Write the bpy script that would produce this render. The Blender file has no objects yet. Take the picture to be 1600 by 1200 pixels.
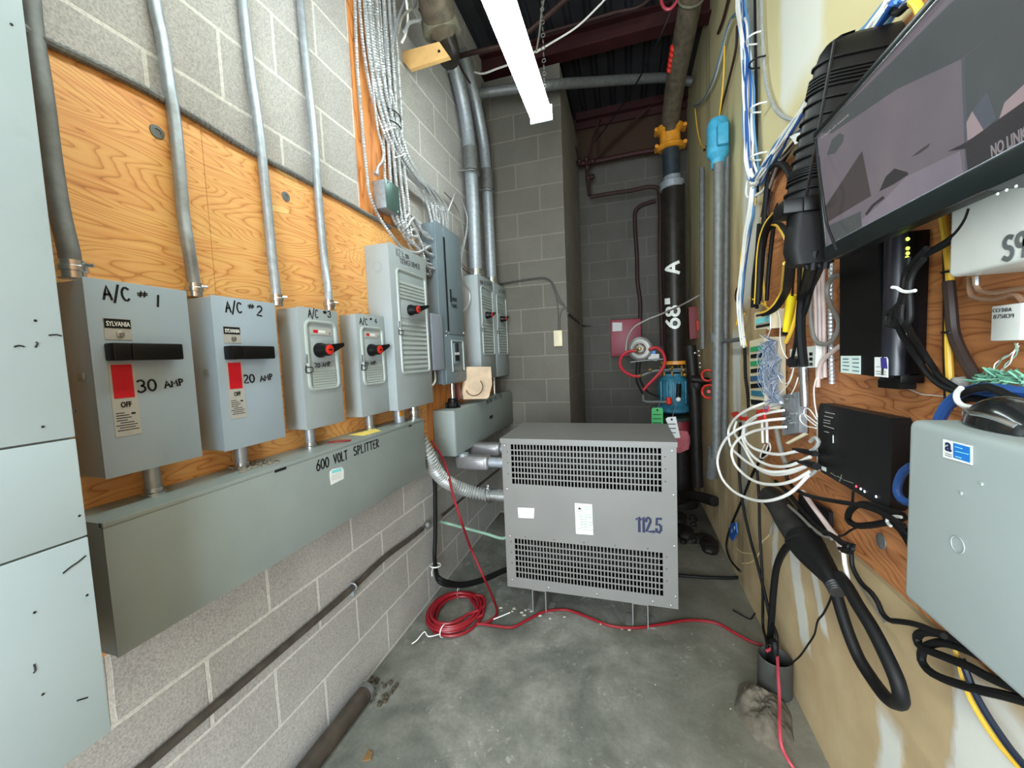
import bpy, bmesh, math, random
from mathutils import Vector, Matrix, noise as mnoise
random.seed(7)
SC = bpy.context.scene
COL = SC.collection
PI = math.pi

# ------------------------------------------------------------------ camera
cam_data = bpy.data.cameras.new('camera')
cam_data.sensor_width = 36.0
cam_data.lens = 605.0 / 1600.0 * 36.0
cam_data.clip_start = 0.02
cam = bpy.data.objects.new('camera', cam_data)
COL.objects.link(cam)
CR, CU, CF = ((0.957837, 0.284276, -0.041661), (0.019914, 0.078966, 0.996678), (-0.286622, 0.955485, -0.069975))
cam.matrix_world = Matrix(((CR[0], CU[0], -CF[0], 0.0), (CR[1], CU[1], -CF[1], 0.0), (CR[2], CU[2], -CF[2], 1.43), (0, 0, 0, 1)))
SC.camera = cam

# ------------------------------------------------------------------ light
world = bpy.data.worlds.new('world')
SC.world = world
world.use_nodes = True
bg = world.node_tree.nodes['Background']
bg.inputs['Color'].default_value = (0.80, 0.93, 1.0, 1)
bg.inputs['Strength'].default_value = 1.0

def area(name, loc, target, sx, sy, power, color):
    d = bpy.data.lights.new(name, 'AREA')
    d.shape = 'RECTANGLE'; d.size = sx; d.size_y = sy; d.energy = power; d.color = color
    o = bpy.data.objects.new(name, d); COL.objects.link(o)
    o.location = loc
    o.rotation_euler = (Vector(target) - Vector(loc)).to_track_quat('-Z', 'Y').to_euler()
    return o
# daylight falling in through the open doorway behind the camera
area('doorway_daylight', (-0.25, -1.75, 1.5), (-0.3, 2.0, 1.2), 1.5, 2.1, 105, (0.85, 0.94, 1.0))

SC.view_settings.view_transform = 'Standard'
SC.view_settings.look = 'None'
SC.view_settings.gamma = 1.0
SC.view_settings.use_curve_mapping = False
SC.view_settings.exposure = 1.0
SC.cycles.max_bounces = 8
SC.cycles.diffuse_bounces = 5

# ------------------------------------------------------------------ materials
def lin(r, g, b):
    return tuple((c / 255 / 12.92) if c / 255 <= 0.04045 else ((c / 255 + 0.055) / 1.055) ** 2.4 for c in (r, g, b)) + (1.0,)

MATS = {}
def new_mat(name):
    m = bpy.data.materials.new(name); m.use_nodes = True
    return m, m.node_tree.nodes, m.node_tree.links, m.node_tree.nodes['Principled BSDF']

def mix_rgb(n, l, fac, a, b, mode='MIX'):
    x = n.new('ShaderNodeMix'); x.data_type = 'RGBA'; x.blend_type = mode
    for sock, v in ((0, fac), (6, a), (7, b)):
        if hasattr(v, 'is_linked'): l.new(v, x.inputs[sock])
        elif sock == 0: x.inputs[0].default_value = v
        else: x.inputs[sock].default_value = v
    return x.outputs[2]

def math_node(n, l, op, a, b=0.0, clamp=False):
    x = n.new('ShaderNodeMath'); x.operation = op; x.use_clamp = clamp
    for i, v in enumerate((a, b)):
        if hasattr(v, 'is_linked'): l.new(v, x.inputs[i])
        else: x.inputs[i].default_value = v
    return x.outputs[0]

def noise(n, l, vec, scale, detail=3, rough=0.55, dist=0.0):
    x = n.new('ShaderNodeTexNoise')
    x.inputs['Scale'].default_value = scale; x.inputs['Detail'].default_value = detail
    x.inputs['Roughness'].default_value = rough; x.inputs['Distortion'].default_value = dist
    if vec is not None: l.new(vec, x.inputs['Vector'])
    return x.outputs['Fac']

def ramp(n, l, fac, stops):
    x = n.new('ShaderNodeValToRGB'); l.new(fac, x.inputs['Fac'])
    e = x.color_ramp.elements
    while len(e) < len(stops): e.new(0.5)
    for i, (p, c) in enumerate(stops):
        e[i].position = p; e[i].color = c if len(c) == 4 else (*c, 1)
    return x.outputs['Color']

def scale_vec(n, l, vec, s):
    x = n.new('ShaderNodeMapping'); x.inputs['Scale'].default_value = s
    l.new(vec, x.inputs['Vector']); return x.outputs['Vector']

def bump(n, l, bsdf, h, strength, dist=0.01):
    x = n.new('ShaderNodeBump'); x.inputs['Strength'].default_value = strength; x.inputs['Distance'].default_value = dist
    l.new(h, x.inputs['Height']); l.new(x.outputs['Normal'], bsdf.inputs['Normal'])

def geo_pos(n): return n.new('ShaderNodeNewGeometry').outputs['Position']

def mat(name, rgb, rough=0.5, metal=0.0, var=0.08, scale=14.0, spots=0.0, bmp=0.0, bscale=80, coat=0.0):
    if name in MATS: return MATS[name]
    m, n, l, b = new_mat(name)
    base = lin(*rgb)
    co = n.new('ShaderNodeTexCoord').outputs['Object']
    f = noise(n, l, co, scale, 4)
    dark = tuple(c * (1 - var) for c in base[:3]) + (1,); light = tuple(min(1, c * (1 + var)) for c in base[:3]) + (1,)
    c = ramp(n, l, f, [(0.3, dark), (0.7, light)])
    if spots:
        s = noise(n, l, co, scale * 2.4, 6, 0.7)
        s2 = ramp(n, l, s, [(0.60, (0, 0, 0)), (0.74, (1, 1, 1))])
        c = mix_rgb(n, l, math_node(n, l, 'MULTIPLY', s2, spots), c, tuple(x * 0.35 for x in base[:3]) + (1,))
    l.new(c, b.inputs['Base Color'])
    r = math_node(n, l, 'ADD', math_node(n, l, 'MULTIPLY', f, 0.16), rough - 0.08)
    l.new(r, b.inputs['Roughness'])
    b.inputs['Metallic'].default_value = metal
    if max(rgb) < 40: b.inputs['Specular IOR Level'].default_value = 0.28
    if coat: b.inputs['Coat Weight'].default_value = coat
    if bmp: bump(n, l, b, noise(n, l, co, bscale, 3), bmp, 0.004)
    MATS[name] = m
    return m

def emit(name, rgb, strength):
    m, n, l, b = new_mat(name)
    b.inputs['Base Color'].default_value = lin(*rgb)
    b.inputs['Emission Color'].default_value = lin(*rgb)
    b.inputs['Emission Strength'].default_value = strength
    MATS[name] = m
    return m

def block_mat(name, axis, shift, c1, c2, mortar, stain=None):
    """Concrete block in running bond; axis = world axis along the wall."""
    m, n, l, b = new_mat(name)
    pos = geo_pos(n)
    sp = n.new('ShaderNodeSeparateXYZ'); l.new(pos, sp.inputs[0])
    cb = n.new('ShaderNodeCombineXYZ')
    wob = noise(n, l, pos, 9.0, 2)
    w = math_node(n, l, 'MULTIPLY', math_node(n, l, 'SUBTRACT', wob, 0.5), 0.006)
    l.new(math_node(n, l, 'ADD', math_node(n, l, 'SUBTRACT', sp.outputs[axis], shift), w), cb.inputs[0])
    l.new(math_node(n, l, 'ADD', math_node(n, l, 'SUBTRACT', sp.outputs[2], 0.007), w), cb.inputs[1])
    br = n.new('ShaderNodeTexBrick')
    l.new(cb.outputs[0], br.inputs['Vector'])
    br.inputs['Scale'].default_value = 1.0; br.inputs['Brick Width'].default_value = 0.4064
    br.inputs['Row Height'].default_value = 0.2032; br.inputs['Mortar Size'].default_value = 0.0065
    br.inputs['Mortar Smooth'].default_value = 0.25; br.inputs['Bias'].default_value = 0.0
    br.inputs['Color1'].default_value = lin(*c1); br.inputs['Color2'].default_value = lin(*c2)
    br.inputs['Mortar'].default_value = lin(*mortar)
    fine = noise(n, l, pos, 170, 3, 0.7)
    mid = noise(n, l, pos, 3.2, 4)
    c = mix_rgb(n, l, 0.55, br.outputs['Color'], ramp(n, l, fine, [(0.33, (0.3, 0.3, 0.3)), (0.5, (0.52, 0.52, 0.52)), (0.68, (0.74, 0.74, 0.74))]), 'OVERLAY')
    c = mix_rgb(n, l, 0.45, c, ramp(n, l, mid, [(0.3, (0.40, 0.39, 0.38)), (0.7, (0.60, 0.60, 0.59))]), 'OVERLAY')
    if stain:
        z0, z1, col = stain
        f = math_node(n, l, 'DIVIDE', math_node(n, l, 'SUBTRACT', math_node(n, l, 'ADD', sp.outputs[2], math_node(n, l, 'MULTIPLY', mid, 0.25)), z0), z1 - z0, True)
        c = mix_rgb(n, l, f, c, lin(*col))
    l.new(c, b.inputs['Base Color'])
    b.inputs['Roughness'].default_value = 0.92; b.inputs['Specular IOR Level'].default_value = 0.2
    h = math_node(n, l, 'ADD', math_node(n, l, 'MULTIPLY', fine, 0.35), math_node(n, l, 'MULTIPLY', br.outputs['Fac'], -0.5))
    bump(n, l, b, h, 0.55, 0.006)
    return m

def ply_mat(name, light, mid, dark, along=1, freq=24.0, seed=0.0):
    """Rotary cut fir plywood: contour-like grain stretched along one world axis."""
    m, n, l, b = new_mat(name)
    pos = geo_pos(n)
    mp = n.new('ShaderNodeMapping'); l.new(pos, mp.inputs['Vector'])
    s = [10.0, 10.0, 10.0]; s[along] = 1.9
    mp.inputs['Scale'].default_value = s; mp.inputs['Location'].default_value = (seed, seed * 1.7, seed * 0.6)
    f = noise(n, l, mp.outputs[0], 0.55, 3.0, 0.5, 0.35)
    rings = math_node(n, l, 'FRACT', math_node(n, l, 'MULTIPLY', f, freq))
    g = ramp(n, l, rings, [(0.0, lin(*dark)), (0.16, lin(*mid)), (0.45, lin(*light)), (0.82, lin(*light)), (1.0, lin(*mid))])
    s2 = [90.0, 90.0, 90.0]; s2[along] = 3.0
    fib = noise(n, l, scale_vec(n, l, pos, s2), 1.0, 3)
    c = mix_rgb(n, l, 0.45, g, ramp(n, l, fib, [(0.3, (0.33, 0.33, 0.33)), (0.7, (0.66, 0.66, 0.66))]), 'OVERLAY')
    blot = noise(n, l, pos, 2.3, 3)
    c = mix_rgb(n, l, 0.35, c, ramp(n, l, blot, [(0.35, (0.36, 0.34, 0.32)), (0.65, (0.6, 0.6, 0.6))]), 'OVERLAY')
    l.new(c, b.inputs['Base Color'])
    b.inputs['Roughness'].default_value = 0.55
    bump(n, l, b, fib, 0.15, 0.002)
    return m

def strip_mask(n, l, y, z, yc, hw, z0, z1, soft, lean=0.0):
    yy = math_node(n, l, 'SUBTRACT', y, yc)
    if lean: yy = math_node(n, l, 'SUBTRACT', yy, math_node(n, l, 'MULTIPLY', math_node(n, l, 'SUBTRACT', z, (z0 + z1) / 2), lean))
    a = math_node(n, l, 'DIVIDE', math_node(n, l, 'SUBTRACT', hw, math_node(n, l, 'ABSOLUTE', yy)), soft, True)
    zz = math_node(n, l, 'ABSOLUTE', math_node(n, l, 'SUBTRACT', z, (z0 + z1) / 2))
    c = math_node(n, l, 'DIVIDE', math_node(n, l, 'SUBTRACT', (z1 - z0) / 2, zz), soft * 2, True)
    return math_node(n, l, 'MULTIPLY', a, c)

# ------------------------------------------------------------------ mesh builder
class B:
    def __init__(self): self.bm = bmesh.new()
    def box(self, x0, x1, y0, y1, z0, z1, bev=0.0, seg=2):
        return self.obox(((x0 + x1) / 2, (y0 + y1) / 2, (z0 + z1) / 2), (1, 0, 0), (0, 1, 0), (0, 0, 1), abs(x1 - x0), abs(y1 - y0), abs(z1 - z0), bev, seg)
    def obox(self, c, U, V, N, su, sv, sn, bev=0.0, seg=2):
        c, U, V, N = Vector(c), Vector(U), Vector(V), Vector(N)
        bm = self.bm
        vs = [bm.verts.new(c + U * (su * i) + V * (sv * j) + N * (sn * k)) for i in (-.5, .5) for j in (-.5, .5) for k in (-.5, .5)]
        fs = [bm.faces.new([vs[a] for a in q]) for q in ((0, 1, 3, 2), (4, 6, 7, 5), (0, 4, 5, 1), (2, 3, 7, 6), (0, 2, 6, 4), (1, 5, 7, 3))]
        bmesh.ops.recalc_face_normals(bm, faces=fs)
        if bev > 0:
            es = list({e for f in fs for e in f.edges})
            bmesh.ops.bevel(bm, geom=es, offset=bev, segments=seg, affect='EDGES', profile=0.5)
        return self
    def loft(self, rings, cap=True):
        bm = self.bm
        R = [[bm.verts.new(p) for p in r] for r in rings]
        k = len(R[0]); fs = []
        for a, b in zip(R, R[1:]):
            for i in range(k):
                fs.append(bm.faces.new((a[i], a[(i + 1) % k], b[(i + 1) % k], b[i])))
        if cap:
            fs.append(bm.faces.new(R[0][::-1])); fs.append(bm.faces.new(R[-1]))
        bmesh.ops.recalc_face_normals(bm, faces=fs)
        return self
    def lathe(self, o, axis, prof, seg=20, cap=True):
        o = Vector(o); a = Vector(axis).normalized()
        t = Vector((0, 0, 1)) if abs(a.z) < 0.9 else Vector((1, 0, 0))
        u = a.cross(t).normalized(); v = a.cross(u)
        rings = [[o + a * h + (u * math.cos(2 * PI * i / seg) + v * math.sin(2 * PI * i / seg)) * max(r, 1e-4) for i in range(seg)] for r, h in prof]
        return self.loft(rings, cap)
    def cyl(self, p0, p1, r0, r1=None, seg=16):
        p0, p1 = Vector(p0), Vector(p1); d = (p1 - p0).length
        return self.lathe(p0, p1 - p0, [(r0, 0), (r0 if r1 is None else r1, d)], seg)
    def tube(self, pts, r, seg=8, step=0.012, rib=None, smooth=True, squash=None):
        P = sample(pts, step) if smooth else [Vector(p) for p in pts]
        n = len(P)
        T = [(P[min(i + 1, n - 1)] - P[max(i - 1, 0)]).normalized() for i in range(n)]
        t = Vector((0, 0, 1)) if abs(T[0].z) < 0.9 else Vector((1, 0, 0))
        u = (t - T[0] * t.dot(T[0])).normalized()
        rings = []; L = 0.0
        for i in range(n):
            if i: L += (P[i] - P[i - 1]).length
            u = (u - T[i] * u.dot(T[i])).normalized(); v = T[i].cross(u)
            rr = r(i / (n - 1)) if callable(r) else r
            if rib: rr *= 1 + rib[1] * math.cos(2 * PI * L / rib[0])
            rings.append([P[i] + (u * math.cos(2 * PI * k / seg) + v * math.sin(2 * PI * k / seg)) * rr for k in range(seg)])
        return self.loft(rings)
    def sphere(self, c, r, seg=14, sz=1.0):
        c = Vector(c); k = 9
        return self.lathe(c - Vector((0, 0, r * sz)), (0, 0, 1), [(r * math.sin(PI * i / k), r * sz * (1 - math.cos(PI * i / k))) for i in range(k + 1)], seg)
    def prism(self, poly, ext):
        e = Vector(ext)
        return self.loft([[Vector(p) for p in poly], [Vector(p) + e for p in poly]])
    def torus(self, c, axis, R, r, seg=24, ss=8, a0=0.0, a1=2 * PI):
        c = Vector(c); a = Vector(axis).normalized()
        t = Vector((0, 0, 1)) if abs(a.z) < 0.9 else Vector((1, 0, 0))
        u = a.cross(t).normalized(); v = a.cross(u)
        full = abs(a1 - a0 - 2 * PI) < 1e-6
        pts = [c + (u * math.cos(a0 + (a1 - a0) * i / seg) + v * math.sin(a0 + (a1 - a0) * i / seg)) * R for i in range(seg + 1)]
        return self.tube(pts, r, ss, smooth=False)

def sample(pts, step):
    """Centripetal-like smooth curve through the points, sampled about every step metres."""
    P = [Vector(p) for p in pts]
    if len(P) == 2:
        k = max(2, int((P[1] - P[0]).length / step)); return [P[0].lerp(P[1], i / k) for i in range(k + 1)]
    out = []
    Q = [P[0] * 2 - P[1]] + P + [P[-1] * 2 - P[-2]]
    for i in range(1, len(Q) - 2):
        p0, p1, p2, p3 = Q[i - 1:i + 3]
        d1 = max((p1 - p0).length, 1e-5) ** .5; d2 = max((p2 - p1).length, 1e-5) ** .5; d3 = max((p3 - p2).length, 1e-5) ** .5
        m1 = (p1 - p0) / d1 - (p2 - p0) / (d1 + d2) + (p2 - p1) / d2
        m2 = (p2 - p1) / d2 - (p3 - p1) / (d2 + d3) + (p3 - p2) / d3
        m1 *= d2; m2 *= d2
        k = max(2, int((p2 - p1).length / step))
        for j in range(k):
            s = j / k
            out.append(p1 * (2 * s ** 3 - 3 * s ** 2 + 1) + m1 * (s ** 3 - 2 * s ** 2 + s) + p2 * (-2 * s ** 3 + 3 * s ** 2) + m2 * (s ** 3 - s ** 2))
    out.append(P[-1])
    return out

def finish(b, name, m, parent=None, smooth=35, center=True):
    """Link the builder as ONE mesh object, its origin at the base (or at its parent's frame)."""
    me = bpy.data.meshes.new(name)
    bm = b.bm
    if parent is not None: off = parent.matrix_world.translation.copy() if parent.parent is None else WORLDLOC[parent.name]
    elif center and bm.verts:
        xs = [v.co.x for v in bm.verts]; ys = [v.co.y for v in bm.verts]; zs = [v.co.z for v in bm.verts]
        off = Vector(((min(xs) + max(xs)) / 2, (min(ys) + max(ys)) / 2, min(zs)))
    else: off = Vector((0, 0, 0))
    for v in bm.verts: v.co -= off
    bm.to_mesh(me); bm.free()
    if isinstance(m, str): m = MATS[m]
    me.materials.append(m)
    me.polygons.foreach_set('use_smooth', [True] * len(me.polygons))
    me.set_sharp_from_angle(angle=math.radians(smooth))
    o = bpy.data.objects.new(name, me); COL.objects.link(o)
    if parent is not None:
        o.parent = parent
        WORLDLOC[o.name] = off.copy()
    else:
        o.location = off
        WORLDLOC[o.name] = off.copy()
        bpy.context.view_layer.update()
    return o
WORLDLOC = {}

def tag(o, label, cat, group=None, kind=None):
    o['label'] = label; o['category'] = cat
    if group: o['group'] = group
    if kind: o['kind'] = kind
    return o
def struct(b, name, m, smooth=35):
    o = finish(b, name, m, None, smooth, center=False); o['kind'] = 'structure'; return o
def thing(name, loc, label, cat, group=None):
    o = bpy.data.objects.new(name, None); COL.objects.link(o)
    o.empty_display_size = 0.05; o.location = loc
    WORLDLOC[o.name] = Vector(loc)
    bpy.context.view_layer.update()
    return tag(o, label, cat, group)
def single(b, name, m, label, cat, group=None, smooth=35, kind=None):
    return tag(finish(b, name, m, None, smooth), label, cat, group, kind)

# ------------------------------------------------------------------ marker lettering (strokes) and printed lettering
def arc(cx, cy, rx, ry, a0, a1, k=9):
    return [(cx + rx * math.cos(math.radians(a0 + (a1 - a0) * i / k)), cy + ry * math.sin(math.radians(a0 + (a1 - a0) * i / k))) for i in range(k + 1)]
GL = {
 'A': (.62, [[(0, 0), (.30, 1), (.60, 0)], [(.12, .36), (.50, .36)]]),
 '/': (.45, [[(0, -.18), (.42, 1.12)]]),
 'C': (.6, [arc(.34, .5, .32, .5, 50, 310)]),
 '#': (.55, [[(.12, .05), (.20, .75)], [(.34, .05), (.42, .75)], [(0, .26), (.52, .30)], [(0, .50), (.54, .54)]]),
 '1': (.2, [[(.1, 0), (.1, 1)]]),
 '2': (.55, [arc(.26, .74, .24, .26, 160, -30) + [(0, 0), (.52, .02)]]),
 '3': (.55, [arc(.22, .76, .25, .24, 140, -85) + arc(.22, .26, .29, .27, 85, -145)]),
 '4': (.58, [[(.38, 0), (.38, 1), (0, .35), (.56, .35)]]),
 '5': (.55, [[(.46, 1), (.08, 1), (.04, .56)] + arc(.22, .32, .28, .30, 110, -140)]),
 '6': (.55, [[(.42, .98), (.14, .62)] + arc(.26, .29, .25, .29, 150, -210, 14)]),
 '7': (.5, [[(0, 1), (.46, 1), (.16, 0)]]),
 '8': (.52, [arc(.25, .75, .21, .24, 270, -90, 14), arc(.25, .26, .25, .26, 90, 450, 14)]),
 '9': (.52, [arc(.24, .72, .22, .26, 0, 360, 14) + [(.42, 0)]]),
 '0': (.58, [arc(.28, .5, .27, .48, 0, 360, 16)]),
 'M': (.7, [[(0, 0), (.08, .95), (.34, .35), (.58, .95), (.66, 0)]]),
 'P': (.52, [[(.06, 0), (.06, 1)], [(.06, .98)] + arc(.2, .73, .26, .25, 90, -90) + [(.06, .48)]]),
 'V': (.58, [[(0, 1), (.26, 0), (.54, 1)]]),
 'O': (.58, [arc(.28, .5, .27, .48, 0, 360, 16)]),
 'L': (.48, [[(.04, 1), (.04, 0), (.42, .02)]]),
 'T': (.55, [[(0, .98), (.52, 1)], [(.26, 1), (.26, 0)]]),
 'S': (.52, [arc(.26, .76, .23, .23, 50, 265) + arc(.24, .26, .25, .26, 85, -140)]),
 'I': (.2, [[(.1, 0), (.1, 1)]]),
 'E': (.48, [[(.44, 1), (.04, 1), (.04, 0), (.44, 0)], [(.04, .52), (.36, .52)]]),
 'R': (.55, [[(.06, 0), (.06, 1)], [(.06, .98)] + arc(.2, .75, .26, .23, 90, -90) + [(.06, .5), (.5, 0)]]),
 'K': (.52, [[(.05, 0), (.05, 1)], [(.46, 1), (.07, .45), (.48, 0)]]),
 'N': (.58, [[(.03, 0), (.05, 1), (.5, 0), (.52, 1)]]),
 'F': (.48, [[(.04, 0), (.04, 1), (.44, 1)], [(.04, .52), (.34, .52)]]),
 'D': (.56, [[(.06, 0), (.06, 1)] + arc(.12, .5, .38, .5, 90, -90) + [(.06, 0)]]),
 'B': (.52, [[(.06, 0), (.06, 1)] + arc(.16, .76, .26, .24, 90, -90) + arc(.16, .26, .30, .26, 90, -90) + [(.06, 0)]]),
 '"': (.4, [[(.1, 1.05), (.08, .72)], [(.28, 1.05), (.26, .72)]]),
 'W': (.75, [[(0, 1), (.18, 0), (.36, .8), (.54, 0), (.72, 1)]]),
 'H': (.56, [[(.04, 0), (.04, 1)], [(.5, 0), (.5, 1)], [(.04, .5), (.5, .5)]]),
 'U': (.56, [[(.04, 1), (.04, .3)] + arc(.27, .28, .23, .28, 180, 360) + [(.5, 1)]]),
 'X': (.52, [[(0, 0), (.5, 1)], [(0, 1), (.5, 0)]]),
 'G': (.6, [arc(.34, .5, .32, .5, 50, 330) + [(.62, .45), (.4, .45)]]),
 ' ': (.42, []),
}
def stroke_ribbons(b, strokes, w, fmap, thick=0.0006, ds=9.0):
    """flat pen strokes; fmap(u, v) -> (point, normal)"""
    bm = b.bm
    for st in strokes:
        if len(st) < 2: continue
        pts = []
        for a, c in zip(st, st[1:]):
            k = max(1, int(math.hypot(c[0] - a[0], c[1] - a[1]) / min(w * 2.5, ds)))
            pts += [(a[0] + (c[0] - a[0]) * i / k, a[1] + (c[1] - a[1]) * i / k) for i in range(k)]
        pts.append(st[-1])
        a, c = pts[0], pts[1]; d = math.hypot(c[0] - a[0], c[1] - a[1]) or 1
        pts[0] = (a[0] - (c[0] - a[0]) / d * w * .4, a[1] - (c[1] - a[1]) / d * w * .4)
        a, c = pts[-2], pts[-1]; d = math.hypot(c[0] - a[0], c[1] - a[1]) or 1
        pts[-1] = (c[0] + (c[0] - a[0]) / d * w * .4, c[1] + (c[1] - a[1]) / d * w * .4)
        rings = []
        for i, p in enumerate(pts):
            q0 = pts[max(i - 1, 0)]; q1 = pts[min(i + 1, len(pts) - 1)]
            tx, ty = q1[0] - q0[0], q1[1] - q0[1]; L = math.hypot(tx, ty) or 1
            nx, ny = -ty / L * w / 2, tx / L * w / 2
            f0, N = fmap(p[0] + nx, p[1] + ny); f1, _ = fmap(p[0] - nx, p[1] - ny)
            f0, f1, N = Vector(f0), Vector(f1), Vector(N)
            rings.append([f0, f1, f1 + N * thick, f0 + N * thick])
        b.loft(rings)
def text_strokes(txt, gap=0.17):
    u = 0; out = []
    for ch in txt:
        w, st = GL[ch]
        out += [[(u + p[0], p[1] + random.uniform(-.012, .012)) for p in s] for s in st]
        u += w + gap
    return out, u - gap
def plane_map(o, U, V, N, lift=0.0):
    o, U, V, N = Vector(o), Vector(U), Vector(V), Vector(N)
    return lambda a, c: (o + U * a + V * c + N * lift, N)
def hand(parent, txt, o, e, h, N, m='marker', w=0.0035, name='handwriting'):
    """handwriting from point o to point e (baseline ends), letter height h, on a surface with normal N"""
    o, e, N = Vector(o), Vector(e), Vector(N).normalized()
    U = (e - o).normalized(); V = N.cross(U)
    if V.z < 0: V = -V
    st, wid = text_strokes(txt)
    k = (e - o).length / wid
    b = B()
    stroke_ribbons(b, [[(p[0] * k, p[1] * h) for p in s] for s in st], w, plane_map(o, U, V, N, 0.0003))
    return finish(b, name, m, parent)
def printed(parent, txt, o, U, V, size, m, name='lettering', bold=0.0, width=None, lift=0.0004, align='LEFT', skew=0.0):
    """printed lettering from the built-in font, meshed; o = baseline start"""
    cu = bpy.data.curves.new('txt', 'FONT'); cu.body = txt; cu.size = 1.0; cu.extrude = 0.0; cu.offset = bold; cu.align_x = align; cu.shear = skew
    cu.resolution_u = 3
    t = bpy.data.objects.new('txt', cu); COL.objects.link(t)
    dg = bpy.context.evaluated_depsgraph_get(); dg.update()
    me = t.evaluated_get(dg).to_mesh()
    vs = [v.co.copy() for v in me.vertices]; fs = [tuple(p.vertices) for p in me.polygons]
    t.evaluated_get(dg).to_mesh_clear()
    bpy.data.objects.remove(t); bpy.data.curves.remove(cu)
    o, U, V = Vector(o), Vector(U).normalized(), Vector(V).normalized(); N = U.cross(V)
    wid = max(v.x for v in vs) - min(v.x for v in vs)
    sx = size if width is None else width / wid
    b = B()
    nv = [b.bm.verts.new(o + U * (v.x * sx) + V * (v.y * size) + N * lift) for v in vs]
    for f in fs:
        try: b.bm.faces.new([nv[i] for i in f])
        except ValueError: pass
    fl = list(b.bm.faces)
    r = bmesh.ops.extrude_face_region(b.bm, geom=fl)
    bmesh.ops.translate(b.bm, vec=N * 0.0006, verts=[g for g in r['geom'] if isinstance(g, bmesh.types.BMVert)])
    bmesh.ops.recalc_face_normals(b.bm, faces=b.bm.faces)
    return finish(b, name, m, parent)

# shared materials
mat('marker', (22, 24, 28), .5, var=.0)
mat('panel_paint', (156, 172, 186), .42, var=.04, scale=7, spots=.06)
mat('panel_paint_warm', (150, 159, 162), .42, var=.04, scale=7, spots=.06)
mat('splitter_paint', (136, 146, 144), .40, var=.05, scale=6, spots=.10)
mat('dark_panel_paint', (112, 126, 134), .40, var=.04, scale=7)
mat('louver_paint', (160, 170, 168), .38, var=.03)
mat('black_plastic', (9, 9, 10), .45, var=.1)
mat('black_rubber', (13, 13, 14), .6, var=.2, scale=30)
mat('red_plastic', (200, 40, 28), .4, var=.08)
mat('red_label', (196, 14, 34), .45, var=.05)
mat('label_grey', (172, 172, 168), .4, var=.05)
mat('white_label', (225, 228, 226), .5, var=.03)
mat('galvanized', (160, 167, 174), .45, .5, var=.16, scale=45)
mat('galvanized_dull', (112, 114, 113), .55, .4, var=.2, scale=35)
mat('bright_steel', (200, 203, 204), .25, .95, var=.06)
mat('cable_alu', (182, 185, 188), .38, .45, var=.15, scale=60)
mat('white_cable', (228, 226, 220), .45, var=.05)
mat('pink_cable', (206, 186, 180), .5, var=.06)
mat('grey_cable', (128, 124, 116), .55, var=.1)
mat('blue_cable', (38, 82, 150), .45, var=.12)
mat('pale_blue_cable', (92, 138, 176), .45, var=.1)
mat('yellow_cable', (232, 186, 62), .45, var=.08)
mat('green_cable', (126, 160, 140), .5, var=.1)
mat('red_cable', (132, 18, 30), .42, var=.12)
mat('pink_red_cable', (178, 62, 76), .45, var=.12)
mat('red_paint', (128, 36, 48), .5, var=.12)
mat('dark_red_steel', (52, 12, 14), .6, var=.3, scale=10)
mat('rust_pipe', (52, 30, 26), .65, .2, var=.35, scale=18)
mat('black_pipe', (38, 33, 29), .38, .1, var=.3, scale=20, bmp=.2)
mat('dusty_pipe', (86, 76, 62), .65, .1, var=.4, scale=22, bmp=.4)
mat('orange_paint', (206, 136, 36), .45, var=.2, scale=20)
mat('blue_valve_paint', (44, 108, 130), .5, var=.3, scale=18)
mat('cyan_paint', (62, 150, 182), .5, var=.2, scale=24)
mat('brass', (176, 140, 80), .35, .8, var=.15)
mat('copper', (150, 96, 70), .4, .7, var=.15)
mat('green_tag', (58, 170, 92), .5, var=.05)
mat('tan_wood', (226, 180, 116), .6, var=.16, scale=9)
mat('cream_plastic', (214, 202, 170), .45, var=.04)
mat('zip_white', (225, 226, 222), .4, var=.03)
mat('white_paint', (226, 229, 222), .4, var=.04)
mat('grey_utility', (154, 163, 161), .5, var=.03, scale=5, spots=.04)
mat('blue_label', (26, 110, 190), .45, var=.03)
mat('teal_label', (128, 210, 214), .5, var=.05)
mat('green_label', (38, 150, 90), .5, var=.05)
mat('dark_blue_label', (44, 84, 120), .5, var=.1)
mat('screen_grey', (34, 34, 36), .2, var=.02)
mat('dark_core', (20, 17, 15), .7, var=.3)
mat('concrete_grey', (92, 84, 72), .9, var=.4, scale=24, spots=.4, bmp=.6, bscale=50)
mat('cardboard', (206, 182, 156), .8, var=.15, spots=.2)
mat('flex_grey', (158, 160, 158), .42, .35, var=.1)
MATS['yellow_led'] = emit('yellow_led', (205, 245, 60), 3.0)
MATS['red_led'] = emit('red_led', (255, 50, 60), 3.0)
MATS['white_led'] = emit('white_led', (220, 230, 255), 2.0)

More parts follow.
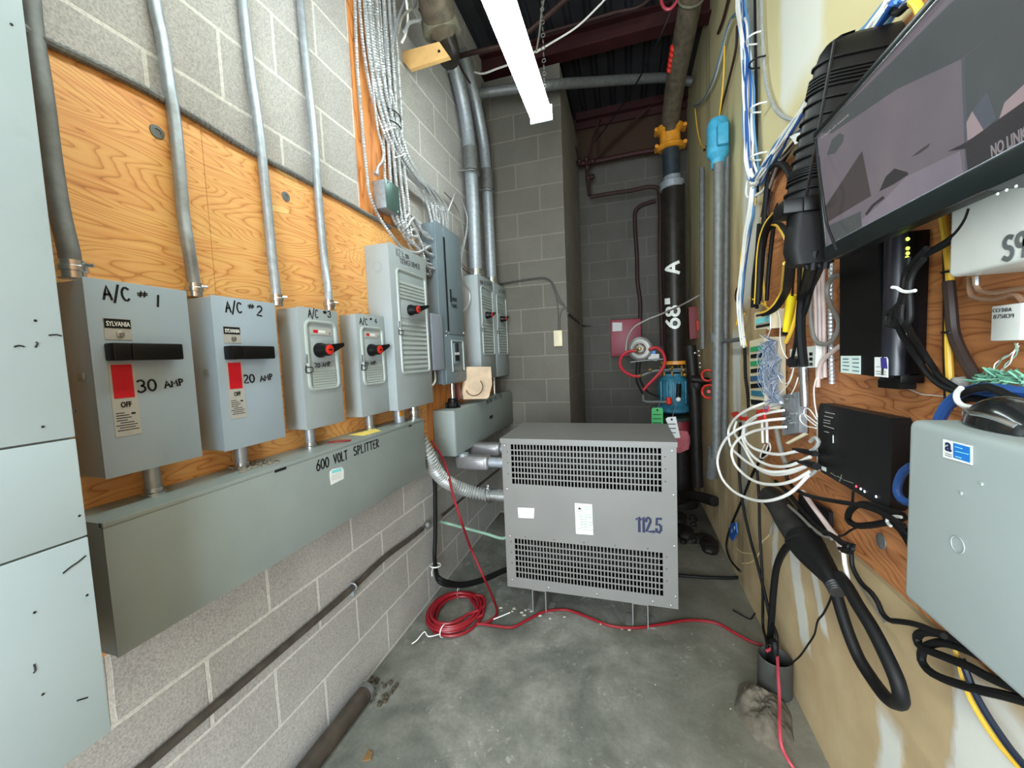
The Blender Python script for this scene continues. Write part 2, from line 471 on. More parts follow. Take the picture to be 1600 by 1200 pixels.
# =================================================================== the room
XL, XR, YC, YB, YF = -1.155, 0.63, 3.30, 4.50, -1.30
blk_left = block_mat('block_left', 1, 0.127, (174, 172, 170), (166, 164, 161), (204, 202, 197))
blk_back = block_mat('block_back', 0, 0.02, (92, 89, 84), (86, 83, 78), (102, 99, 92), stain=(3.55, 3.62, (66, 50, 40)))  # back wall block darkened: the dim far end put into its colour
blk_pier = block_mat('block_pier', 0, 0.135, (108, 104, 97), (100, 97, 90), (122, 117, 109))  # pier front darkened too, weaker light at the far end painted in
blk_side = block_mat('block_side', 1, 0.1, (150, 147, 140), (145, 142, 135), (160, 156, 149))  # pier side paler than its front: bounced light put into the block colour
PLY_L = ply_mat('plywood_orange', (232, 176, 108), (224, 162, 92), (192, 126, 66), 1, 46, 0.0)
PLY_S = ply_mat('plywood_strip', (214, 142, 74), (200, 124, 60), (150, 84, 36), 2, 12, 3.1)
PLY_R = ply_mat('plywood_brown', (186, 124, 76), (174, 110, 64), (134, 78, 42), 1, 30, 7.3)

def floor_mat():
    m, n, l, b = new_mat('concrete_floor')
    pos = geo_pos(n)
    big = noise(n, l, pos, 2.1, 4, .6, .6); mid = noise(n, l, pos, 9, 5, .65); fine = noise(n, l, pos, 60, 4, .7)
    c = ramp(n, l, big, [(.28, lin(72, 76, 70)), (.45, lin(104, 106, 99)), (.60, lin(132, 131, 124)), (.78, lin(98, 97, 86))])
    c = mix_rgb(n, l, .75, c, ramp(n, l, mid, [(.3, (.34, .34, .33)), (.7, (.64, .64, .63))]), 'OVERLAY')
    c = mix_rgb(n, l, .35, c, ramp(n, l, fine, [(.3, (.3, .3, .3)), (.7, (.7, .7, .7))]), 'OVERLAY')
    sp = n.new('ShaderNodeSeparateXYZ'); l.new(pos, sp.inputs[0])
    # paler scuffed patches and plaster dust
    sc = ramp(n, l, noise(n, l, pos, 24, 6, .75, .4), [(.56, (0, 0, 0)), (.70, (1, 1, 1))])
    msk = ramp(n, l, noise(n, l, pos, 3.0, 2), [(.48, (0, 0, 0)), (.62, (1, 1, 1))])
    c = mix_rgb(n, l, math_node(n, l, 'MULTIPLY', math_node(n, l, 'MULTIPLY', sc, msk), .75), c, lin(196, 196, 190))
    # brown tint towards the drywall side, darker towards the back wall
    f = math_node(n, l, 'DIVIDE', math_node(n, l, 'ADD', sp.outputs[0], .25), .7, True)
    c = mix_rgb(n, l, math_node(n, l, 'MULTIPLY', f, .45), c, lin(104, 94, 74))
    f = math_node(n, l, 'DIVIDE', math_node(n, l, 'SUBTRACT', math_node(n, l, 'ADD', sp.outputs[1], math_node(n, l, 'MULTIPLY', mid, .9)), 3.2), .5, True)
    c = mix_rgb(n, l, math_node(n, l, 'MULTIPLY', f, .8), c, lin(46, 42, 36))
    l.new(c, b.inputs['Base Color'])
    l.new(math_node(n, l, 'ADD', math_node(n, l, 'MULTIPLY', mid, .3), .5), b.inputs['Roughness'])
    bump(n, l, b, math_node(n, l, 'ADD', math_node(n, l, 'MULTIPLY', mid, .6), math_node(n, l, 'MULTIPLY', fine, .4)), .35, .006)
    return m

def drywall_mat():
    """unpainted drywall: tan paper with streaks of white joint compound"""
    m, n, l, b = new_mat('drywall')
    pos = geo_pos(n)
    sp = n.new('ShaderNodeSeparateXYZ'); l.new(pos, sp.inputs[0])
    wob = math_node(n, l, 'MULTIPLY', math_node(n, l, 'SUBTRACT', noise(n, l, pos, 6, 4, .6), .5), .09)
    wob2 = math_node(n, l, 'MULTIPLY', math_node(n, l, 'SUBTRACT', noise(n, l, pos, 26, 3, .6), .5), .02)
    y = math_node(n, l, 'ADD', math_node(n, l, 'ADD', sp.outputs[1], wob), wob2); z = math_node(n, l, 'ADD', sp.outputs[2], wob)
    base = ramp(n, l, noise(n, l, pos, 3.4, 4, .6), [(.3, lin(176, 150, 112)), (.55, lin(190, 166, 126)), (.75, lin(200, 180, 140))])
    up = math_node(n, l, 'DIVIDE', math_node(n, l, 'SUBTRACT', sp.outputs[2], 1.75), .7, True)
    base = mix_rgb(n, l, up, base, lin(206, 194, 148))  # paler cream higher up: light on the upper wall painted into the paper
    tot = None
    for s in DRY_STRIPS:
        k = strip_mask(n, l, y, z, *s)
        tot = k if tot is None else math_node(n, l, 'MAXIMUM', tot, k)
    c = mix_rgb(n, l, math_node(n, l, 'MULTIPLY', tot, .92), base, lin(214, 214, 206))
    # brown water stains behind the pipes
    st = ramp(n, l, noise(n, l, scale_vec(n, l, pos, (1, 5.5, .55)), 1.0, 4, .6), [(.5, (0, 0, 0)), (.72, (1, 1, 1))])
    far = math_node(n, l, 'DIVIDE', math_node(n, l, 'SUBTRACT', sp.outputs[1], 2.0), .5, True)
    c = mix_rgb(n, l, math_node(n, l, 'MULTIPLY', math_node(n, l, 'MULTIPLY', st, far), .75), c, lin(96, 78, 52))
    l.new(c, b.inputs['Base Color']); b.inputs['Roughness'].default_value = .85
    bump(n, l, b, math_node(n, l, 'ADD', tot, math_node(n, l, 'MULTIPLY', noise(n, l, pos, 50, 3), .3)), .2, .004)
    return m
# y centre, half width, z low, z high, softness, lean of each streak of joint compound on the drywall
DRY_STRIPS = [(2.36, .16, 1.62, 3.8, .05), (1.76, .22, 2.32, 4.2, .06), (1.15, .10, 2.3, 4.2, .06), (1.975, .035, .36, .76, .02), (1.72, .062, .26, .66, .02, .37),
              (1.565, .034, .42, .68, .015, .5), (1.16, .06, -.1, .49, .03), (.76, .22, -.1, .80, .02), (2.62, .10, 1.0, 1.55, .03),
              (2.95, .12, .7, 2.2, .05), (2.46, .06, .5, 1.1, .03)]
FLOOR_M, DRY_M = floor_mat(), drywall_mat()

struct(B().box(XL - .1, XR + .1, YF, YB + .1, -.1, 0), 'floor', FLOOR_M)
struct(B().box(XL - .2, XL, YF, YB + .2, 0, 4.2), 'wall_left', blk_left)
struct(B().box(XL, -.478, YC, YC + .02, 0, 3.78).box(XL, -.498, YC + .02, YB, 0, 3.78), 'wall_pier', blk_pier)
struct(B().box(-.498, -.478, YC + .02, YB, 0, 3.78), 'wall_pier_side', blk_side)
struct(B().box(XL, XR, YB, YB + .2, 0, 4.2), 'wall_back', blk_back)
struct(B().box(XR, XR + .12, YF, YB + .2, 0, 4.2), 'wall_right', DRY_M)
# rear wall with the open doorway the daylight comes through
rw = B().box(XL, -1.02, YF - .1, YF, 0, 4.2).box(.52, XR, YF - .1, YF, 0, 4.2).box(-1.02, .52, YF - .1, YF, 2.55, 4.2)
struct(rw, 'wall_rear', 'white_paint')

# corrugated steel roof deck, flutes running away from the camera
mat('deck_steel', (46, 46, 50), .6, .2, var=.25, scale=6)
dk = B(); x = XL - .1; prof = []
while x < XR + .15:
    prof += [(x, 4.00), (x + .085, 4.00), (x + .105, 4.04), (x + .13, 4.04)]; x += .15
rings = [[(px_, yy, pz_) for px_, pz_ in prof] + [(prof[-1][0], yy, 4.12), (prof[0][0], yy, 4.12)] for yy in (YF, YB + .1)]
dk.loft(rings)
struct(dk, 'ceiling', 'deck_steel')

# =================================================================== left wall: boards
PX = -1.135       # face of the plywood
ply = thing('plywood_board', (PX, 1.0, .80), 'orange plywood backing board behind the switch boxes on the left block wall', 'plywood')
finish(B().box(XL + .001, PX, -.2, .846, .80, 2.12), 'sheet', PLY_L, ply)
finish(B().box(XL + .001, PX, .8475, 2.02, .80, 2.12), 'sheet', PLY_L, ply)
finish(B().box(XL + .001, PX, 2.0215, 3.28, .86, 2.0), 'sheet', PLY_S, ply)
for k, q in enumerate([(-1.133, 0.7351, 2.0377), (-1.133, 1.1222, 2.0224)]):
    finish(B().lathe((PX, q[1], q[2]), (1, 0, 0), [(.017, 0), (.016, .0025), (.008, .003), (.0075, .001)], 16), 'bolt', 'galvanized_dull', ply)
# bare veneer scars
mat('bare_veneer', (236, 198, 128), .6, var=.08)
for poly in ([(-1.1348, 1.0473, 1.9638), (-1.1348, 1.0602, 1.9725), (-1.1348, 1.1014, 1.9806), (-1.1348, 1.133, 1.9784), (-1.1348, 1.1263, 1.9651), (-1.1348, 1.0992, 1.9583), (-1.1348, 1.0584, 1.953)], [(-1.1348, 1.0836, 2.1115), (-1.1348, 1.1133, 2.1033), (-1.1348, 1.1679, 2.109), (-1.1348, 1.1889, 2.0906), (-1.1348, 1.161, 2.095), (-1.1348, 1.123, 2.0945), (-1.1348, 1.0975, 2.0986)]):
    finish(B().prism(poly, (.0008, 0, 0)), 'veneer_scar', 'bare_veneer', ply)
single(B().box(XL + .001, -1.137, 1.555, 1.79, 2.122, 3.98), 'plywood_strip', PLY_S, 'narrow upright orange plywood strip carrying the armoured cable bundle', 'plywood')

# =================================================================== foreground cabinet
cab = thing('steel_cabinet', (-.99, 0, .82), 'tall pale grey steel cabinet in the left foreground with scuffed cover panels', 'cabinet')
finish(B().box(PX + .0005, -.856, -.5, .386, .826, 2.6, .004), 'body', mat('cab_body', (112, 120, 116), .45, var=.05), cab)
mat('cab_cover', (170, 188, 195), .38, var=.03, scale=5, spots=.10)
for z0, z1 in ((.826, 1.166), (1.169, 1.3285), (1.3315, 2.6)):
    finish(B().box(-.856, -.850, -.5, .388, z0, z1, .0015), 'cover_panel', 'cab_cover', cab)
for pts in ([(-0.8497, 0.3543, 1.1226), (-0.8497, 0.3635, 1.1279), (-0.8497, 0.3727, 1.1313), (-0.8497, 0.3824, 1.1369)], [(-0.8497, 0.3519, 0.9135), (-0.8497, 0.3592, 0.9101), (-0.8497, 0.3644, 0.9076)], [(-0.8497, 0.3348, 1.4743), (-0.8497, 0.3399, 1.4763), (-0.8497, 0.3448, 1.4745)], [(-0.8497, 0.3134, 1.0062), (-0.8497, 0.3138, 0.9958), (-0.8497, 0.3117, 0.9936)], [(-0.8497, 0.3556, 1.4737), (-0.8497, 0.3581, 1.4794), (-0.8497, 0.3571, 1.4823)], [(-0.8497, 0.3714, 1.4924), (-0.8497, 0.3799, 1.4938), (-0.8497, 0.3854, 1.492)]):
    finish(B().tube(pts, .0012, 5, .01), 'scratch', 'marker', cab)
for q in ([(-0.8497, 0.3731, 1.9432), (-0.8497, 0.3531, 1.3539), (-0.8497, 0.3592, 1.5139), (-0.8497, 0.3904, 1.3728), (-0.8497, 0.3807, 1.2039), (-0.8497, 0.3783, 1.0722), (-0.8497, 0.3207, 1.0815), (-0.8497, 0.3181, 0.9547)]):
    finish(B().lathe(q, (1, 0, 0), [(.002, 0), (.0015, .0008)], 8), 'paint_chip', 'marker', cab)

# =================================================================== conduits up the left wall
def conduit(name, pts, r, label, group, m='galvanized', coup=True, sub='connector'):
    e = Vector(pts[-1]); pts = [tuple(p) for p in pts[:-1]] + [tuple(e + Vector((0, 0, .05))), tuple(e)]
    t = thing(name, pts[0], label, 'conduit', group)
    finish(B().tube(pts, r, 14, .02), 'tube', m, t)
    if coup:
        e = Vector(pts[-1]); d = (Vector(pts[-2]) - e).normalized()
        finish(B().lathe(e, d, [(r * 1.25, -.002), (r * 1.25, .012), (r * 1.5, .013), (r * 1.5, .022), (r * 1.3, .024), (r * 1.3, .034)], 14), 'connector', 'bright_steel', t)
        finish(B().cyl(e + d * .026 + Vector((r, r * .6, 0)), e + d * .026 + Vector((r * 1.7, r * 1.3, 0)), .004, seg=8), 'set_screw', 'bright_steel', t)
    return t
conduit('electrical_conduit', [(-1.138, .505, 3.98)] + [(-1.136, 0.5297, 2.2577), (-1.136, 0.5277, 2.1357), (-1.12, 0.5238, 1.9944), (-1.12, 0.5247, 1.8702), (-1.105, 0.5216, 1.7525)] + [(-1.0916, 0.5218, 1.63)], .017, 'stained grey conduit half hidden behind the tall steel cabinet', 'conduits rising from the switch boxes', 'galvanized_dull')
conduit('electrical_conduit', [(-1.137, .742, 3.98)] + [(-1.137, 0.7609, 2.3713), (-1.136, 0.7697, 2.2882), (-1.12, 0.7655, 2.1432), (-1.12, 0.7692, 2.0866), (-1.114, 0.766, 1.9794), (-1.114, 0.7647, 1.8323), (-1.104, 0.7619, 1.756)] + [(-1.123, 0.7806, 1.63)], .0145, 'galvanized conduit with an offset bend dropping onto the A/C #2 switch box', 'conduits rising from the switch boxes')
conduit('electrical_conduit', [(-1.137, .99, 3.98)] + [(-1.137, 1.0179, 2.58), (-1.137, 1.0246, 2.378), (-1.122, 1.0238, 2.1979), (-1.116, 1.0239, 2.0375), (-1.116, 1.0271, 1.8764), (-1.106, 1.0185, 1.7807)] + [(-1.0937, 1.012, 1.63)], .0145, 'galvanized conduit dropping onto the A/C #3 switch box', 'conduits rising from the switch boxes')
conduit('electrical_conduit', [(-1.137, 1.24, 3.98)] + [(-1.137, 1.2621, 2.7783), (-1.137, 1.2666, 2.5833), (-1.124, 1.2645, 2.3259), (-1.116, 1.2565, 2.1099), (-1.116, 1.2609, 1.8967), (-1.108, 1.2553, 1.7978)] + [(-1.0691, 1.2187, 1.635)], .0145, 'galvanized conduit bending out onto the top of the A/C #3 box right end', 'conduits rising from the switch boxes')
# flexible armoured cable along the top edge of the plywood
single(B().tube([(-1.128, .40, 2.128)] + [(-1.128, 0.5376, 2.114), (-1.128, 0.5993, 2.1192), (-1.128, 0.6984, 2.1252), (-1.128, 0.8214, 2.1221), (-1.128, 0.9895, 2.1113), (-1.128, 1.2198, 2.1134), (-1.128, 1.5066, 2.1098)] + [(-1.120, 1.74, 2.10)], .0095, 8, .0035, rib=(.0125, .13)), 'armoured_cable', 'galvanized_dull', 'dusty armoured cable laid along the top edge of the plywood board', 'cable')

# =================================================================== disconnect switches
XS = -1.045
def black_handle_switch(y0, y1, z0, z1, num, amp, label, pts):
    t = thing('disconnect_switch', ((PX + XS) / 2, (y0 + y1) / 2, z0), label, 'switch box', 'disconnect switches above the long splitter')
    W = y1 - y0; Hh = z1 - z0
    finish(B().box(PX + .0005, XS - .004, y0, y1, z0, z1, .002), 'body', 'panel_paint', t)
    cv = finish(B().box(XS - .004, XS, y0 - .002, y1 + .002, z0 - .002, z1 + .004, .0015), 'cover', 'panel_paint', t)
    Y = lambda f: y0 + f * W
    Z = lambda f: z1 - f * Hh
    np_ = finish(B().box(XS, XS + .001, Y(.12), Y(.37), Z(.295), Z(.185)), 'nameplate', 'label_grey', t)
    finish(B().box(XS + .001, XS + .0016, Y(.125), Y(.365), Z(.236), Z(.188)), 'name_band', 'marker', np_)
    printed(np_, 'SYLVANIA', (XS + .0016, Y(.14), Z(.225)), (0, 1, 0), (0, 0, 1), .014, 'white_label', bold=.02, width=W * .215)
    finish(B().lathe((XS, Y(.26), Z(.265)), (1, 0, 0), [(.008, 0), (.007, .003), (.004, .004)], 12), 'screw', 'bright_steel', t)
    hd = finish(B().box(XS, XS + .030, Y(.10), Y(.27), Z(.405), Z(.315), .003).box(XS + .010, XS + .030, Y(.27), Y(.80), Z(.405), Z(.315), .003), 'handle', 'black_plastic', t)
    pl = finish(B().box(XS, XS + .001, Y(.115), Y(.36), Z(.80), Z(.415)), 'off_plate', 'label_grey', t)
    finish(B().box(XS + .001, XS + .0016, Y(.14), Y(.33), Z(.60), Z(.425)), 'red_flag', 'red_label', pl)
    printed(pl, 'OFF', (XS + .001, Y(.19), Z(.648)), (0, 1, 0), (0, 0, 1), .016, 'marker', bold=.03, width=W * .10)
    fp = B()
    for k, (a, c) in enumerate(((.14, .22), (.14, .26), (.14, .28), (.14, .24), (.17, .30), (.13, .33), (.16, .31), (.14, .34))):
        fp.box(XS + .001, XS + .0013, Y(a), Y(c), Z(.680 + k * .013), Z(.676 + k * .013))
    fp.box(XS + .001, XS + .0013, Y(.28), Y(.32), Z(.69), Z(.68))
    finish(fp, 'fine_print', 'marker', pl)
    o, e, h = pts[0]; hand(t, 'A/C', o, e, h, (1, 0, 0), w=.0042)
    o, e, h = pts[1]; hand(t, '#', o, e, h, (1, 0, 0), w=.0024)
    o, e, h = pts[2]; hand(t, num, o, e, h, (1, 0, 0), w=.0042)
    o, e, h = pts[3]; hand(t, amp, o, e, h, (1, 0, 0), w=.0042)
    o, e, h = pts[4]; hand(t, 'AMP', o, e, h, (1, 0, 0), w=.0036)
    finish(B().box(XS - .05, XS - .03, y0 - .004, y0, Z(.50), Z(.46), .001), 'latch', 'galvanized', t)
    return t
black_handle_switch(.516, .705, 1.212, 1.623, '1', '30', 'grey switch box marked A/C #1, nearest the tall cabinet, with black bar handle',
    [((-1.045, 0.5443, 1.5861), (-1.045, 0.5891, 1.5877), .028), ((-1.045, 0.6052, 1.5982), (-1.045, 0.6234, 1.5993), .017), ((-1.045, 0.6382, 1.5821), (-1.045, 0.6445, 1.5814), .025), ((-1.045, 0.5859, 1.3859), (-1.045, 0.6216, 1.3868), .026), ((-1.045, 0.6389, 1.3912), (-1.045, 0.6793, 1.3955), .015)])
black_handle_switch(.766, .957, 1.208, 1.622, '2', '20', 'grey switch box marked A/C #2 with black bar handle and red flag',
    [((-1.045, 0.802, 1.585), (-1.045, 0.8479, 1.586), .028), ((-1.045, 0.8687, 1.6008), (-1.045, 0.8868, 1.6008), .018), ((-1.045, 0.8934, 1.5847), (-1.045, 0.91, 1.5824), .028), ((-1.045, 0.8347, 1.3866), (-1.045, 0.8684, 1.3877), .023), ((-1.045, 0.8871, 1.3882), (-1.045, 0.9288, 1.3931), .016)])

def rotary_switch(y0, y1, z0, z1, xs, fr, hub, label, texts, latch, strip=None, group='disconnect switches above the long splitter', lever=.085, n_low=7, tab=True, knock=None):
    """switch box with an embossed louvred door and a rotary black lever with red hub"""
    t = thing('disconnect_switch', ((PX + xs) / 2, (y0 + y1) / 2, z0), label, 'switch box', group)
    W = y1 - y0; Hh = z1 - z0
    Y = lambda f: y0 + f * W
    Z = lambda f: z1 - f * Hh
    finish(B().box(PX + .0005, xs - .004, y0, y1, z0, z1, .002), 'body', 'panel_paint_warm', t)
    dr = finish(B().box(xs - .004, xs, y0 - .001, y1 + .001, z0 - .001, z1 + .004, .0015), 'door', 'panel_paint_warm', t)
    ya, yb, za, zb = Y(fr[0]), Y(fr[1]), Z(fr[2]), Z(fr[3])      # za top, zb bottom
    r = .02; R_ = .007; pts = []
    for cy, cz, a in ((yb - r, za - r, 0), (ya + r, za - r, 90), (ya + r, zb + r, 180), (yb - r, zb + r, 270)):
        pts += [(xs, cy + r * math.cos(math.radians(a + q)), cz + r * math.sin(math.radians(a + q))) for q in (0, 22, 45, 68, 90)]
    pts.append(pts[0])
    finish(B().tube(pts, R_, 8, smooth=False), 'raised_frame', 'louver_paint', dr)
    hz = Z(hub[1])
    top = za - .06 if strip else za - .03
    n_up = 0 if strip else 5
    zu = [za - .05 - k * (za - .05 - hz - .05) / max(1, n_up) for k in range(n_up)]
    zl = [hz - .06 - k * (hz - .06 - zb - .012) / n_low for k in range(n_low)]
    for zz in zu + zl:
        finish(B().loft([[(xs, yy, zz - .016), (xs + .0045, yy, zz - .014), (xs, yy, zz)] for yy in (ya + .016, yb - .014)]), 'louver', 'louver_paint', dr)
    finish(B().box(xs, xs + .002, ya + .018, yb - .016, hz - .042, hz + .042, .001), 'handle_plate', 'panel_paint_warm', dr)
    hy = Y(hub[0])
    k = finish(B().lathe((xs + .002, hy, hz), (1, 0, 0), [(.026, 0), (.026, .012), (.021, .022), (.021, .044), (.019, .046)], 20), 'rotary_handle', 'black_plastic', t)
    lvv = B()
    a = math.radians(14); d = Vector((0, math.cos(a), math.sin(a))); nrm = Vector((0, -math.sin(a), math.cos(a)))
    c0 = Vector((xs + .036, hy, hz))
    lvv.loft([[c0 + d * s + nrm * w * e[0] + Vector((h * e[1], 0, 0)) for e in ((-1, -1), (1, -1), (1, 1), (-1, 1))] for s, w, h in ((.012, .016, .010), (.04, .012, .010), (lever - .01, .007, .008), (lever, .006, .006))])
    finish(lvv, 'lever', 'black_plastic', k)
    rd = finish(B().lathe((xs + .048, hy, hz), (1, 0, 0), [(.0175, 0), (.0175, .003), (.015, .0042)], 20), 'red_hub', 'red_plastic', k)
    finish(B().box(xs + .0522, xs + .0532, hy - .009, hy + .009, hz - .0025, hz + .0025), 'hub_mark', 'marker', rd)
    if strip:
        zs = Z(strip)
        s = finish(B().box(xs, xs + .0015, ya + .022, yb - .02, zs - .012, zs + .012), 'maker_strip', 'label_grey', dr)
        finish(B().box(xs + .0015, xs + .002, ya + .032, ya + .052, zs - .005, zs + .005), 'red_badge', 'red_label', s)
        finish(B().box(xs + .0015, xs + .002, ya + .056, yb - .05, zs - .005, zs + .005), 'white_badge', 'white_label', s)
        finish(B().lathe((xs + .0015, yb - .030, zs - .004), (1, 0, 0), [(.004, 0), (.003, .002)], 10), 'screw', 'galvanized_dull', s)
    for txt, o, e, h, w in texts: hand(t, txt, o, e, h, (1, 0, 0), w=w)
    lz = Z(latch)
    finish(B().box(xs, xs + .006, ya - .016, ya - .004, lz + .02, lz + .05, .001), 'hasp', 'galvanized', t)
    finish(B().tube([(xs + .004, ya - .014, lz + .012), (xs + .004, ya - .014, lz - .012), (xs + .012, ya + .004, lz - .010), (xs + .012, ya + .006, lz + .004), (xs + .004, ya - .012, lz + .006)], .0018, 6, .004), 'padlock_ring', 'marker', t)
    if knock:
        for kz in knock:
            finish(B().torus(((PX + xs) / 2, y0, kz), (0, 1, 0), .026, .0012, 20, 5).torus(((PX + xs) / 2, y0, kz), (0, 1, 0), .018, .0012, 20, 5), 'knockout', 'panel_paint_warm', t)
    return t
rotary_switch(1.046, 1.228, 1.211, 1.624, XS, (.14, .90, .105, .675), (.42, .345), 'grey louvred switch box marked A/C #3 with red and black rotary handle',
    [('A/C', (-1.045, 1.089, 1.5959), (-1.045, 1.1321, 1.5951), .028, .0036), ('#', (-1.045, 1.1581, 1.6133), (-1.045, 1.1735, 1.6124), .015, .0028), ('3', (-1.045, 1.1789, 1.6037), (-1.045, 1.1948, 1.6027), .021, .0034), ('20', (-1.039, 1.0938, 1.422), (-1.039, 1.1171, 1.4211), .014, .003), ('AMP', (-1.039, 1.1293, 1.423), (-1.039, 1.1669, 1.4263), .014, .003)], .50, strip=.185)
rotary_switch(1.345, 1.536, 1.206, 1.630, XS - .01, (.14, .88, .120, .685), (.42, .345), 'grey louvred switch box marked A/C #4, smallest in view of the row',
    [('A/C', (-1.055, 1.3675, 1.5918), (-1.055, 1.4167, 1.5898), .026, .0036), ('#', (-1.055, 1.4363, 1.6129), (-1.055, 1.4495, 1.6139), .010, .003), ('4', (-1.055, 1.4659, 1.6014), (-1.055, 1.4838, 1.5998), .022, .0034), ('20', (-1.049, 1.3741, 1.4197), (-1.049, 1.3991, 1.4189), .014, .003), ('AMP', (-1.049, 1.4122, 1.4212), (-1.049, 1.4475, 1.4229), .014, .003)], .51, strip=.19)
rotary_switch(1.5385, 1.873, 1.204, 1.960, -1.010, (.16, .93, .135, .775), (.44, .375), 'tall grey switch box marked 112 1/2 KVA transformer with large rotary handle',
    [('112', (-1.01, 1.5985, 1.9178), (-1.01, 1.6357, 1.9206), .032, .0024), ('1', (-1.01, 1.6481, 1.9353), (-1.01, 1.6537, 1.9366), .015, .0024), ('2', (-1.01, 1.6566, 1.9135), (-1.01, 1.6676, 1.913), .014, .0024), ('/', (-1.01, 1.6464, 1.9201), (-1.01, 1.6637, 1.927), .014, .0024), ('KVA', (-1.01, 1.6798, 1.9217), (-1.01, 1.7087, 1.9252), .020, .0024), ('TRANSFORMER', (-1.01, 1.6268, 1.8892), (-1.01, 1.8091, 1.8962), .024, .0024)], .52, lever=.125, n_low=10, group='large rotary switches', knock=(1.86, 1.30))
rotary_switch(2.615, 2.935, 1.275, 2.025, -1.007, (.16, .93, .10, .76), (.44, .37), 'farther grey rotary switch box under the wide bright conduit, left of the last one',
    [('MAIN 112', (-1.007, 2.6598, 1.9665), (-1.007, 2.7795, 1.9722), .028, .004), ('KVA', (-1.007, 2.8079, 1.9768), (-1.007, 2.8957, 1.9861), .026, .004)], .52, lever=.11, n_low=10, group='large rotary switches')
rotary_switch(2.965, 3.285, 1.275, 2.025, -1.007, (.16, .93, .12, .76), (.44, .37), 'farthest grey rotary switch box against the block pier',
    [('112 KVA', (-1.007, 3.0811, 1.9638), (-1.007, 3.2582, 1.9785), .026, .004)], .52, lever=.11, n_low=10, group='large rotary switches')

# =================================================================== splitter troughs
XT = -.99
s1 = thing('splitter_trough', (-1.07, 1.1, .862), 'long grey metal trough marked 600 VOLT SPLITTER under the switch boxes', 'trough')
finish(B().box(PX + .0005, XT - .004, .474, 1.722, .862, 1.138, .002), 'body', 'splitter_paint', s1)
finish(B().box(XT - .004, XT, .474, 1.722, .860, 1.128, .0015), 'cover', 'splitter_paint', s1)
finish(B().box(XT - .012, XT + .001, .474, 1.722, 1.128, 1.139, .001), 'lip', 'splitter_paint', s1)
hand(s1, '600', (-0.99, 1.0162, 1.0808), (-0.99, 1.0707, 1.0802), .034, (1, 0, 0), w=.0048)
hand(s1, 'VOLT', (-0.99, 1.0952, 1.0822), (-0.99, 1.1633, 1.0822), .032, (1, 0, 0), w=.0048)
hand(s1, 'SPLITTER', (-0.99, 1.1984, 1.085), (-0.99, 1.3511, 1.0829), .032, (1, 0, 0), w=.0048)
st = finish(B().prism([(-0.99, 1.0703, 1.0466), (-0.99, 1.0718, 1.0619), (-0.99, 1.0845, 1.0671), (-0.99, 1.1311, 1.0604), (-0.99, 1.1397, 1.0485), (-0.99, 1.1364, 1.0165), (-0.99, 1.073, 1.0142)], (.0008, 0, 0)), 'sticker', 'white_label', s1)
finish(B().prism([(-0.9892, 1.0791, 1.0529), (-0.9892, 1.0831, 1.063), (-0.9892, 1.1268, 1.0594), (-0.9892, 1.1288, 1.0471)], (.0004, 0, 0)), 'green_header', 'teal_label', st)
fp = B()
for yy in (744, 748, 752):
    a, c = ((-0.9892, 1.0782, 1.0442), (-0.9892, 1.125, 1.0412))
    d = (yy - 744) * -.0017
    fp.tube([(a[0], a[1], a[2] + d), (c[0], c[1], c[2] + d)], .0008, 4, smooth=False)
finish(fp, 'fine_print', 'label_grey', st)
finish(B().box(XT - .01, XT + .001, .86, .90, 1.122, 1.130), 'latch_slot', 'marker', s1)
finish(B().box(XT - .01, XT + .001, 1.585, 1.61, 1.122, 1.129), 'latch_slot', 'marker', s1)
# dust and bits on top
b = B()
random.seed(3)
for k in range(26):
    yy = random.uniform(.80, .92); xx = random.uniform(-1.12, -1.03)
    b.obox((xx, yy, 1.141), (math.cos(k), math.sin(k), 0), (-math.sin(k), math.cos(k), 0), (0, 0, 1), random.uniform(.008, .024), random.uniform(.005, .012), .005)
single(b, 'plaster_debris', mat('debris', (150, 140, 126), .9, var=.3), 'crumbs of plaster and dust lying on the long splitter beside the second nipple', 'debris', kind='stuff')
single(B().prism([(-1.10, 1.31, 1.1385), (-1.02, 1.30, 1.1385), (-1.01, 1.40, 1.1385), (-1.08, 1.45, 1.1385)], (0, 0, .001)), 'yellow_note', mat('yellow_paper', (238, 214, 110), .7, var=.05), 'yellow paper note lying on the long splitter between nipples', 'note')
p = thing('wire_scrap', (-1.04, 1.17, 1.139), 'scrap of red wire with bare ends on top of the long splitter', 'wire')
finish(B().tube([(-1.06, 1.15, 1.144), (-1.03, 1.16, 1.146), (-1.01, 1.18, 1.144), (-1.0, 1.20, 1.143)], .003, 6, .005), 'jacket', 'red_cable', p)
finish(B().tube([(-1.06, 1.16, 1.144), (-1.04, 1.18, 1.146), (-1.02, 1.21, 1.144)], .0018, 6, .005), 'bare_wire', 'brass', p)
for y, x_, z1, r, lab in ((.62, -1.09, 1.214, .016, 'A/C #1'), (.842, -1.09, 1.21, .016, 'A/C #2'), (1.10, -1.09, 1.213, .016, 'A/C #3'), (1.44, -1.095, 1.208, .016, 'A/C #4')):
    t = thing('conduit_nipple', (x_, y, 1.138), 'short metal conduit nipple joining the %s box to the splitter' % lab, 'conduit', 'nipples on the long splitter')
    finish(B().cyl((x_, y, 1.138), (x_, y, z1), r, seg=16), 'tube', 'galvanized', t)
    finish(B().lathe((x_, y, 1.138), (0, 0, 1), [(r * 1.5, 0), (r * 1.5, .006), (r * 1.2, .008), (r * 1.2, .018)], 16), 'locknut', 'bright_steel', t)
t = thing('conduit_nipple', (-1.06, 1.62, 1.138), 'conduit nipple with an orange tag under the transformer switch', 'conduit', 'nipples on the long splitter')
finish(B().cyl((-1.06, 1.62, 1.138), (-1.06, 1.62, 1.207), .025), 'tube', 'galvanized', t)
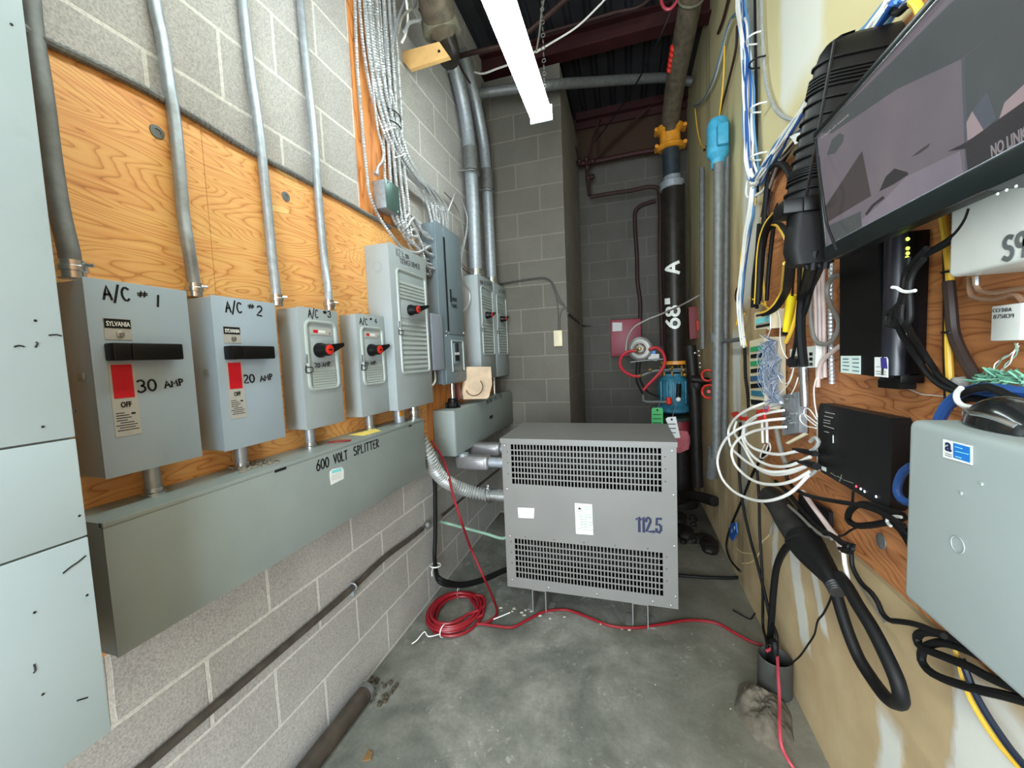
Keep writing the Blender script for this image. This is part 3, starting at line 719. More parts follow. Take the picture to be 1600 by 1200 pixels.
finish(B().obox((-1.037, 1.60, 1.185), (0, 1, 0), (1, 0, 0), (0, 0, 1), .03, .004, .03, .001), 'orange_tag', 'orange_paint', t)
t = thing('conduit_nipple', (-1.05, 1.74, 1.138), 'ribbed silver connector under the transformer switch right corner', 'conduit', 'nipples on the long splitter')
finish(B().lathe((-1.05, 1.735, 1.13), (0, 0, 1), [(.026, 0), (.026, .02), (.021, .022), (.021, .032), (.027, .034), (.027, .05), (.022, .052), (.022, .077)], 16), 'tube', 'bright_steel', t)

s2 = thing('splitter_trough', (-1.07, 2.7, .845), 'shorter grey trough at the back below the farther switch boxes', 'trough')
finish(B().box(PX + .0005, XT - .004, 2.085, 3.29, .848, 1.125, .003), 'body', 'splitter_paint', s2)
finish(B().box(XT - .004, XT, 2.088, 3.288, .850, 1.122, .002), 'cover', 'splitter_paint', s2)
for kz in (1.045, .945):
    finish(B().torus((-1.09, 2.085, kz), (0, 1, 0), .030, .0012, 20, 5).torus((-1.09, 2.085, kz), (0, 1, 0), .021, .0012, 20, 5), 'knockout', 'splitter_paint', s2)
hand(s2, '240 VOLT', (-0.99, 2.6301, 1.0917), (-0.99, 2.7715, 1.0979), .030, (1, 0, 0), w=.004)
hand(s2, 'SPLITTER', (-0.99, 2.8015, 1.0992), (-0.99, 2.9931, 1.1024), .030, (1, 0, 0), w=.004)
finish(B().prism([(-0.9895, 2.6848, 0.9983), (-0.9895, 2.6817, 0.9748), (-0.9895, 2.7531, 0.9727), (-0.9895, 2.7564, 0.9967)], (.0006, 0, 0)), 'sticker', 'marker', s2)

# =================================================================== distribution panel
XP = -1.037
pn = thing('breaker_panel', (-1.09, 2.23, 1.285), 'tall blue grey breaker panel with black door slot fed by white armoured cables', 'panel')
finish(B().box(PX + .0005, XP - .01, 2.075, 2.395, 1.285, 2.225, .003), 'body', 'dark_panel_paint', pn)
finish(B().box(XP - .01, XP - .004, 2.062, 2.405, 1.280, 2.230, .003), 'trim_frame', 'dark_panel_paint', pn)
ud = finish(B().box(XP - .004, XP + .002, 2.16, 2.40, 1.585, 2.215, .002), 'upper_door', 'dark_panel_paint', pn)
finish(B().box(XP - .002, XP + .003, 2.158, 2.172, 1.60, 2.16), 'door_slot', 'marker', pn)
finish(B().box(XP + .002, XP + .006, 2.205, 2.222, 1.78, 1.86, .001), 'door_latch', 'black_plastic', ud)
hand(ud, 'HOUSE', (-1.033, 2.2333, 1.7921), (-1.033, 2.2996, 1.7923), .022, (1, 0, 0), w=.003)
hand(ud, 'PANEL', (-1.033, 2.2192, 1.7512), (-1.033, 2.3044, 1.7525), .022, (1, 0, 0), w=.003)
ld = finish(B().box(XP - .004, XP + .002, 2.10, 2.40, 1.285, 1.578, .002), 'lower_cover', 'dark_panel_paint', pn)
finish(B().tube([(XP + .002, 2.19, 1.545), (XP + .002, 2.36, 1.545), (XP + .002, 2.36, 1.355), (XP + .002, 2.19, 1.355), (XP + .002, 2.19, 1.545)], .006, 6, smooth=False), 'recess_frame', 'louver_paint', ld)
br = finish(B().box(XP + .002, XP + .010, 2.205, 2.30, 1.40, 1.53, .002), 'main_breaker', 'dark_panel_paint', ld)
finish(B().box(XP + .01, XP + .022, 2.225, 2.25, 1.475, 1.53, .002).box(XP + .01, XP + .014, 2.22, 2.275, 1.42, 1.455), 'toggle', 'black_plastic', br)
finish(B().box(XP + .01, XP + .0112, 2.22, 2.28, 1.457, 1.472), 'toggle_label', 'white_label', br)
for yy, zz in ((2.13, 1.60), (2.385, 1.60), (2.125, 1.572)):
    finish(B().lathe((XP + .002, yy, zz), (1, 0, 0), [(.006, 0), (.005, .003)], 10), 'screw', 'bright_steel', pn)

# grey cover box bolted to the near side of the panel
gb = thing('cover_box', (-1.07, 1.99, 1.37), 'small blue grey cover box between the transformer switch and the breaker panel', 'junction box')
finish(B().box(PX + .0005, -1.030, 1.93, 2.055, 1.375, 1.685, .012, 3), 'body', mat('lavender_paint', (140, 148, 162), .42, var=.03), gb)
finish(B().box(-1.040, -1.022, 1.925, 2.06, 1.372, 1.688, .006, 3), 'lid', 'lavender_paint', gb)
single(B().tube([(-1.06, 2.0, 1.38), (-1.05, 1.985, 1.33), (-1.04, 1.95, 1.30), (-1.06, 1.90, 1.27)], .0055, 8), 'white_cable', 'white_cable', 'thin white cable curving from under the small cover box', 'cable')

# nipple, black bushing, broken clay tile and board on the rear trough
t = thing('conduit_nipple', (-1.06, 2.22, 1.13), 'short bright nipple with black bushing on the rear trough', 'conduit')
finish(B().cyl((-1.06, 2.22, 1.18), (-1.06, 2.22, 1.285), .014), 'tube', 'bright_steel', t)
bu = B().lathe((-1.06, 2.22, 1.126), (0, 0, 1), [(.034, 0), (.040, .012), (.040, .03), (.032, .034), (.032, .055), (.024, .06)], 12)
for k in range(8):
    a = k * PI / 4
    bu.box(-1.06 + math.cos(a) * .042 - .006, -1.06 + math.cos(a) * .042 + .006, 2.22 + math.sin(a) * .042 - .006, 2.22 + math.sin(a) * .042 + .006, 1.126, 1.16, .002)
finish(bu, 'bushing', 'black_plastic', t)
single(B().cyl((-1.06, 3.02, 1.125), (-1.06, 3.02, 1.275), .013), 'conduit_nipple', 'bright_steel', 'thin bright nipple below the farthest rotary switch box', 'conduit')
cb_ = thing('broken_board', (-1.06, 2.50, 1.127), 'weathered square scrap board with a round saw cut leaning on the rear trough', 'board')
finish(B().prism([(-1.0409, 2.42, 1.3761), (-0.9027, 2.52, 1.368), (-0.8991, 2.52, 1.2483), (-0.9269, 2.52, 1.1596), (-0.9343, 2.5, 1.1485), (-1.0498, 2.36, 1.1615), (-1.0576, 2.36, 1.1873), (-1.0386, 2.36, 1.2808)], (-.012, .012, 0)), 'board', 'cardboard', cb_)
finish(B().torus((-0.9863, 2.405, 1.2377), (.55, -.8, -.1), .058, .003, 24, 6, .3, 3.9), 'saw_cut', mat('burnt_edge', (80, 52, 40), .8), cb_)
finish(B().prism([(-1.146, 2.34, 1.2675), (-1.0719, 2.34, 1.266), (-1.0496, 2.34, 1.1724), (-1.0971, 2.34, 1.1472), (-1.1422, 2.34, 1.1733)], (.004, .01, 0)), 'wood_scrap', mat('maroon_wood', (120, 74, 66), .8, var=.2), cb_)

# =================================================================== junction box on the plywood strip
jb = thing('junction_box', (-1.1, 1.66, 2.16), 'small metal junction box screwed to the plywood strip among the cables', 'junction box')
finish(B().box(-1.137, -1.07, 1.635, 1.745, 2.155, 2.285, .003), 'body', 'galvanized', jb)
finish(B().box(-1.07, -1.066, 1.632, 1.748, 2.152, 2.288, .002), 'cover', mat('green_steel', (92, 118, 114), .35, .5), jb)
for yy, zz in ((1.65, 2.275), (1.73, 2.165)):
    finish(B().lathe((-1.066, yy, zz), (1, 0, 0), [(.006, 0), (.005, .003)], 10), 'screw', 'bright_steel', jb)

# =================================================================== armoured cables
def armoured(pts, label, group, r=.0074, m='cable_alu', end=True):
    t = thing('armoured_cable', pts[-1], label, 'cable', group)
    finish(B().tube(pts, r, 6, .0042, rib=(.0125, .20)), 'armour', m, t)
    if end:
        e = Vector(pts[-1]); d = (Vector(pts[-2]) - e).normalized()
        finish(B().lathe(e, d, [(.011, -.004), (.011, .008), (.009, .010), (.009, .022)], 10), 'connector', 'galvanized', t)
    return t
def top(y, x): return [(x, y, 3.97)]
G1 = 'armoured cables sweeping over into the breaker panel top'; L1 = 'one of several silver armoured cables sweeping down into the top of the breaker panel'
random.seed(11)
for k in range(9):
    f = k / 8.0
    xw = -1.118 + .014 * (k % 3)
    y0 = 1.60 + .019 * k
    yt = 2.12 + .026 * k
    armoured(top(y0, xw) + [(xw, y0 + .002, 3.3), (xw, y0 + .006, 2.85 - .04 * f), (xw + .01, 1.65 + .020 * k, 2.62), (xw + .016, 1.74 + .016 * k, 2.50 - .012 * (k % 2)), (xw + .022, 1.90 + .012 * k, 2.415 + .014 * f), (xw + .02, 2.02 + .018 * k, 2.395 + .028 * f), (xw + .012, yt - .01, 2.345 + .03 * f), (-1.085 + .01 * (k % 2), yt, 2.232)], L1, G1)
G2 = 'armoured cables hanging down to the breaker panel side'; L2 = 'one of several silver armoured cables looping down behind the transformer switch to the panel side'
ends = [2.19, 2.17, 2.15, 2.12, 2.10, 2.06, 2.04, 2.01, 1.985, 1.955]
for k in range(10):
    xw = -1.118 + .016 * (k % 3)
    y0 = 1.715 + .0155 * k
    ze = ends[k] - .03
    armoured(top(y0, xw) + [(xw, y0, 3.2), (xw, y0 + .006, 2.75), (xw, y0 + .004, 2.46), (xw + .008, y0 + .01 * (k % 3 - 1), 2.26), (xw + .02, 1.76 + .012 * k, 2.12 - .008 * k), (xw + .03, 1.84 + .012 * k, ze + .055), (xw + .034, 1.95, ze + .004 * (k % 2)), (-1.10 + .018 * (k % 3), 2.068, ze)], L2, G2)
armoured(top(1.585, -1.125) + [(-1.125, 1.583, 3.2)] + [(-1.125, 1.5619, 2.7566), (-1.125, 1.5652, 2.6229), (-1.125, 1.5716, 2.4333), (-1.125, 1.5798, 2.2967), (-1.115, 1.5786, 2.1953), (-1.115, 1.6376, 2.1203), (-1.09, 1.6864, 2.051), (-1.09, 1.7941, 2.0079), (-1.06, 1.8681, 1.9997), (-1.06, 2.0299, 2.0742)] + [(-1.075, 2.068, 2.07)], 'lone silver armoured cable running down the left edge of the plywood strip', None, .007)
armoured(top(1.845, -1.125) + [(-1.125, 1.85, 3.2), (-1.125, 1.85, 2.6), (-1.12, 1.85, 2.45), (-1.11, 1.87, 2.2), (-1.09, 1.95, 2.08), (-1.085, 2.068, 1.93)], 'silver armoured cable at the right edge of the bundle on bare block', None, .0066)
armoured(top(1.60, -1.10) + [(-1.10, 1.61, 3.2), (-1.10, 1.63, 2.8)] + [(-1.1, 1.6502, 2.5255), (-1.1, 1.6851, 2.4322), (-1.1, 1.6697, 2.3839), (-1.1, 1.6301, 2.337), (-1.1, 1.6167, 2.3024)], 'silver armoured cable ending in the small junction box', None, .006)
for k, q in enumerate([(1.70, 2.54, .05, -.5), (1.79, 2.46, .055, -.5)]):
    single(B().tube([(-1.07, q[0] - q[2], q[1] - .035), (-1.065, q[0], q[1]), (-1.07, q[0] + q[2], q[1] + .035)], .0028, 6), 'cable_tie', 'zip_white', ['upper white tie around the sweeping cables', 'lower white tie around the sweeping cables'][k], 'cable tie')
for k, zz in enumerate((2.60, 2.655)):
    single(B().tube([(-1.095, 1.715, zz), (-1.072, 1.75, zz + .002), (-1.068, 1.80, zz), (-1.10, 1.86, zz + .004)], .003, 6), 'cable_tie', 'marker', ['lower black tie around the hanging armoured cables', 'upper black tie around the hanging armoured cables'][k], 'cable tie')
# thin white cables from the pipes to the panel
single(B().tube([(-1.1, 2.3807, 2.3929), (-1.08, 2.4274, 2.488), (-1.08, 2.4734, 2.5382), (-1.08, 2.5766, 2.5213), (-1.08, 2.6564, 2.4386), (-1.08, 2.6179, 2.3155), (-1.08, 2.5357, 2.1926), (-1.05, 2.4345, 2.0927), (-1.05, 2.4599, 2.0434)], .005, 8), 'white_cable', 'cable_alu', 'thin silver cable arching over the right of the breaker panel', 'cable')
single(B().tube([(-1.13, 2.5615, 3.382), (-1.13, 2.7266, 3.4554), (-1.13, 2.8715, 3.4109), (-1.13, 2.8994, 3.2406), (-1.13, 2.888, 2.9517), (-1.13, 2.8505, 2.556), (-1.08, 2.615, 2.2925), (-1.08, 2.529, 2.1389), (-1.06, 2.4615, 2.0448), (-1.06, 2.4823, 1.9547), (-1.06, 2.5765, 1.9041), (-1.06, 2.5797, 1.8376), (-1.06, 2.5037, 1.7757), (-1.06, 2.4239, 1.7417)], .0052, 8), 'white_cable', 'cable_alu', 'thin silver cable following the wide bright conduit then looping to the panel', 'cable')
single(B().tube([(-1.12, 2.3803, 2.5172), (-1.12, 2.4845, 2.5067), (-1.12, 2.594, 2.4679), (-1.12, 2.6516, 2.3977), (-1.12, 2.6624, 2.3016), (-1.06, 2.4821, 2.2107)], .0045, 8), 'white_cable', 'grey_cable', 'thin grey cable arching onto the panel right edge', 'cable')
t = thing('orange_wire_pair', (-1.08, 2.5, 2.05), 'pair of brown wires between panel edge and far switch box', 'wire')
for k in range(2):
    finish(B().tube([(-1.09, 2.5351, 2.0935), (-1.09, 2.5996, 2.0762), (-1.09, 2.6925, 2.0675)] if k == 0 else [(-1.09, 2.5323, 2.0711), (-1.09, 2.5967, 2.0533), (-1.09, 2.6907, 2.0533)], .004, 6), 'wire', ('copper', 'rust_pipe')[k], t)

# wide conduits at the far left feeding the far switches
def wide_conduit(pts, r, label):
    t = thing('electrical_conduit', pts[-1], label, 'conduit', 'wide conduits at the far end of the left wall')
    finish(B().tube(pts, r, 16, .03), 'tube', 'galvanized', t)
    e = Vector(pts[-1])
    finish(B().lathe(e, (0, 0, 1), [(r * 1.3, 0), (r * 1.3, .02), (r * 1.1, .022), (r * 1.1, .06)], 16), 'connector', 'bright_steel', t)
    finish(B().lathe((e.x, e.y, 2.80), (0, 0, 1), [(r * 1.14, 0), (r * 1.14, .16)], 16), 'coupling', 'galvanized_dull', t)
    finish(B().tube([(XL + .008, e.y - r - .03, 2.78), (e.x + r * .7, e.y - r * 1.05, 2.78), (e.x + r * 1.06, e.y, 2.78), (e.x + r * .7, e.y + r * 1.05, 2.78), (XL + .008, e.y + r + .03, 2.78)], .006, 6), 'strap', 'bright_steel', t)
    return t
wide_conduit([(-1.098, 2.30, 3.60), (-1.096, 2.45, 3.53), (-1.094, 2.58, 3.43), (-1.086, 2.70, 3.25), (-1.08, 2.755, 3.05), (-1.075, 2.76, 2.8), (-1.07, 2.755, 2.4), (-1.07, 2.752, 2.03)], .047, 'wide bright conduit curving down onto the nearer far switch box')
wide_conduit([(-1.09, 2.72, 3.62), (-1.09, 2.86, 3.52), (-1.088, 3.0, 3.36), (-1.08, 3.08, 3.15), (-1.075, 3.10, 2.9), (-1.072, 3.10, 2.4), (-1.07, 3.10, 2.03)], .044, 'wide bright conduit dropping onto the farthest switch box by the pier')

# =================================================================== dry-type transformer
TX0, TX1, TY0, TY1, TZ0, TZ1 = -.676, .220, 2.0, 2.495, .135, .985
mat('transformer_paint', (120, 119, 116), .42, var=.04, scale=5, spots=.05)
tr = thing('transformer', (-.23, 2.25, 0), 'large grey ventilated transformer marked 112.5 standing at the end of the aisle', 'transformer')
GX0, GX1 = -.622, .150
g1, g0 = (.952, .732), (.420, .195)      # upper / lower grille: top z, bottom z (slightly different in view)
fr = B()
fr.box(TX0, GX0, TY0, TY0 + .003, TZ0, .962).box(GX1, TX1, TY0, TY0 + .003, TZ0, .962)
fr.box(GX0, GX1, TY0, TY0 + .003, g0[0], g1[1]).box(GX0, GX1, TY0, TY0 + .003, TZ0, g0[1])
fr.box(GX0, GX1, TY0, TY0 + .003, g1[0], .962)
fp_ = finish(fr, 'front_panel', 'transformer_paint', tr)
for nm, (zt, zb) in (('upper_grille', g1), ('lower_grille', g0)):
    g = B(); nC, nR = 43, 7; px_ = (GX1 - GX0) / nC; pz_ = (zt - zb) / nR
    for i in range(nC + 1):
        w = .0058 if 0 < i < nC else .001
        xx = GX0 + i * px_; g.box(xx - w / 2, xx + w / 2, TY0, TY0 + .002, zb, zt)
    for j in range(1, nR):
        zz = zb + j * pz_; g.box(GX0, GX1, TY0 + .0002, TY0 + .0022, zz - .0036, zz + .0036)
    finish(g, nm, 'transformer_paint', fp_)
sh = B().box(TX0, TX0 + .003, TY0 + .003, TY1, TZ0, TZ1 - .006).box(TX1 - .003, TX1, TY0 + .003, TY1, TZ0, TZ1 - .006).box(TX0 + .003, TX1 - .003, TY1 - .003, TY1, TZ0, TZ1 - .006).box(TX0 + .003, TX1 - .003, TY0 + .003, TY1 - .003, TZ0, TZ0 + .003)
finish(sh, 'case', 'transformer_paint', tr)
finish(B().box(TX0 - .006, TX1 + .004, TY0 - .006, TY1 + .004, TZ1 - .003, TZ1).box(TX0 - .006, TX1 + .004, TY0 - .006, TY0 - .001, TZ1 - .026, TZ1 - .003).box(TX0 - .006, TX0 - .001, TY0 - .001, TY1, TZ1 - .026, TZ1 - .003).box(TX1, TX1 + .004, TY0 - .001, TY1, TZ1 - .026, TZ1 - .003), 'lid', 'transformer_paint', tr)
co = B()
for xx in (-.48, -.23, .02):
    co.lathe((xx, 2.26, .30), (0, 0, 1), [(.095, 0), (.105, .02), (.105, .46), (.09, .48)], 20)
co.box(-.60, .14, 2.21, 2.31, .19, .30).box(-.60, .14, 2.21, 2.31, .78, .88)
finish(co, 'core_and_coils', 'dark_core', tr)
finish(B().box(TX0 + .004, TX1 - .004, TY1 - .012, TY1 - .004, TZ0 + .004, TZ1 - .01).box(TX0 + .004, TX0 + .010, TY0 + .02, TY1 - .012, TZ0 + .004, TZ1 - .01).box(TX1 - .010, TX1 - .004, TY0 + .02, TY1 - .012, TZ0 + .004, TZ1 - .01).box(TX0 + .01, TX1 - .01, TY0 + .02, TY1 - .012, TZ1 - .014, TZ1 - .008).box(TX0 + .01, TX1 - .01, TY0 + .02, TY1 - .012, TZ0 + .004, TZ0 + .010), 'shade_lining', 'dark_core', tr)  # dark sheets added inside, painting in the shade behind the grilles
ft = B()
for xa in (-.535, 0.0):
    for yy in (2.008, 2.36):
        ft = B().box(xa - .002, xa + .078, yy, yy + .11, .126, .1345).box(xa - .002, xa + .004, yy, yy + .11, .0, .126).box(xa + .072, xa + .078, yy, yy + .11, 0, .126).box(xa - .035, xa - .002, yy + .01, yy + .10, 0, .005).box(xa + .078, xa + .112, yy + .01, yy + .10, 0, .005)
        finish(ft, 'mounting_foot', 'transformer_paint', tr)
sw = [(-.66, .945), (-.655, .70), (-.65, .43), (-.648, .175), (.20, .94), (.205, .72), (.205, .46), (.208, .20), (-.44, .158), (-.18, .158), (.185, .15), (.10, .158)]
for x_, z_ in sw:
    finish(B().lathe((x_, TY0, z_), (0, -1, 0), [(.0055, 0), (.0045, .003), (.002, .004)], 10), 'screw', 'bright_steel', fp_)
rv = B()
for k in range(3):
    for x_ in (-.643, .168):
        rv.lathe((x_, TY0, .91 - k * .062), (0, -1, 0), [(.003, 0), (.0025, .0012)], 8); rv.lathe((x_, TY0, .40 - k * .062), (0, -1, 0), [(.003, 0), (.0025, .0012)], 8)
for k in range(5): rv.lathe((-.56 + k * .16, TY0, .435), (0, -1, 0), [(.003, 0), (.0025, .0012)], 8)
finish(rv, 'rivets', 'marker', fp_)
la = (0.0285, 2, 0.5176); lb = (0.1502, 2, 0.5222)
mat('navy_ink', (22, 30, 66), .5, var=.03)
big = {'1': (.34, [[(.02, .80), (.20, .94), (.20, .06)]]), '2': (.50, [[(.06, .72), (.08, .86), (.22, .94), (.36, .86), (.38, .70), (.06, .09), (.42, .09)]]), '.': (.26, [[(.10, .10), (.14, .10)]]), '5': (.50, [[(.40, .92), (.10, .92), (.08, .52), (.26, .58), (.40, .46), (.40, .24), (.26, .07), (.08, .12), (.06, .26)]])}
nb = sum(big[ch][0] for ch in '112.5'); u_ = 0
for ch in '112.5':
    k_ = (lb[0] - la[0]) / nb
    bb = B(); stroke_ribbons(bb, [[(u_ + p[0] * k_, p[1] * .084) for p in s] for s in big[ch][1]], .0135, plane_map((la[0], TY0, la[2]), (1, 0, 0), (0, 0, 1), (0, -1, 0), .0004))
    finish(bb, 'printed_number', 'navy_ink', fp_); u_ += big[ch][0] * k_
wl = finish(B().prism([(-0.5964, 1.9995, 0.5987), (-0.5019, 1.9995, 0.602), (-0.5077, 1.9995, 0.5441), (-0.5951, 1.9995, 0.5406)], (0, -.0006, 0)), 'small_label', 'white_label', fp_)
hand(wl, 'X X X', (-0.5831, 1.9988, 0.56), (-0.5175, 1.9988, 0.5652), .02, (0, -1, 0), m='label_grey', w=.002)
nl = finish(B().prism([(-0.2815, 1.9995, 0.6461), (-0.1918, 1.9995, 0.6455), (-0.1896, 1.9995, 0.4804), (-0.2798, 1.9995, 0.4788)], (0, -.0006, 0)), 'data_plate', 'white_label', fp_)
finish(B().prism([(-0.2585, 1.9988, 0.6272), (-0.2656, 1.9988, 0.6128), (-0.2455, 1.9988, 0.6143)], (0, -.0004, 0)), 'maker_mark', 'marker', nl)
fpz = B(); o_ = Vector((-0.2383, 1.9988, 0.6321))
for k, (a, b_) in enumerate(((0, .045), (0, .04), (-.028, .01), (-.028, .05), (-.028, .05), (-.025, .02), (-.02, .05), (-.028, .045), (-.02, .03), (-.028, .05))):
    zz = o_.z - .004 - k * .0135
    fpz.box(o_.x + a, o_.x + b_, 1.9984, 1.9988, zz - .0015, zz + .0015)
for xx in (-.012, .012, .035): fpz.box(o_.x + xx, o_.x + xx + .0015, 1.9984, 1.9988, o_.z - .12, o_.z - .05)
finish(fpz, 'fine_print', 'green_cable', nl)

# fittings between the rear trough / long trough and the transformer side
def lb_fitting(x, y, z, label):
    t = thing('conduit_elbow', (x, y, z), label, 'conduit fitting', 'conduit elbows feeding the transformer')
    finish(B().cyl((x - .10, y, z + .02), (x - .10, y, .85), .024).lathe((x - .10, y, .82), (0, 0, 1), [(.036, 0), (.036, .028)], 16), 'vertical_nipple', 'galvanized', t)
    bd = B().box(x - .145, x + .075, y - .042, y + .042, z - .048, z + .038, .022, 4)
    finish(bd, 'body', mat('cast_aluminium', (150, 148, 150), .38, .6, var=.1, scale=30), t)
    finish(B().box(x - .10, x + .05, y - .046, y - .040, z - .034, z + .018, .003), 'cover_plate', 'cast_aluminium', t)
    finish(B().cyl((x + .06, y, z - .002), (TX0, y, z - .002), .030), 'horizontal_nipple', 'galvanized', t)
    finish(B().lathe((TX0 - .003, y, z - .002), (-1, 0, 0), [(.038, 0), (.038, .015), (.034, .018), (.034, .04)], 14), 'locknut', 'bright_steel', t)
    return t
lb_fitting(-.885, 2.17, .80, 'cast aluminium conduit elbow nearer the camera entering the transformer side')
lb_fitting(-.885, 2.40, .825, 'cast aluminium conduit elbow behind the nearer one')
t = thing('flexible_conduit', (-.72, 2.08, .66), 'thick ribbed silver flexible conduit sagging from the long splitter to the transformer', 'conduit')
finish(B().tube([(-1.04, 1.758, 1.03)] + [(-1.0104, 1.78, 0.9466), (-0.9998, 1.82, 0.8605), (-0.9893, 1.88, 0.7863), (-0.9568, 1.95, 0.7216), (-0.8837, 2.02, 0.6644), (-0.7818, 2.06, 0.6337)], .0335, 14, .0028, rib=(.0175, .16)), 'ribbed_hose', 'flex_grey', t)
e = Vector((-0.7818, 2.06, 0.6337))
finish(B().lathe(e, (1, 0, 0), [(.040, -.01), (.040, .012), (.034, .014), (.034, .05), (.040, .052), (.040, TX0 - e.x)], 16), 'connector', 'bright_steel', t)
finish(B().torus(e + Vector((-.008, 0, 0)), (1, 0, .15), .042, .004, 20, 6).box(e.x - .014, e.x - .002, e.y - .006, e.y + .006, e.z + .04, e.z + .062, .002), 'clamp', 'bright_steel', t)
single(B().tube([(-1.12, 2.0801, 0.4397), (-1.05, 2.0438, 0.4494), (-0.952, 2.1, 0.4014), (-0.8289, 2.1, 0.3808), (-0.7141, 2.08, 0.3738)] + [(-.672, 2.08, .40)], .009, 8), 'ground_wire', 'green_cable', 'pale green ground wire crossing to the transformer case', 'wire')

# =================================================================== conduits and cables low on the left wall
t = thing('wall_conduit', (-1.13, 1.2, .44), 'thin dark conduit running along the left block wall at ankle height', 'conduit')
finish(B().tube([(-1.140, .20, .475), (-1.140, .57, .478), (-1.140, 1.29, .478)] + [(-1.14, 1.5381, 0.491), (-1.14, 1.7659, 0.4778), (-1.14, 1.9015, 0.4736)], .0125, 12, .03), 'tube', mat('dark_conduit', (92, 86, 80), .5, .4, var=.3, scale=20), t)
finish(B().sphere((-1.135, 1.9519, 0.4745), .022), 'elbow', 'galvanized_dull', t)
finish(B().tube([(-1.145, 2.1475, 0.4461), (-1.145, 2.6795, 0.4311), (-1.145, 3.4901, 0.4021)], .008, 8), 'branch', 'dark_conduit', t)
q = Vector((-1.137, 1.3151, 0.4845))
finish(B().torus(q, (0, .85, .2), .016, .004, 16, 6).box(q.x - .018, q.x + .004, q.y - .006, q.y + .006, q.z - .04, q.z - .012), 'strap', 'galvanized', t)
t = thing('black_cables', (-1.1, 1.75, .2), 'pair of thick black cables dropping behind the long splitter to the floor', 'cable')
for k in range(2):
    dx = .0 + .022 * k
    finish(B().tube([(-1.125 + dx * .3, 1.735 + dx, 1.10)] + [(-1.105, 1.9996, 0.7657), (-1.105, 2.0008, 0.5725), (-1.105, 1.9791, 0.3875), (-1.105, 1.9596, 0.2884), (-1.105, 1.965, 0.1997)] + [(-1.05, 1.90, .17 + dx), (-.98, 2.02, .085 + dx * .5), (-.90, 2.14, .05 + dx * .5), (-.80, 2.28, .045 + dx * .5), (-.65, 2.42, .055), (-.5, 2.47, .055)], .0125, 10, .02), 'cable', 'black_rubber', t)
qq = Vector((-1.105, 1.9523, 0.2262))
finish(B().torus(qq + Vector((0, .012, 0)), (0, .1, 1), .030, .004, 18, 6).tube([qq + Vector((0, -.02, 0)), qq + Vector((0.005, -.045, -.01)), qq + Vector((.01, -.05, -.03))], .003, 5), 'tie', 'zip_white', t)

# long black pipe lying at the foot of the wall
t = thing('floor_pipe', (-1.08, 1.0, 0), 'black pipe lying on the floor along the left wall', 'pipe')
finish(B().tube([(-1.093, .30, .034), (-1.093, 1.29, .034)], .034, 16, .1), 'tube', mat('grimy_pipe', (66, 58, 50), .6, .1, var=.35, scale=16), t)
finish(B().lathe((-1.093, 1.285, .034), (0, 1, 0), [(.037, 0), (.037, .02), (.025, .022), (.024, .004)], 16), 'collar', 'galvanized_dull', t)
b = B()
random.seed(5)
for k in range(40):
    b.sphere((random.uniform(-1.15, -1.0), random.uniform(1.28, 1.40), .004), random.uniform(.004, .012), 6, .6)
single(b, 'dirt_heap', mat('dirt', (70, 62, 50), .95, var=.3), 'small heap of dirt at the end of the black floor pipe', 'dirt', kind='stuff')

# =================================================================== red cable and coil
t = thing('cable_coil', (-.94, 1.87, 0), 'coil of red cable tied with white ties lying on the floor', 'cable coil')
random.seed(21)
pts = []
C0 = Vector((-.945, 1.87, 0)); 
N_ = 8
for i in range(N_ * 20 + 1):
    a = 2 * PI * i / 20
    turn = i / 20
    ra = .150 - .010 * (turn % 4) + .004 * math.sin(a * 1.7 + turn); rb_ = .178 - .011 * (turn % 4) + .004 * math.cos(a * .9)
    pts.append(C0 + Vector((ra * math.cos(a) + .012 * math.sin(turn * 2.2), rb_ * math.sin(a), .009 + .006 * turn + .003 * math.sin(a * 3))))
finish(B().tube(pts, .0078, 8, .03), 'wound_cable', 'red_cable', t)
finish(B().tube([pts[-1]] + [(-.90, 1.99, .05), (-.83, 2.0, .05), (-.80, 1.93, .04), (-.85, 1.88, .03), (-.93, 1.80, .02)], .0078, 8), 'loose_loop', 'red_cable', t)
for c in ((-1.0, 2.03), (-.94, 1.715)):
    finish(B().torus((c[0], c[1], .03), (1, .2 if c[1] > 2 else -.2, 0), .030, .003, 16, 5), 'tie', 'zip_white', t)
finish(B().tube([(-.955, 1.70, .02), (-1.0, 1.66, .03), (-1.03, 1.68, .035), (-1.05, 1.63, .02), (-1.07, 1.62, .008)], .003, 5), 'tie_tail', 'zip_white', t)
# run of the red cable: out of the rear trough, down to the floor, along the floor to the sleeve
single(B().tube([(-1.03, 1.8637, 0.9955), (-1, 1.8738, 0.9409), (-0.98, 1.9019, 0.8664), (-0.96, 1.901, 0.8028), (-0.92, 1.8624, 0.7106), (-0.86, 1.8217, 0.5834), (-0.8855, 2, 0.3224), (-0.8011, 1.95, 0.2077)] + [(-0.7896, 2.0537, 0.012), (-0.7214, 1.9236, 0.012), (-0.7535, 1.8471, 0.012), (-0.8003, 1.8259, 0.012), (-0.7768, 1.8314, 0.012)] + [(-0.6959, 1.8381, 0.01), (-0.6103, 1.8482, 0.01), (-0.5428, 1.9253, 0.01), (-0.4716, 2.0066, 0.01), (-0.3536, 2.0507, 0.01), (-0.227, 2.0149, 0.01), (-0.1083, 1.9764, 0.01), (0.0033, 1.9881, 0.01), (0.1312, 2.0427, 0.01), (0.2944, 2.1161, 0.01), (0.4165, 2.1196, 0.01), (0.491, 2.061, 0.01), (0.5492, 2.017, 0.01), (0.5919, 2.0059, 0.01)], .0068, 8), 'red_cable', 'red_cable', 'red cable dropping past the flexible conduit and snaking over the floor past the transformer', 'cable')
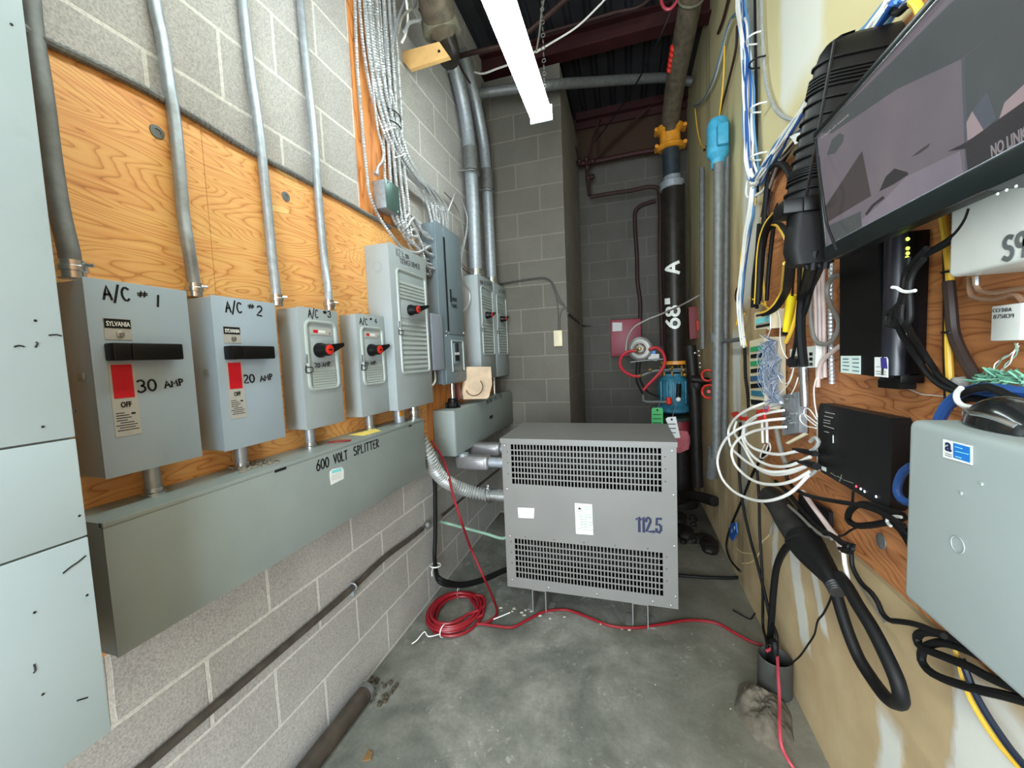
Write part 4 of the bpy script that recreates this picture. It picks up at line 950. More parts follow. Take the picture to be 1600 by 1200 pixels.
single(B().tube([(.53, 1.75, .168)] + [(0.5709, 1.776, 0.17), (0.5679, 1.752, 0.16), (0.5397, 1.6499, 0.14), (0.5221, 1.5818, 0.1), (0.4896, 1.4816, 0.088), (0.4807, 1.4363, 0.06), (0.4992, 1.4234, 0.02), (0.5113, 1.4099, 0.008), (0.5177, 1.387, 0.008), (0.5325, 1.3332, 0.008)], .0058, 8), 'red_cable', 'pink_red_cable', 'red cable coming out of the floor sleeve and running off at the bottom', 'cable')
single(B().tube([(-0.7668, 1.8526, 0.006), (-0.7283, 1.8791, 0.012), (-0.683, 1.9099, 0.02), (-0.6497, 1.9449, 0.02)], .003, 5), 'cable_tie', 'zip_white', 'long white tie tail on the floor beside the red coil', 'cable tie')

# floor sleeve in a mound of concrete
sl = thing('floor_sleeve', (.56, 1.74, 0), 'black cable sleeve rising from a rough mound of concrete by the right wall', 'floor sleeve')
SCX = Vector((.562, 1.755, 0))
bb = B(); SEG = 24
ring = lambda r, z: [SCX + Vector((r * math.cos(2 * PI * i / SEG), r * math.sin(2 * PI * i / SEG), z)) for i in range(SEG)]
bb.loft([ring(.062, 0), ring(.062, .145), ring(.058, .148), ring(.056, .145), ring(.056, .05)])
finish(bb, 'sleeve', mat('dark_plastic_pipe', (58, 58, 54), .6, var=.2), sl)
mb = B(); rings = []
MC = Vector((.480, 1.615, 0)); NR = 16
for k in range(NR + 1):
    r = 1.0 - .995 * (k / NR); ring_ = []
    for i in range(56):
        a = 2 * PI * i / 56
        n1 = mnoise.noise(Vector((math.cos(a) * 1.3, math.sin(a) * 1.3, 2.0)))
        p = Vector((MC.x + r * .098 * math.cos(a) * (1 + .22 * n1), MC.y + r * .140 * math.sin(a) * (1 + .22 * n1), 0))
        h = .062 * (1 - r ** 3.0) * (1 + .5 * mnoise.noise(p * 16)) + (.010 * mnoise.noise(p * 55) + .006 * mnoise.noise(p * 130) if k else 0)
        ring_.append(Vector((min(p.x, .622), p.y, max(0, h) if k else 0)))
    rings.append(ring_)
mb.loft(rings)
finish(mb, 'concrete_mound', 'concrete_grey', sl, smooth=38)
b = B(); random.seed(31)
for k in range(34):
    u_, v_ = random.uniform(-1.0, .5), random.uniform(.9, 2.0)
    b.sphere((u_, v_, .001), random.uniform(.0012, .0032), 6, .5)
for k in range(14):
    b.obox((random.uniform(-.75, .1), random.uniform(1.95, 2.02), .004), (1, .3, 0), (-.3, 1, 0), (0, 0, 1), random.uniform(.008, .02), random.uniform(.005, .01), .006)
single(b, 'floor_crumbs', mat('pale_crumbs', (176, 170, 158), .9, var=.3), 'pale crumbs of plaster scattered over the concrete floor', 'debris', kind='stuff')
single(B().prism([(-0.9424, 1.0706, 0.001), (-0.9486, 1.1112, 0.001), (-0.9211, 1.1039, 0.001), (-0.9135, 1.0826, 0.001)], (0, 0, .004)), 'wood_chip', mat('brown_chip', (120, 92, 56), .8, var=.2), 'brown wood chip on the floor near the bottom edge', 'debris')

# =================================================================== block pier: switch and surface wires
t = thing('light_switch', (-.557, 3.29, 1.5), 'beige light switch plate on the block pier', 'switch')
finish(B().box(-.594, -.521, 3.262, 3.30, 1.502, 1.636, .004), 'plate', 'cream_plastic', t)
finish(B().box(-.562, -.553, 3.252, 3.262, 1.562, 1.582, .002), 'toggle', 'cream_plastic', t)
mat('grey_wire', (64, 60, 55), .5, var=.1)
for k, pts in enumerate(([(-1.103, 3.292, 2.0584), (-0.9491, 3.292, 2.0719), (-0.7766, 3.292, 2.0828), (-0.6649, 3.292, 2.0775), (-0.6109, 3.292, 2.0456), (-0.5807, 3.292, 1.9681), (-0.5508, 3.292, 1.8855), (-0.5088, 3.292, 1.8395), (-0.4829, 3.292, 1.8055)], [(-1.1016, 3.29, 2.0746), (-0.9481, 3.29, 2.0824), (-0.7645, 3.29, 2.0921), (-0.6531, 3.29, 2.0867), (-0.5994, 3.29, 2.0495), (-0.5689, 3.29, 1.9828), (-0.5338, 3.29, 1.8945), (-0.4873, 3.29, 1.8269)])):
    single(B().tube(pts + [(-.480, 3.294, 1.77 + .01 * k)], .005, 6), 'surface_wire', 'grey_wire', ('lower', 'upper')[k] + ' grey wire of the pair clipped across the pier front', 'wire', 'surface wires on the pier')
    single(B().tube([(-.471, 3.296, 1.77 + .01 * k), (-.470, 3.60, 1.76 + .01 * k), (-.470, 4.0, 1.75 + .008 * k), (-.468, 4.44, 1.74 + .008 * k), (-.40, 4.49, 1.738 + .008 * k), (-.05 + .1 * k, 4.49, 1.74 + .01 * k)], .0055, 6), 'surface_wire', 'grey_wire', ('lower', 'upper')[k] + ' grey wire running along the pier side to the back wall', 'wire', 'surface wires beside the pier')
for k, pts in enumerate(([(-0.5753, 3.292, 1.9677), (-0.5616, 3.292, 1.8864), (-0.5543, 3.292, 1.7786), (-0.5594, 3.292, 1.628)], [(-0.4765, 3.291, 1.8315), (-0.5205, 3.291, 1.8082), (-0.5387, 3.291, 1.7506), (-0.5428, 3.291, 1.627)])):
    single(B().tube(pts, .0045, 6), 'surface_wire', 'grey_wire', ('left', 'right')[k] + ' wire dropping into the beige light switch', 'wire', 'switch drop wires')

# =================================================================== roof steel and overhead pipes
bmx = B().box(XL, XR, 3.335, 3.345, 3.86, 4.0).box(XL, XR, 3.28, 3.40, 3.845, 3.86).box(XL, XR, 3.28, 3.40, 3.985, 4.0)
single(bmx, 'steel_beam', 'dark_red_steel', 'dark red steel beam crossing under the roof deck above the pier', 'beam')
single(B().box(-.478, XR, 4.38, 4.498, 3.93, 4.0).box(-.478, XR, 4.44, 4.45, 3.86, 3.93), 'steel_beam', 'dark_red_steel', 'dark red steel ledge along the top of the back wall', 'beam')
single(B().tube([(-1.2601, 2.6, 3.4891)] + [(-1.1512, 2.62, 3.5056), (-0.9601, 2.62, 3.5039), (-0.7769, 2.62, 3.4942), (-0.6879, 2.62, 3.4915)] + [(-.10, 2.62, 3.78)], .016, 8), 'rusty_bar', 'rust_pipe', 'thin rusty bar under the roof deck behind the timber block', 'bar')
single(B().tube([(-0.559, 3.1, 3.8774), (-0.3164, 3.1, 3.8763), (-0.0398, 3.1, 3.8803), (0.1361, 3.1, 3.8743)] + [(.25, 3.1, 3.94)], .013, 8), 'rusty_bar', 'rust_pipe', 'thin rusty bar in front of the red beam right of the lamp', 'bar')
# horizontal galvanized pipe under the deck
t = thing('overhead_conduit', (-.2, 3.0, 3.4), 'thick grey conduit crossing overhead between the left wall and the riser', 'conduit')
finish(B().tube([(-1.09, 2.93, 3.44)] + [(-1.0089, 3, 3.4851)] + [(-0.5231, 3.1, 3.4931), (-0.2058, 3.4, 3.6332), (0.0984, 3.65, 3.7419), (0.3976, 3.85, 3.8107), (0.5847, 3.9, 3.767)], .038, 14, .03), 'tube', 'galvanized_dull', t)
# timber block, cast elbow pipe and cables at the upper left
tb = thing('timber_block', (-1.0, 2.0, 2.9), 'short pale timber block nailed high on the left wall under a black pipe', 'timber')
finish(B().prism([(-1.1938, 2.02, 3.1395), (-0.9344, 2.02, 3.133), (-0.8792, 2.02, 3.0444), (-1.1201, 2.02, 3.0373)], (0, .025, 0)), 'timber', 'tan_wood', tb)
q = Vector((-0.935, 2.015, 3.0808))
finish(B().lathe(q, (0, -1, 0), [(.008, 0), (.007, .003)], 8), 'nail_hole', 'marker', tb)
pp_ = thing('drain_pipe', (-.95, 2.0, 3.0), 'grimy black pipe with a cast coupling descending from the deck at upper left', 'pipe')
finish(B().tube([(-0.8712, 1.85, 3.3029), (-0.9058, 1.95, 3.2525), (-0.932, 2.05, 3.236)], .090, 18, .03), 'tube', 'dusty_pipe', pp_)
finish(B().tube([(-0.9289, 2.03, 3.2459), (-0.9234, 2.05, 3.1879)], .102, 18, .01), 'coupling', mat('cast_grey', (112, 108, 92), .6, .2, var=.3, scale=25), pp_)
finish(B().tube([(-0.9237, 2.06, 3.202), (-0.9278, 2.12, 3.1731), (-0.9584, 2.2, 3.1744)], .06, 14, .02), 'lower_pipe', 'black_pipe', pp_)
for k, pts in enumerate(([(-1.05, 1.9427, 3.3751), (-1.05, 1.8657, 3.2254), (-1.05, 1.8076, 3.1135), (-1.05, 1.7639, 3.0156), (-1.05, 1.7311, 2.9104)], [(-1.02, 1.9703, 3.3896), (-1.02, 1.9311, 3.2695), (-1.02, 1.8333, 3.1551), (-1.02, 1.7792, 3.0776), (-1.02, 1.7414, 2.9823)], [(-1, 1.9708, 3.3527), (-1, 2.0066, 3.3117), (-1, 1.9406, 3.2027), (-1, 1.8296, 3.099), (-1, 1.7743, 3.0159)], [(-1.02, 1.8442, 3.2535), (-1.02, 1.8489, 3.1372), (-1.02, 1.8142, 3.036), (-1.02, 1.7793, 2.978)], [(-1, 1.9397, 3.2521), (-1, 2.0281, 3.2572), (-1, 2.1478, 3.2665)])):
    single(B().tube(pts, (.006, .007, .008, .006, .007)[k], 7), 'loose_cable', ('cable_alu', 'grey_cable', 'cable_alu', 'white_cable', 'rust_pipe')[k], ['silver cable hanging left of the timber block', 'grey cable bending by the timber block', 'thick silver cable curving beside the black pipe', 'thin white cable end hanging above the timber block', 'brown cable slanting to the timber block'][k], 'cable', 'loose cables at upper left')
single(B().tube([(-1.1945, 2.9, 3.6197), (-1.07, 2.9, 3.5854), (-0.9939, 2.9, 3.5581), (-0.8919, 2.9, 3.5656), (-0.8069, 2.9, 3.572)] + [(-.55, 2.9, 3.62)], .007, 6), 'loose_cable', 'white_cable', 'white cable strung behind the lamp toward the wide conduits', 'cable')
single(B().tube([(-1.0715, 2.5, 3.4758), (-1.0305, 2.5, 3.3858), (-0.9898, 2.5, 3.2962), (-0.9481, 2.5, 3.2266)], .006, 6), 'hanger_wire', 'rust_pipe', 'thin brown hanger rod beside the wide conduit', 'rod')

# fluorescent lamp
LZ = 2.83
lp = thing('fluorescent_lamp', (-.47, 1.2, LZ), 'long glowing fluorescent strip lamp hanging from chains along the aisle', 'lamp')
MATS['lamp_glow'] = emit('lamp_glow', (236, 250, 246), 13.0)
finish(B().box(-.512, -.42, -.02, 2.385, LZ + .045, LZ + .09, .004), 'housing', 'white_paint', lp)
lb_ = B(); prof = [(-.528, LZ + .05), (-.532, LZ + .03), (-.520, LZ + .006), (-.500, LZ), (-.432, LZ), (-.412, LZ + .006), (-.400, LZ + .03), (-.404, LZ + .05)]
lb_.loft([[(x_, y_, z_) for x_, z_ in prof] for y_ in (-.03, 2.395)])
finish(lb_, 'diffuser', 'lamp_glow', lp)
finish(B().box(-.534, -.398, 2.395, 2.405, LZ - .002, LZ + .09, .003), 'end_cap', mat('frosted_cap', (226, 240, 236), .4), lp)
finish(B().lathe((-.462, 2.18, LZ), (0, 0, -1), [(.006, 0), (.005, .003)], 10), 'lens_knob', 'grey_cable', lp)
for yy in (2.25, .4):
    ch = B()
    for k in range(30):
        ch.torus((-.412, yy, LZ + .10 + k * .0335), (1, 0, 0) if k % 2 else (0, 1, 0), .010, .0026, 10, 5)
    finish(ch, 'chain', 'galvanized_dull', lp)
single(B().tube([(-0.5228, 2.6, 3.3879), (-0.4975, 2.6, 3.498), (-0.4808, 2.6, 3.6091)] + [(-.38, 2.6, 3.98)], .006, 6), 'lamp_cord', 'grey_cable', 'grey cord rising beside the lamp chain', 'cable')
single(B().tube([(-0.5475, 2.7, 3.4562), (-0.4464, 2.7, 3.487), (-0.2762, 2.7, 3.5413), (-0.1521, 2.7, 3.6159), (-0.0792, 2.7, 3.6715)] + [(.15, 2.7, 3.98)], .006, 6), 'lamp_cord', 'white_cable', 'white cable slanting up from the lamp end to the deck', 'cable')
single(B().tube([(-0.2501, 3.9, 3.4197), (0.0162, 3.6, 3.5431), (0.136, 3.3, 3.5279), (0.2521, 3, 3.5563), (0.3243, 2.9, 3.6612)] + [(.40, 2.8, 3.96)], .006, 6), 'slanted_cable', 'black_rubber', 'black cable slanting across in front of the dark deck', 'cable')
single(B().tube([(0.2596, 2.9, 3.7777), (0.2624, 2.9, 3.6983), (0.2853, 2.9, 3.6565), (0.3125, 2.9, 3.6489), (0.3437, 2.9, 3.6714), (0.3712, 2.9, 3.7258)], .010, 7), 'red_hose', 'pink_red_cable', 'pink hose loop hanging by the top of the sloping pipe', 'hose')

# =================================================================== sprinkler riser
RX, RY = .418, 3.80
rs = thing('sprinkler_riser', (RX, RY, 0), 'thick black sprinkler riser pipe with white painted A 68 marks and yellow coupling', 'pipe')
finish(B().cyl((RX, RY, 1.33), (RX, RY, 2.86), .095, seg=24), 'main_pipe', 'black_pipe', rs)
finish(B().lathe((RX - .01, RY, 2.84), (0, 0, 1), [(.095, 0), (.102, .005), (.102, .06), (.075, .075), (.07, .12)], 24), 'reducer', 'galvanized', rs)
finish(B().cyl((RX - .012, RY, 2.95), (RX - .02, RY, 3.22), .072, seg=24), 'upper_pipe', mat('blue_black_pipe', (44, 54, 62), .45, .2, var=.3), rs)
cp = B().lathe((RX - .02, RY, 3.18), (-.03, -.08, 1), [(.095, 0), (.115, .015), (.112, .035), (.086, .05), (.084, .13), (.112, .15), (.112, .185), (.09, .2)], 20)
finish(cp, 'coupling', 'orange_paint', rs)
for dx in (-1, 1):
    for dz in (.03, .17):
        finish(B().cyl((RX - .02 + dx * .115, RY - .05, 3.18 + dz), (RX - .02 + dx * .115, RY + .05, 3.18 + dz), .016, seg=10), 'clamp_bolt', 'orange_paint', rs)
pt = [(RX - .03, RY - .015, 3.34), (.40, 3.45, 3.49), (.435, 2.95, 3.66), (.46, 2.6, 3.79), (.475, 2.3, 3.905)]
finish(B().tube(pt, .073, 20, .05), 'sloping_pipe', 'dusty_pipe', rs)
P3 = Vector(pt[2]); d3 = (Vector(pt[3]) - Vector(pt[1])).normalized()
finish(B().torus(P3 + d3 * .05, d3, .0735, .008, 24, 8), 'weld_ring', 'cast_grey', rs)
rt = B()
for k in range(5):
    c_ = Vector(pt[1]) + (Vector(pt[2]) - Vector(pt[1])) * (.28 + .07 * k)
    rt.sphere(c_ + Vector((-.066, -.02, -.012)), .020, 8, 1.4)
finish(rt, 'red_paint_drips', 'red_plastic', rs)
def pipe_map(u, v):   # v runs round the pipe, u up it; faces the aisle
    a = math.radians(248) + v / .0955
    nx, ny = math.cos(a), math.sin(a)
    return (RX + .0955 * nx, RY + .0955 * ny, 1.60 + u), (nx, ny, 0)
for txt, u0, h in (('68"', .025, .115), ('A', .50, .115)):
    st, wd = text_strokes(txt)
    wm = B(); stroke_ribbons(wm, [[(u0 + p[0] * .15, .06 - p[1] * h) for p in s] for s in st], .026, pipe_map, .001, .012)
    finish(wm, 'painted_mark', 'white_paint', rs)
# lower fittings
finish(B().lathe((RX, RY, 1.30), (0, 0, 1), [(.098, 0), (.125, .002), (.125, .032), (.098, .034)], 24), 'orange_flange', 'orange_paint', rs)
vl = B().lathe((RX - .02, RY - .01, .86), (0, 0, 1), [(.11, 0), (.15, .02), (.155, .05), (.125, .08), (.135, .12), (.140, .22), (.125, .30), (.09, .34), (.09, .36)], 24)
for k in range(6): vl.box(RX - .145 + k * .05, RX - .13 + k * .05, RY - .165, RY - .10, .96, 1.16, .004)
finish(vl, 'alarm_valve', 'blue_valve_paint', rs)
finish(B().lathe((RX, RY, 1.235), (0, 0, 1), [(.10, 0), (.145, .004), (.145, .03), (.10, .036)], 24), 'valve_flange', 'blue_valve_paint', rs)
for k in range(10):
    a = k * PI / 5
    finish(B().cyl((RX + .125 * math.cos(a), RY + .125 * math.sin(a), 1.20), (RX + .125 * math.cos(a), RY + .125 * math.sin(a), 1.29), .011, seg=8), 'flange_bolt', 'brass', rs)
finish(B().lathe((RX - .02, RY, .79), (0, 0, 1), [(.10, 0), (.16, .01), (.16, .035), (.10, .05)], 24), 'lower_flange', mat('green_black', (42, 58, 52), .5, .2, var=.2), rs)
finish(B().lathe((RX + .02, RY - .02, .60), (0, 0, 1), [(.085, 0), (.09, .02), (.09, .17), (.085, .19)], 20), 'red_body', 'red_paint', rs)
finish(B().prism([(0.3735, 3.62, 0.6841), (0.3896, 3.62, 0.7299), (0.4876, 3.62, 0.72), (0.5177, 3.62, 0.6586), (0.4964, 3.62, 0.562), (0.4238, 3.62, 0.5256), (0.3717, 3.62, 0.5355)], (0, .12, 0)), 'red_lower_body', mat('faded_red', (176, 84, 92), .55, var=.2, scale=20), rs)
finish(B().lathe((RX + .03, RY, 0), (0, 0, 1), [(.15, 0), (.15, .05), (.10, .09), (.10, .60)], 20), 'base_pipe', mat('tarry_pipe', (26, 23, 21), .5, .1, var=.4, scale=12, bmp=.5), rs)
# gauge trim: round retard chamber / bell with red hoses
gg = thing('water_alarm_bell', (.12, 3.62, 1.39), 'round grey alarm bell with brass centre in front of the riser', 'bell')
GC = Vector((0.109, 3.62, 1.4535))
finish(B().lathe(GC, (-.1, -1, .0), [(.03, -.05), (.09, -.03), (.105, -.005), (.105, .004), (.085, .012), (.066, .012), (.064, .004), (.05, .006), (.045, .018), (.03, .024)], 28), 'shell', mat('bell_grey', (112, 110, 106), .4, .6, var=.1), gg)
sp_ = B()
for k in range(6):
    a = k * PI / 3
    sp_.sphere(GC + Vector((.042 * math.cos(a), -.022, .042 * math.sin(a))), .009, 8)
finish(sp_.lathe(GC, (-.1, -1, 0), [(.016, 0), (.016, .05), (.008, .055)], 12), 'brass_centre', 'brass', gg)
for pts, nm in (([(0.0755, 3.58, 1.4379), (-0, 3.58, 1.43), (-0.0499, 3.58, 1.3868), (-0.0623, 3.58, 1.3191), (-0.0306, 3.58, 1.2611), (0.0392, 3.58, 1.2194), (0.1036, 3.58, 1.2121)], 0), ([(0.1807, 3.56, 1.4442), (0.2433, 3.56, 1.4579), (0.294, 3.56, 1.4063), (0.3084, 3.56, 1.329), (0.2818, 3.56, 1.2639), (0.2185, 3.56, 1.1881), (0.1652, 3.56, 1.1335), (0.1274, 3.56, 1.0892)], 1)):
    single(B().tube(pts, .013, 8), 'red_hose', mat('hose_red', (176, 40, 52), .4, var=.08), ('red hose loop on the left of the round alarm bell', 'red hose loop on the right of the bell sweeping down')[nm], 'hose', 'red hoses on the alarm trim')
    for q, ax in ((pts[0], 1), (pts[-1], -1)):
        pass
tm = thing('trim_piping', (.2, 3.7, .95), 'small trim pipes and brass fittings around the blue alarm valve', 'pipe')
finish(B().tube([(0.1042, 3.6, 1.2109), (0.2114, 3.6, 1.253), (0.3162, 3.6, 1.2611), (0.419, 3.6, 1.2635), (0.5099, 3.6, 1.2607)], .011, 8, smooth=False), 'upper_trim_pipe', 'galvanized_dull', tm)
finish(B().tube([(0.1275, 3.58, 1.0477), (0.1266, 3.58, 0.9966), (0.1638, 3.58, 0.985), (0.2587, 3.58, 0.9843), (0.3521, 3.58, 0.9837)], .012, 8, smooth=False), 'lower_trim_pipe', 'galvanized_dull', tm)
finish(B().tube([(0.0796, 3.6, 1.3419), (0.0765, 3.6, 1.1717), (0.123, 3.6, 1.057)], .009, 8), 'black_tube', 'black_rubber', tm)
finish(B().tube([(0.1071, 3.62, 1.3404), (0.1043, 3.62, 1.1868), (0.1671, 3.62, 1.0715), (0.2622, 3.62, 1.0248)], .009, 8), 'black_tube', 'black_rubber', tm)
b = B()
for q in ([(0.1894, 3.58, 1.2658), (0.3556, 3.58, 1.2663), (0.457, 3.58, 1.2577), (0.4666, 3.58, 1.2137), (0.3418, 3.58, 0.9838), (0.1037, 3.58, 1.2177), (0.0755, 3.58, 1.4379), (0.1922, 3.58, 1.4438)]): b.sphere(q, .017, 8)
finish(b, 'fittings', 'brass', tm)
b = B().tube([(0.418, 3.56, 1.1396), (0.4115, 3.56, 1.0023)], .020, 8, smooth=False)
finish(b, 'drain_cup', 'black_plastic', tm)
finish(B().sphere((0.4092, 3.54, 1.0102), .020, 8), 'white_cap', 'white_label', tm)
finish(B().cyl((0.3371, 3.58, 1.0173), (0.3397, 3.56, 0.9641), .024, seg=10), 'red_handle', 'red_plastic', tm)
finish(B().prism([(0.173, 3.63, 1.4056), (0.2683, 3.63, 1.4015), (0.2677, 3.63, 1.3624), (0.2463, 3.63, 1.3407), (0.1774, 3.63, 1.3489)], (0, .05, 0)), 'gauge_box', 'label_grey', tm)
finish(B().prism([(0.1893, 3.628, 1.433), (0.237, 3.628, 1.4309), (0.2366, 3.628, 1.4029), (0.1942, 3.628, 1.4047)], (0, .02, 0)), 'blue_tab', 'blue_label', tm)
finish(B().tube([(0.0254, 3.6, 1.3382), (0.16, 3.6, 1.3502), (0.307, 3.6, 1.3558)], .007, 6), 'bracket_bar', 'galvanized_dull', tm)
finish(B().tube([(0.5294, 3.6, 1.2), (0.5435, 3.6, 1.079), (0.5423, 3.6, 0.9303)], .009, 6), 'white_tube', 'white_cable', tm)
finish(B().sphere((0.5422, 3.6, 0.9247), .018, 8), 'tube_end', 'white_label', tm)
# tags
for nm, poly, m, lab in (('inspection_tag', [(0.1847, 3.4, 0.9427), (0.195, 3.4, 0.9588), (0.2649, 3.4, 0.9586), (0.2746, 3.4, 0.9426), (0.2726, 3.4, 0.7926), (0.1824, 3.4, 0.7915)], 'green_tag', 'green inspection tag hanging at the riser above the transformer'), ('inspection_tag', [(0.2847, 3.3, 0.8792), (0.2993, 3.3, 0.8948), (0.3611, 3.3, 0.9003), (0.3924, 3.3, 0.7303), (0.3449, 3.3, 0.7242)], 'white_label', 'white inspection tag hanging beside the transformer corner')):
    t = thing(nm, poly[2], lab, 'tag', 'inspection tags')
    finish(B().prism(poly, (0, .003, 0)), 'card', m, t)
    hole = Vector(poly[1]).lerp(Vector(poly[2]), .5) + Vector((0, -.002, -.02))
    finish(B().sphere(hole, .008, 8), 'hole', 'marker', t)
    ln = B(); o_ = Vector(poly[0]); 
    for k in range(3): ln.box(hole.x - .035, hole.x + .03, hole.y - .001, hole.y + .001, hole.z - .04 - k * .035, hole.z - .034 - k * .035)
    finish(ln, 'printed_lines', 'marker', t)
    finish(B().tube([hole, hole + Vector((.03, .1, .06)), hole + Vector((.06, .22, .10))], .003, 5), 'string', 'grey_cable', t)
# red wall panel on the back wall
rp = thing('alarm_panel', (-.01, 4.45, 1.39), 'dull red alarm panel box on the back wall left of the riser', 'panel')
finish(B().box(-.170, .148, 4.40, 4.5, 1.385, 1.785, .004), 'box', 'red_paint', rp)
finish(B().box(-.166, .144, 4.394, 4.40, 1.41, 1.775, .003), 'door', mat('rose_red', (142, 56, 72), .5, var=.08), rp)
finish(B().prism([(-0.1471, 4.392, 1.7562), (-0.0467, 4.392, 1.7496), (-0.0486, 4.392, 1.6603), (-0.1493, 4.392, 1.6593)], (0, -.001, 0)), 'notice', 'label_grey', rp)
# bent copper-brown pipe and red cross pipes on the back wall
single(B().tube([(0.1395, 4.45, 1.7692), (0.1431, 4.45, 1.9742), (0.1206, 4.45, 2.1801), (0.1189, 4.45, 2.4503), (0.1056, 4.45, 2.7863), (0.1145, 4.45, 2.9177), (0.1605, 4.45, 2.9638), (0.2377, 4.45, 2.9852), (0.3138, 4.45, 2.9933)], .020, 10), 'bent_pipe', 'rust_pipe', 'rusty brown pipe bending down the back wall to the red alarm panel', 'pipe')
single(B().tube([(-0.3351, 4.2, 3.0392), (-0.1553, 4.2, 3.0433), (0.0629, 4.2, 3.0404), (0.2626, 4.2, 3.0456), (0.3215, 4.2, 3.0178), (0.3375, 4.2, 2.8931), (0.3301, 4.2, 2.3685), (0.3351, 4.2, 1.864), (0.3419, 4.2, 1.4796)], .020, 10), 'red_brown_pipe', 'rust_pipe', 'dark red pipe running left from the riser and down beside it', 'pipe')
t = thing('wall_bracket_pipe', (-.2, 4.2, 3.3), 'dark red horizontal pipe with hangers near the top of the back wall', 'pipe')
finish(B().tube([(-0.5141, 4.3, 3.4405), (-0.2808, 4.3, 3.4317), (-0.0865, 4.3, 3.4353), (0.1644, 4.3, 3.4399), (0.3226, 4.3, 3.4354)], .022, 10, .05), 'pipe', 'dark_red_steel', t)
for k, pts in enumerate(([(-0.352, 4.3, 3.4833), (-0.3007, 4.3, 3.6734), (-0.2179, 4.3, 3.8542)], [(-0.2677, 4.3, 3.4294), (-0.2487, 4.3, 3.6633), (-0.2436, 4.3, 3.8596)], [(-0.2801, 4.3, 3.4574), (-0.0181, 4.3, 3.6625), (0.2627, 4.3, 3.8522)], [(-0.4815, 4.3, 3.6241), (-0.4513, 4.3, 3.5078), (-0.4332, 4.3, 3.4393)])):
    finish(B().tube(pts, (.009, .007, .013, .007)[k], 6), 'hanger_rod', 'rust_pipe', t)
b = B()
for q in ([(-0.4408, 4.25, 3.4375), (-0.368, 4.25, 3.4438), (-0.3034, 4.25, 3.413), (-0.3572, 4.25, 3.3584), (-0.347, 4.25, 3.2537), (-0.314, 4.25, 3.261)]): b.sphere(q, .028, 10)
finish(b.tube([(-0.3616, 4.25, 3.4362), (-0.3655, 4.25, 3.2955), (-0.3556, 4.25, 3.1776), (-0.3453, 4.25, 3.0723)], .018, 8), 'fittings', 'rust_pipe', t)
# galvanized drain pipes against the right wall
gp = thing('galvanized_pipe', (.55, 2.75, 0), 'stout galvanized pipe with a pale blue cap and valve against the drywall', 'pipe')
finish(B().tube([(0.545, 2.7687, 0.7155), (0.545, 2.7395, 1.2021), (0.545, 2.7128, 1.6061), (0.545, 2.6874, 1.993), (0.545, 2.6629, 2.3638), (0.545, 2.6598, 2.529)], .029, 14, .05), 'tube', 'galvanized_dull', gp)
finish(B().tube([(0.545, 2.8463, 0.7607), (0.545, 2.8691, 0.6667), (0.545, 2.9143, 0.5412)], .035, 12), 'lower_elbow', 'galvanized_dull', gp)
finish(B().lathe((0.545, 2.7332, 1.4992), (0, 0, 1), [(.04, -.03), (.04, .03)], 14), 'union', 'galvanized_dull', gp)
q = Vector((0.55, 2.7014, 2.5357))
finish(B().lathe(q, (0, 0, 1), [(.034, -.02), (.04, 0), (.040, .03), (.062, .06), (.062, .23), (.05, .26), (.02, .265)], 14), 'cap_valve', 'cyan_paint', gp)
finish(B().box(q.x - .02, q.x + .04, q.y - .09, q.y - .04, q.z + .08, q.z + .2, .01), 'side_port', 'cyan_paint', gp)
single(B().tube([(0.57, 3.3615, 1.4303), (0.57, 3.37, 1.9037), (0.57, 3.3509, 2.3851), (0.57, 3.3347, 2.7953)], .018, 10, .05), 'galvanized_pipe', 'galvanized_dull', 'slim galvanized pipe beside the stout one, nearer the riser', 'pipe')
single(B().tube([(0.6, 2.8132, 0.8132), (0.6, 2.7881, 1.3627), (0.6, 2.7647, 1.8465), (0.6, 2.7428, 2.2708), (0.6, 2.7227, 2.6038)], .022, 10, .05), 'galvanized_pipe', 'galvanized_dull', 'second slim galvanized pipe close to the drywall behind the blue cap', 'pipe')
single(B().tube([(0.58, 2.9488, 1.479), (0.58, 2.645, 1.4709), (0.58, 2.4272, 1.4721), (0.58, 2.2674, 1.4739)], .012, 8), 'cross_pipe', 'galvanized_dull', 'short horizontal grey pipe from the stout pipe to the cable board', 'pipe')
t = thing('valve_handwheel', (.5, 3.3, 1.1), 'red handwheel on the dark valve body right of the riser', 'valve')
q = Vector((0.5843, 3.2, 1.1068))
finish(B().torus(q, (-.5, -1, 0), .05, .009, 20, 6).cyl(q + Vector((0, .01, 0)), q + Vector((.02, .1, 0)), .014, seg=8), 'wheel', 'red_plastic', t)
finish(B().torus(q + Vector((0, .05, .12)), (-.4, -1, 0), .042, .008, 18, 6), 'wheel', 'red_plastic', t)
finish(B().tube([(0.4832, 3.4, 1.4602), (0.5004, 3.4, 1.254), (0.5168, 3.4, 0.9424), (0.5238, 3.4, 0.627), (0.531, 3.4, 0.3075)], .045, 12).sphere((0.5278, 3.4, 1.1501), .055, 12, 1.5), 'valve_body', 'tarry_pipe', t)
finish(B().tube([(0.4832, 3.35, 1.1958), (0.5526, 3.35, 1.184), (0.6121, 3.35, 1.1725)], .028, 10), 'branch', 'tarry_pipe', t)
b = B()
for q_ in ([(0.505, 3.3, 1.3981), (0.5324, 3.3, 1.4118), (0.5366, 3.3, 1.3769), (0.5408, 3.3, 1.3173), (0.5405, 3.3, 1.2875)]): b.sphere(q_, .011, 8)
finish(b, 'bolt_heads', 'bright_steel', t)
t = thing('red_alarm_box', (.5, 3.9, 1.6), 'dark red box behind the galvanized pipes', 'box')
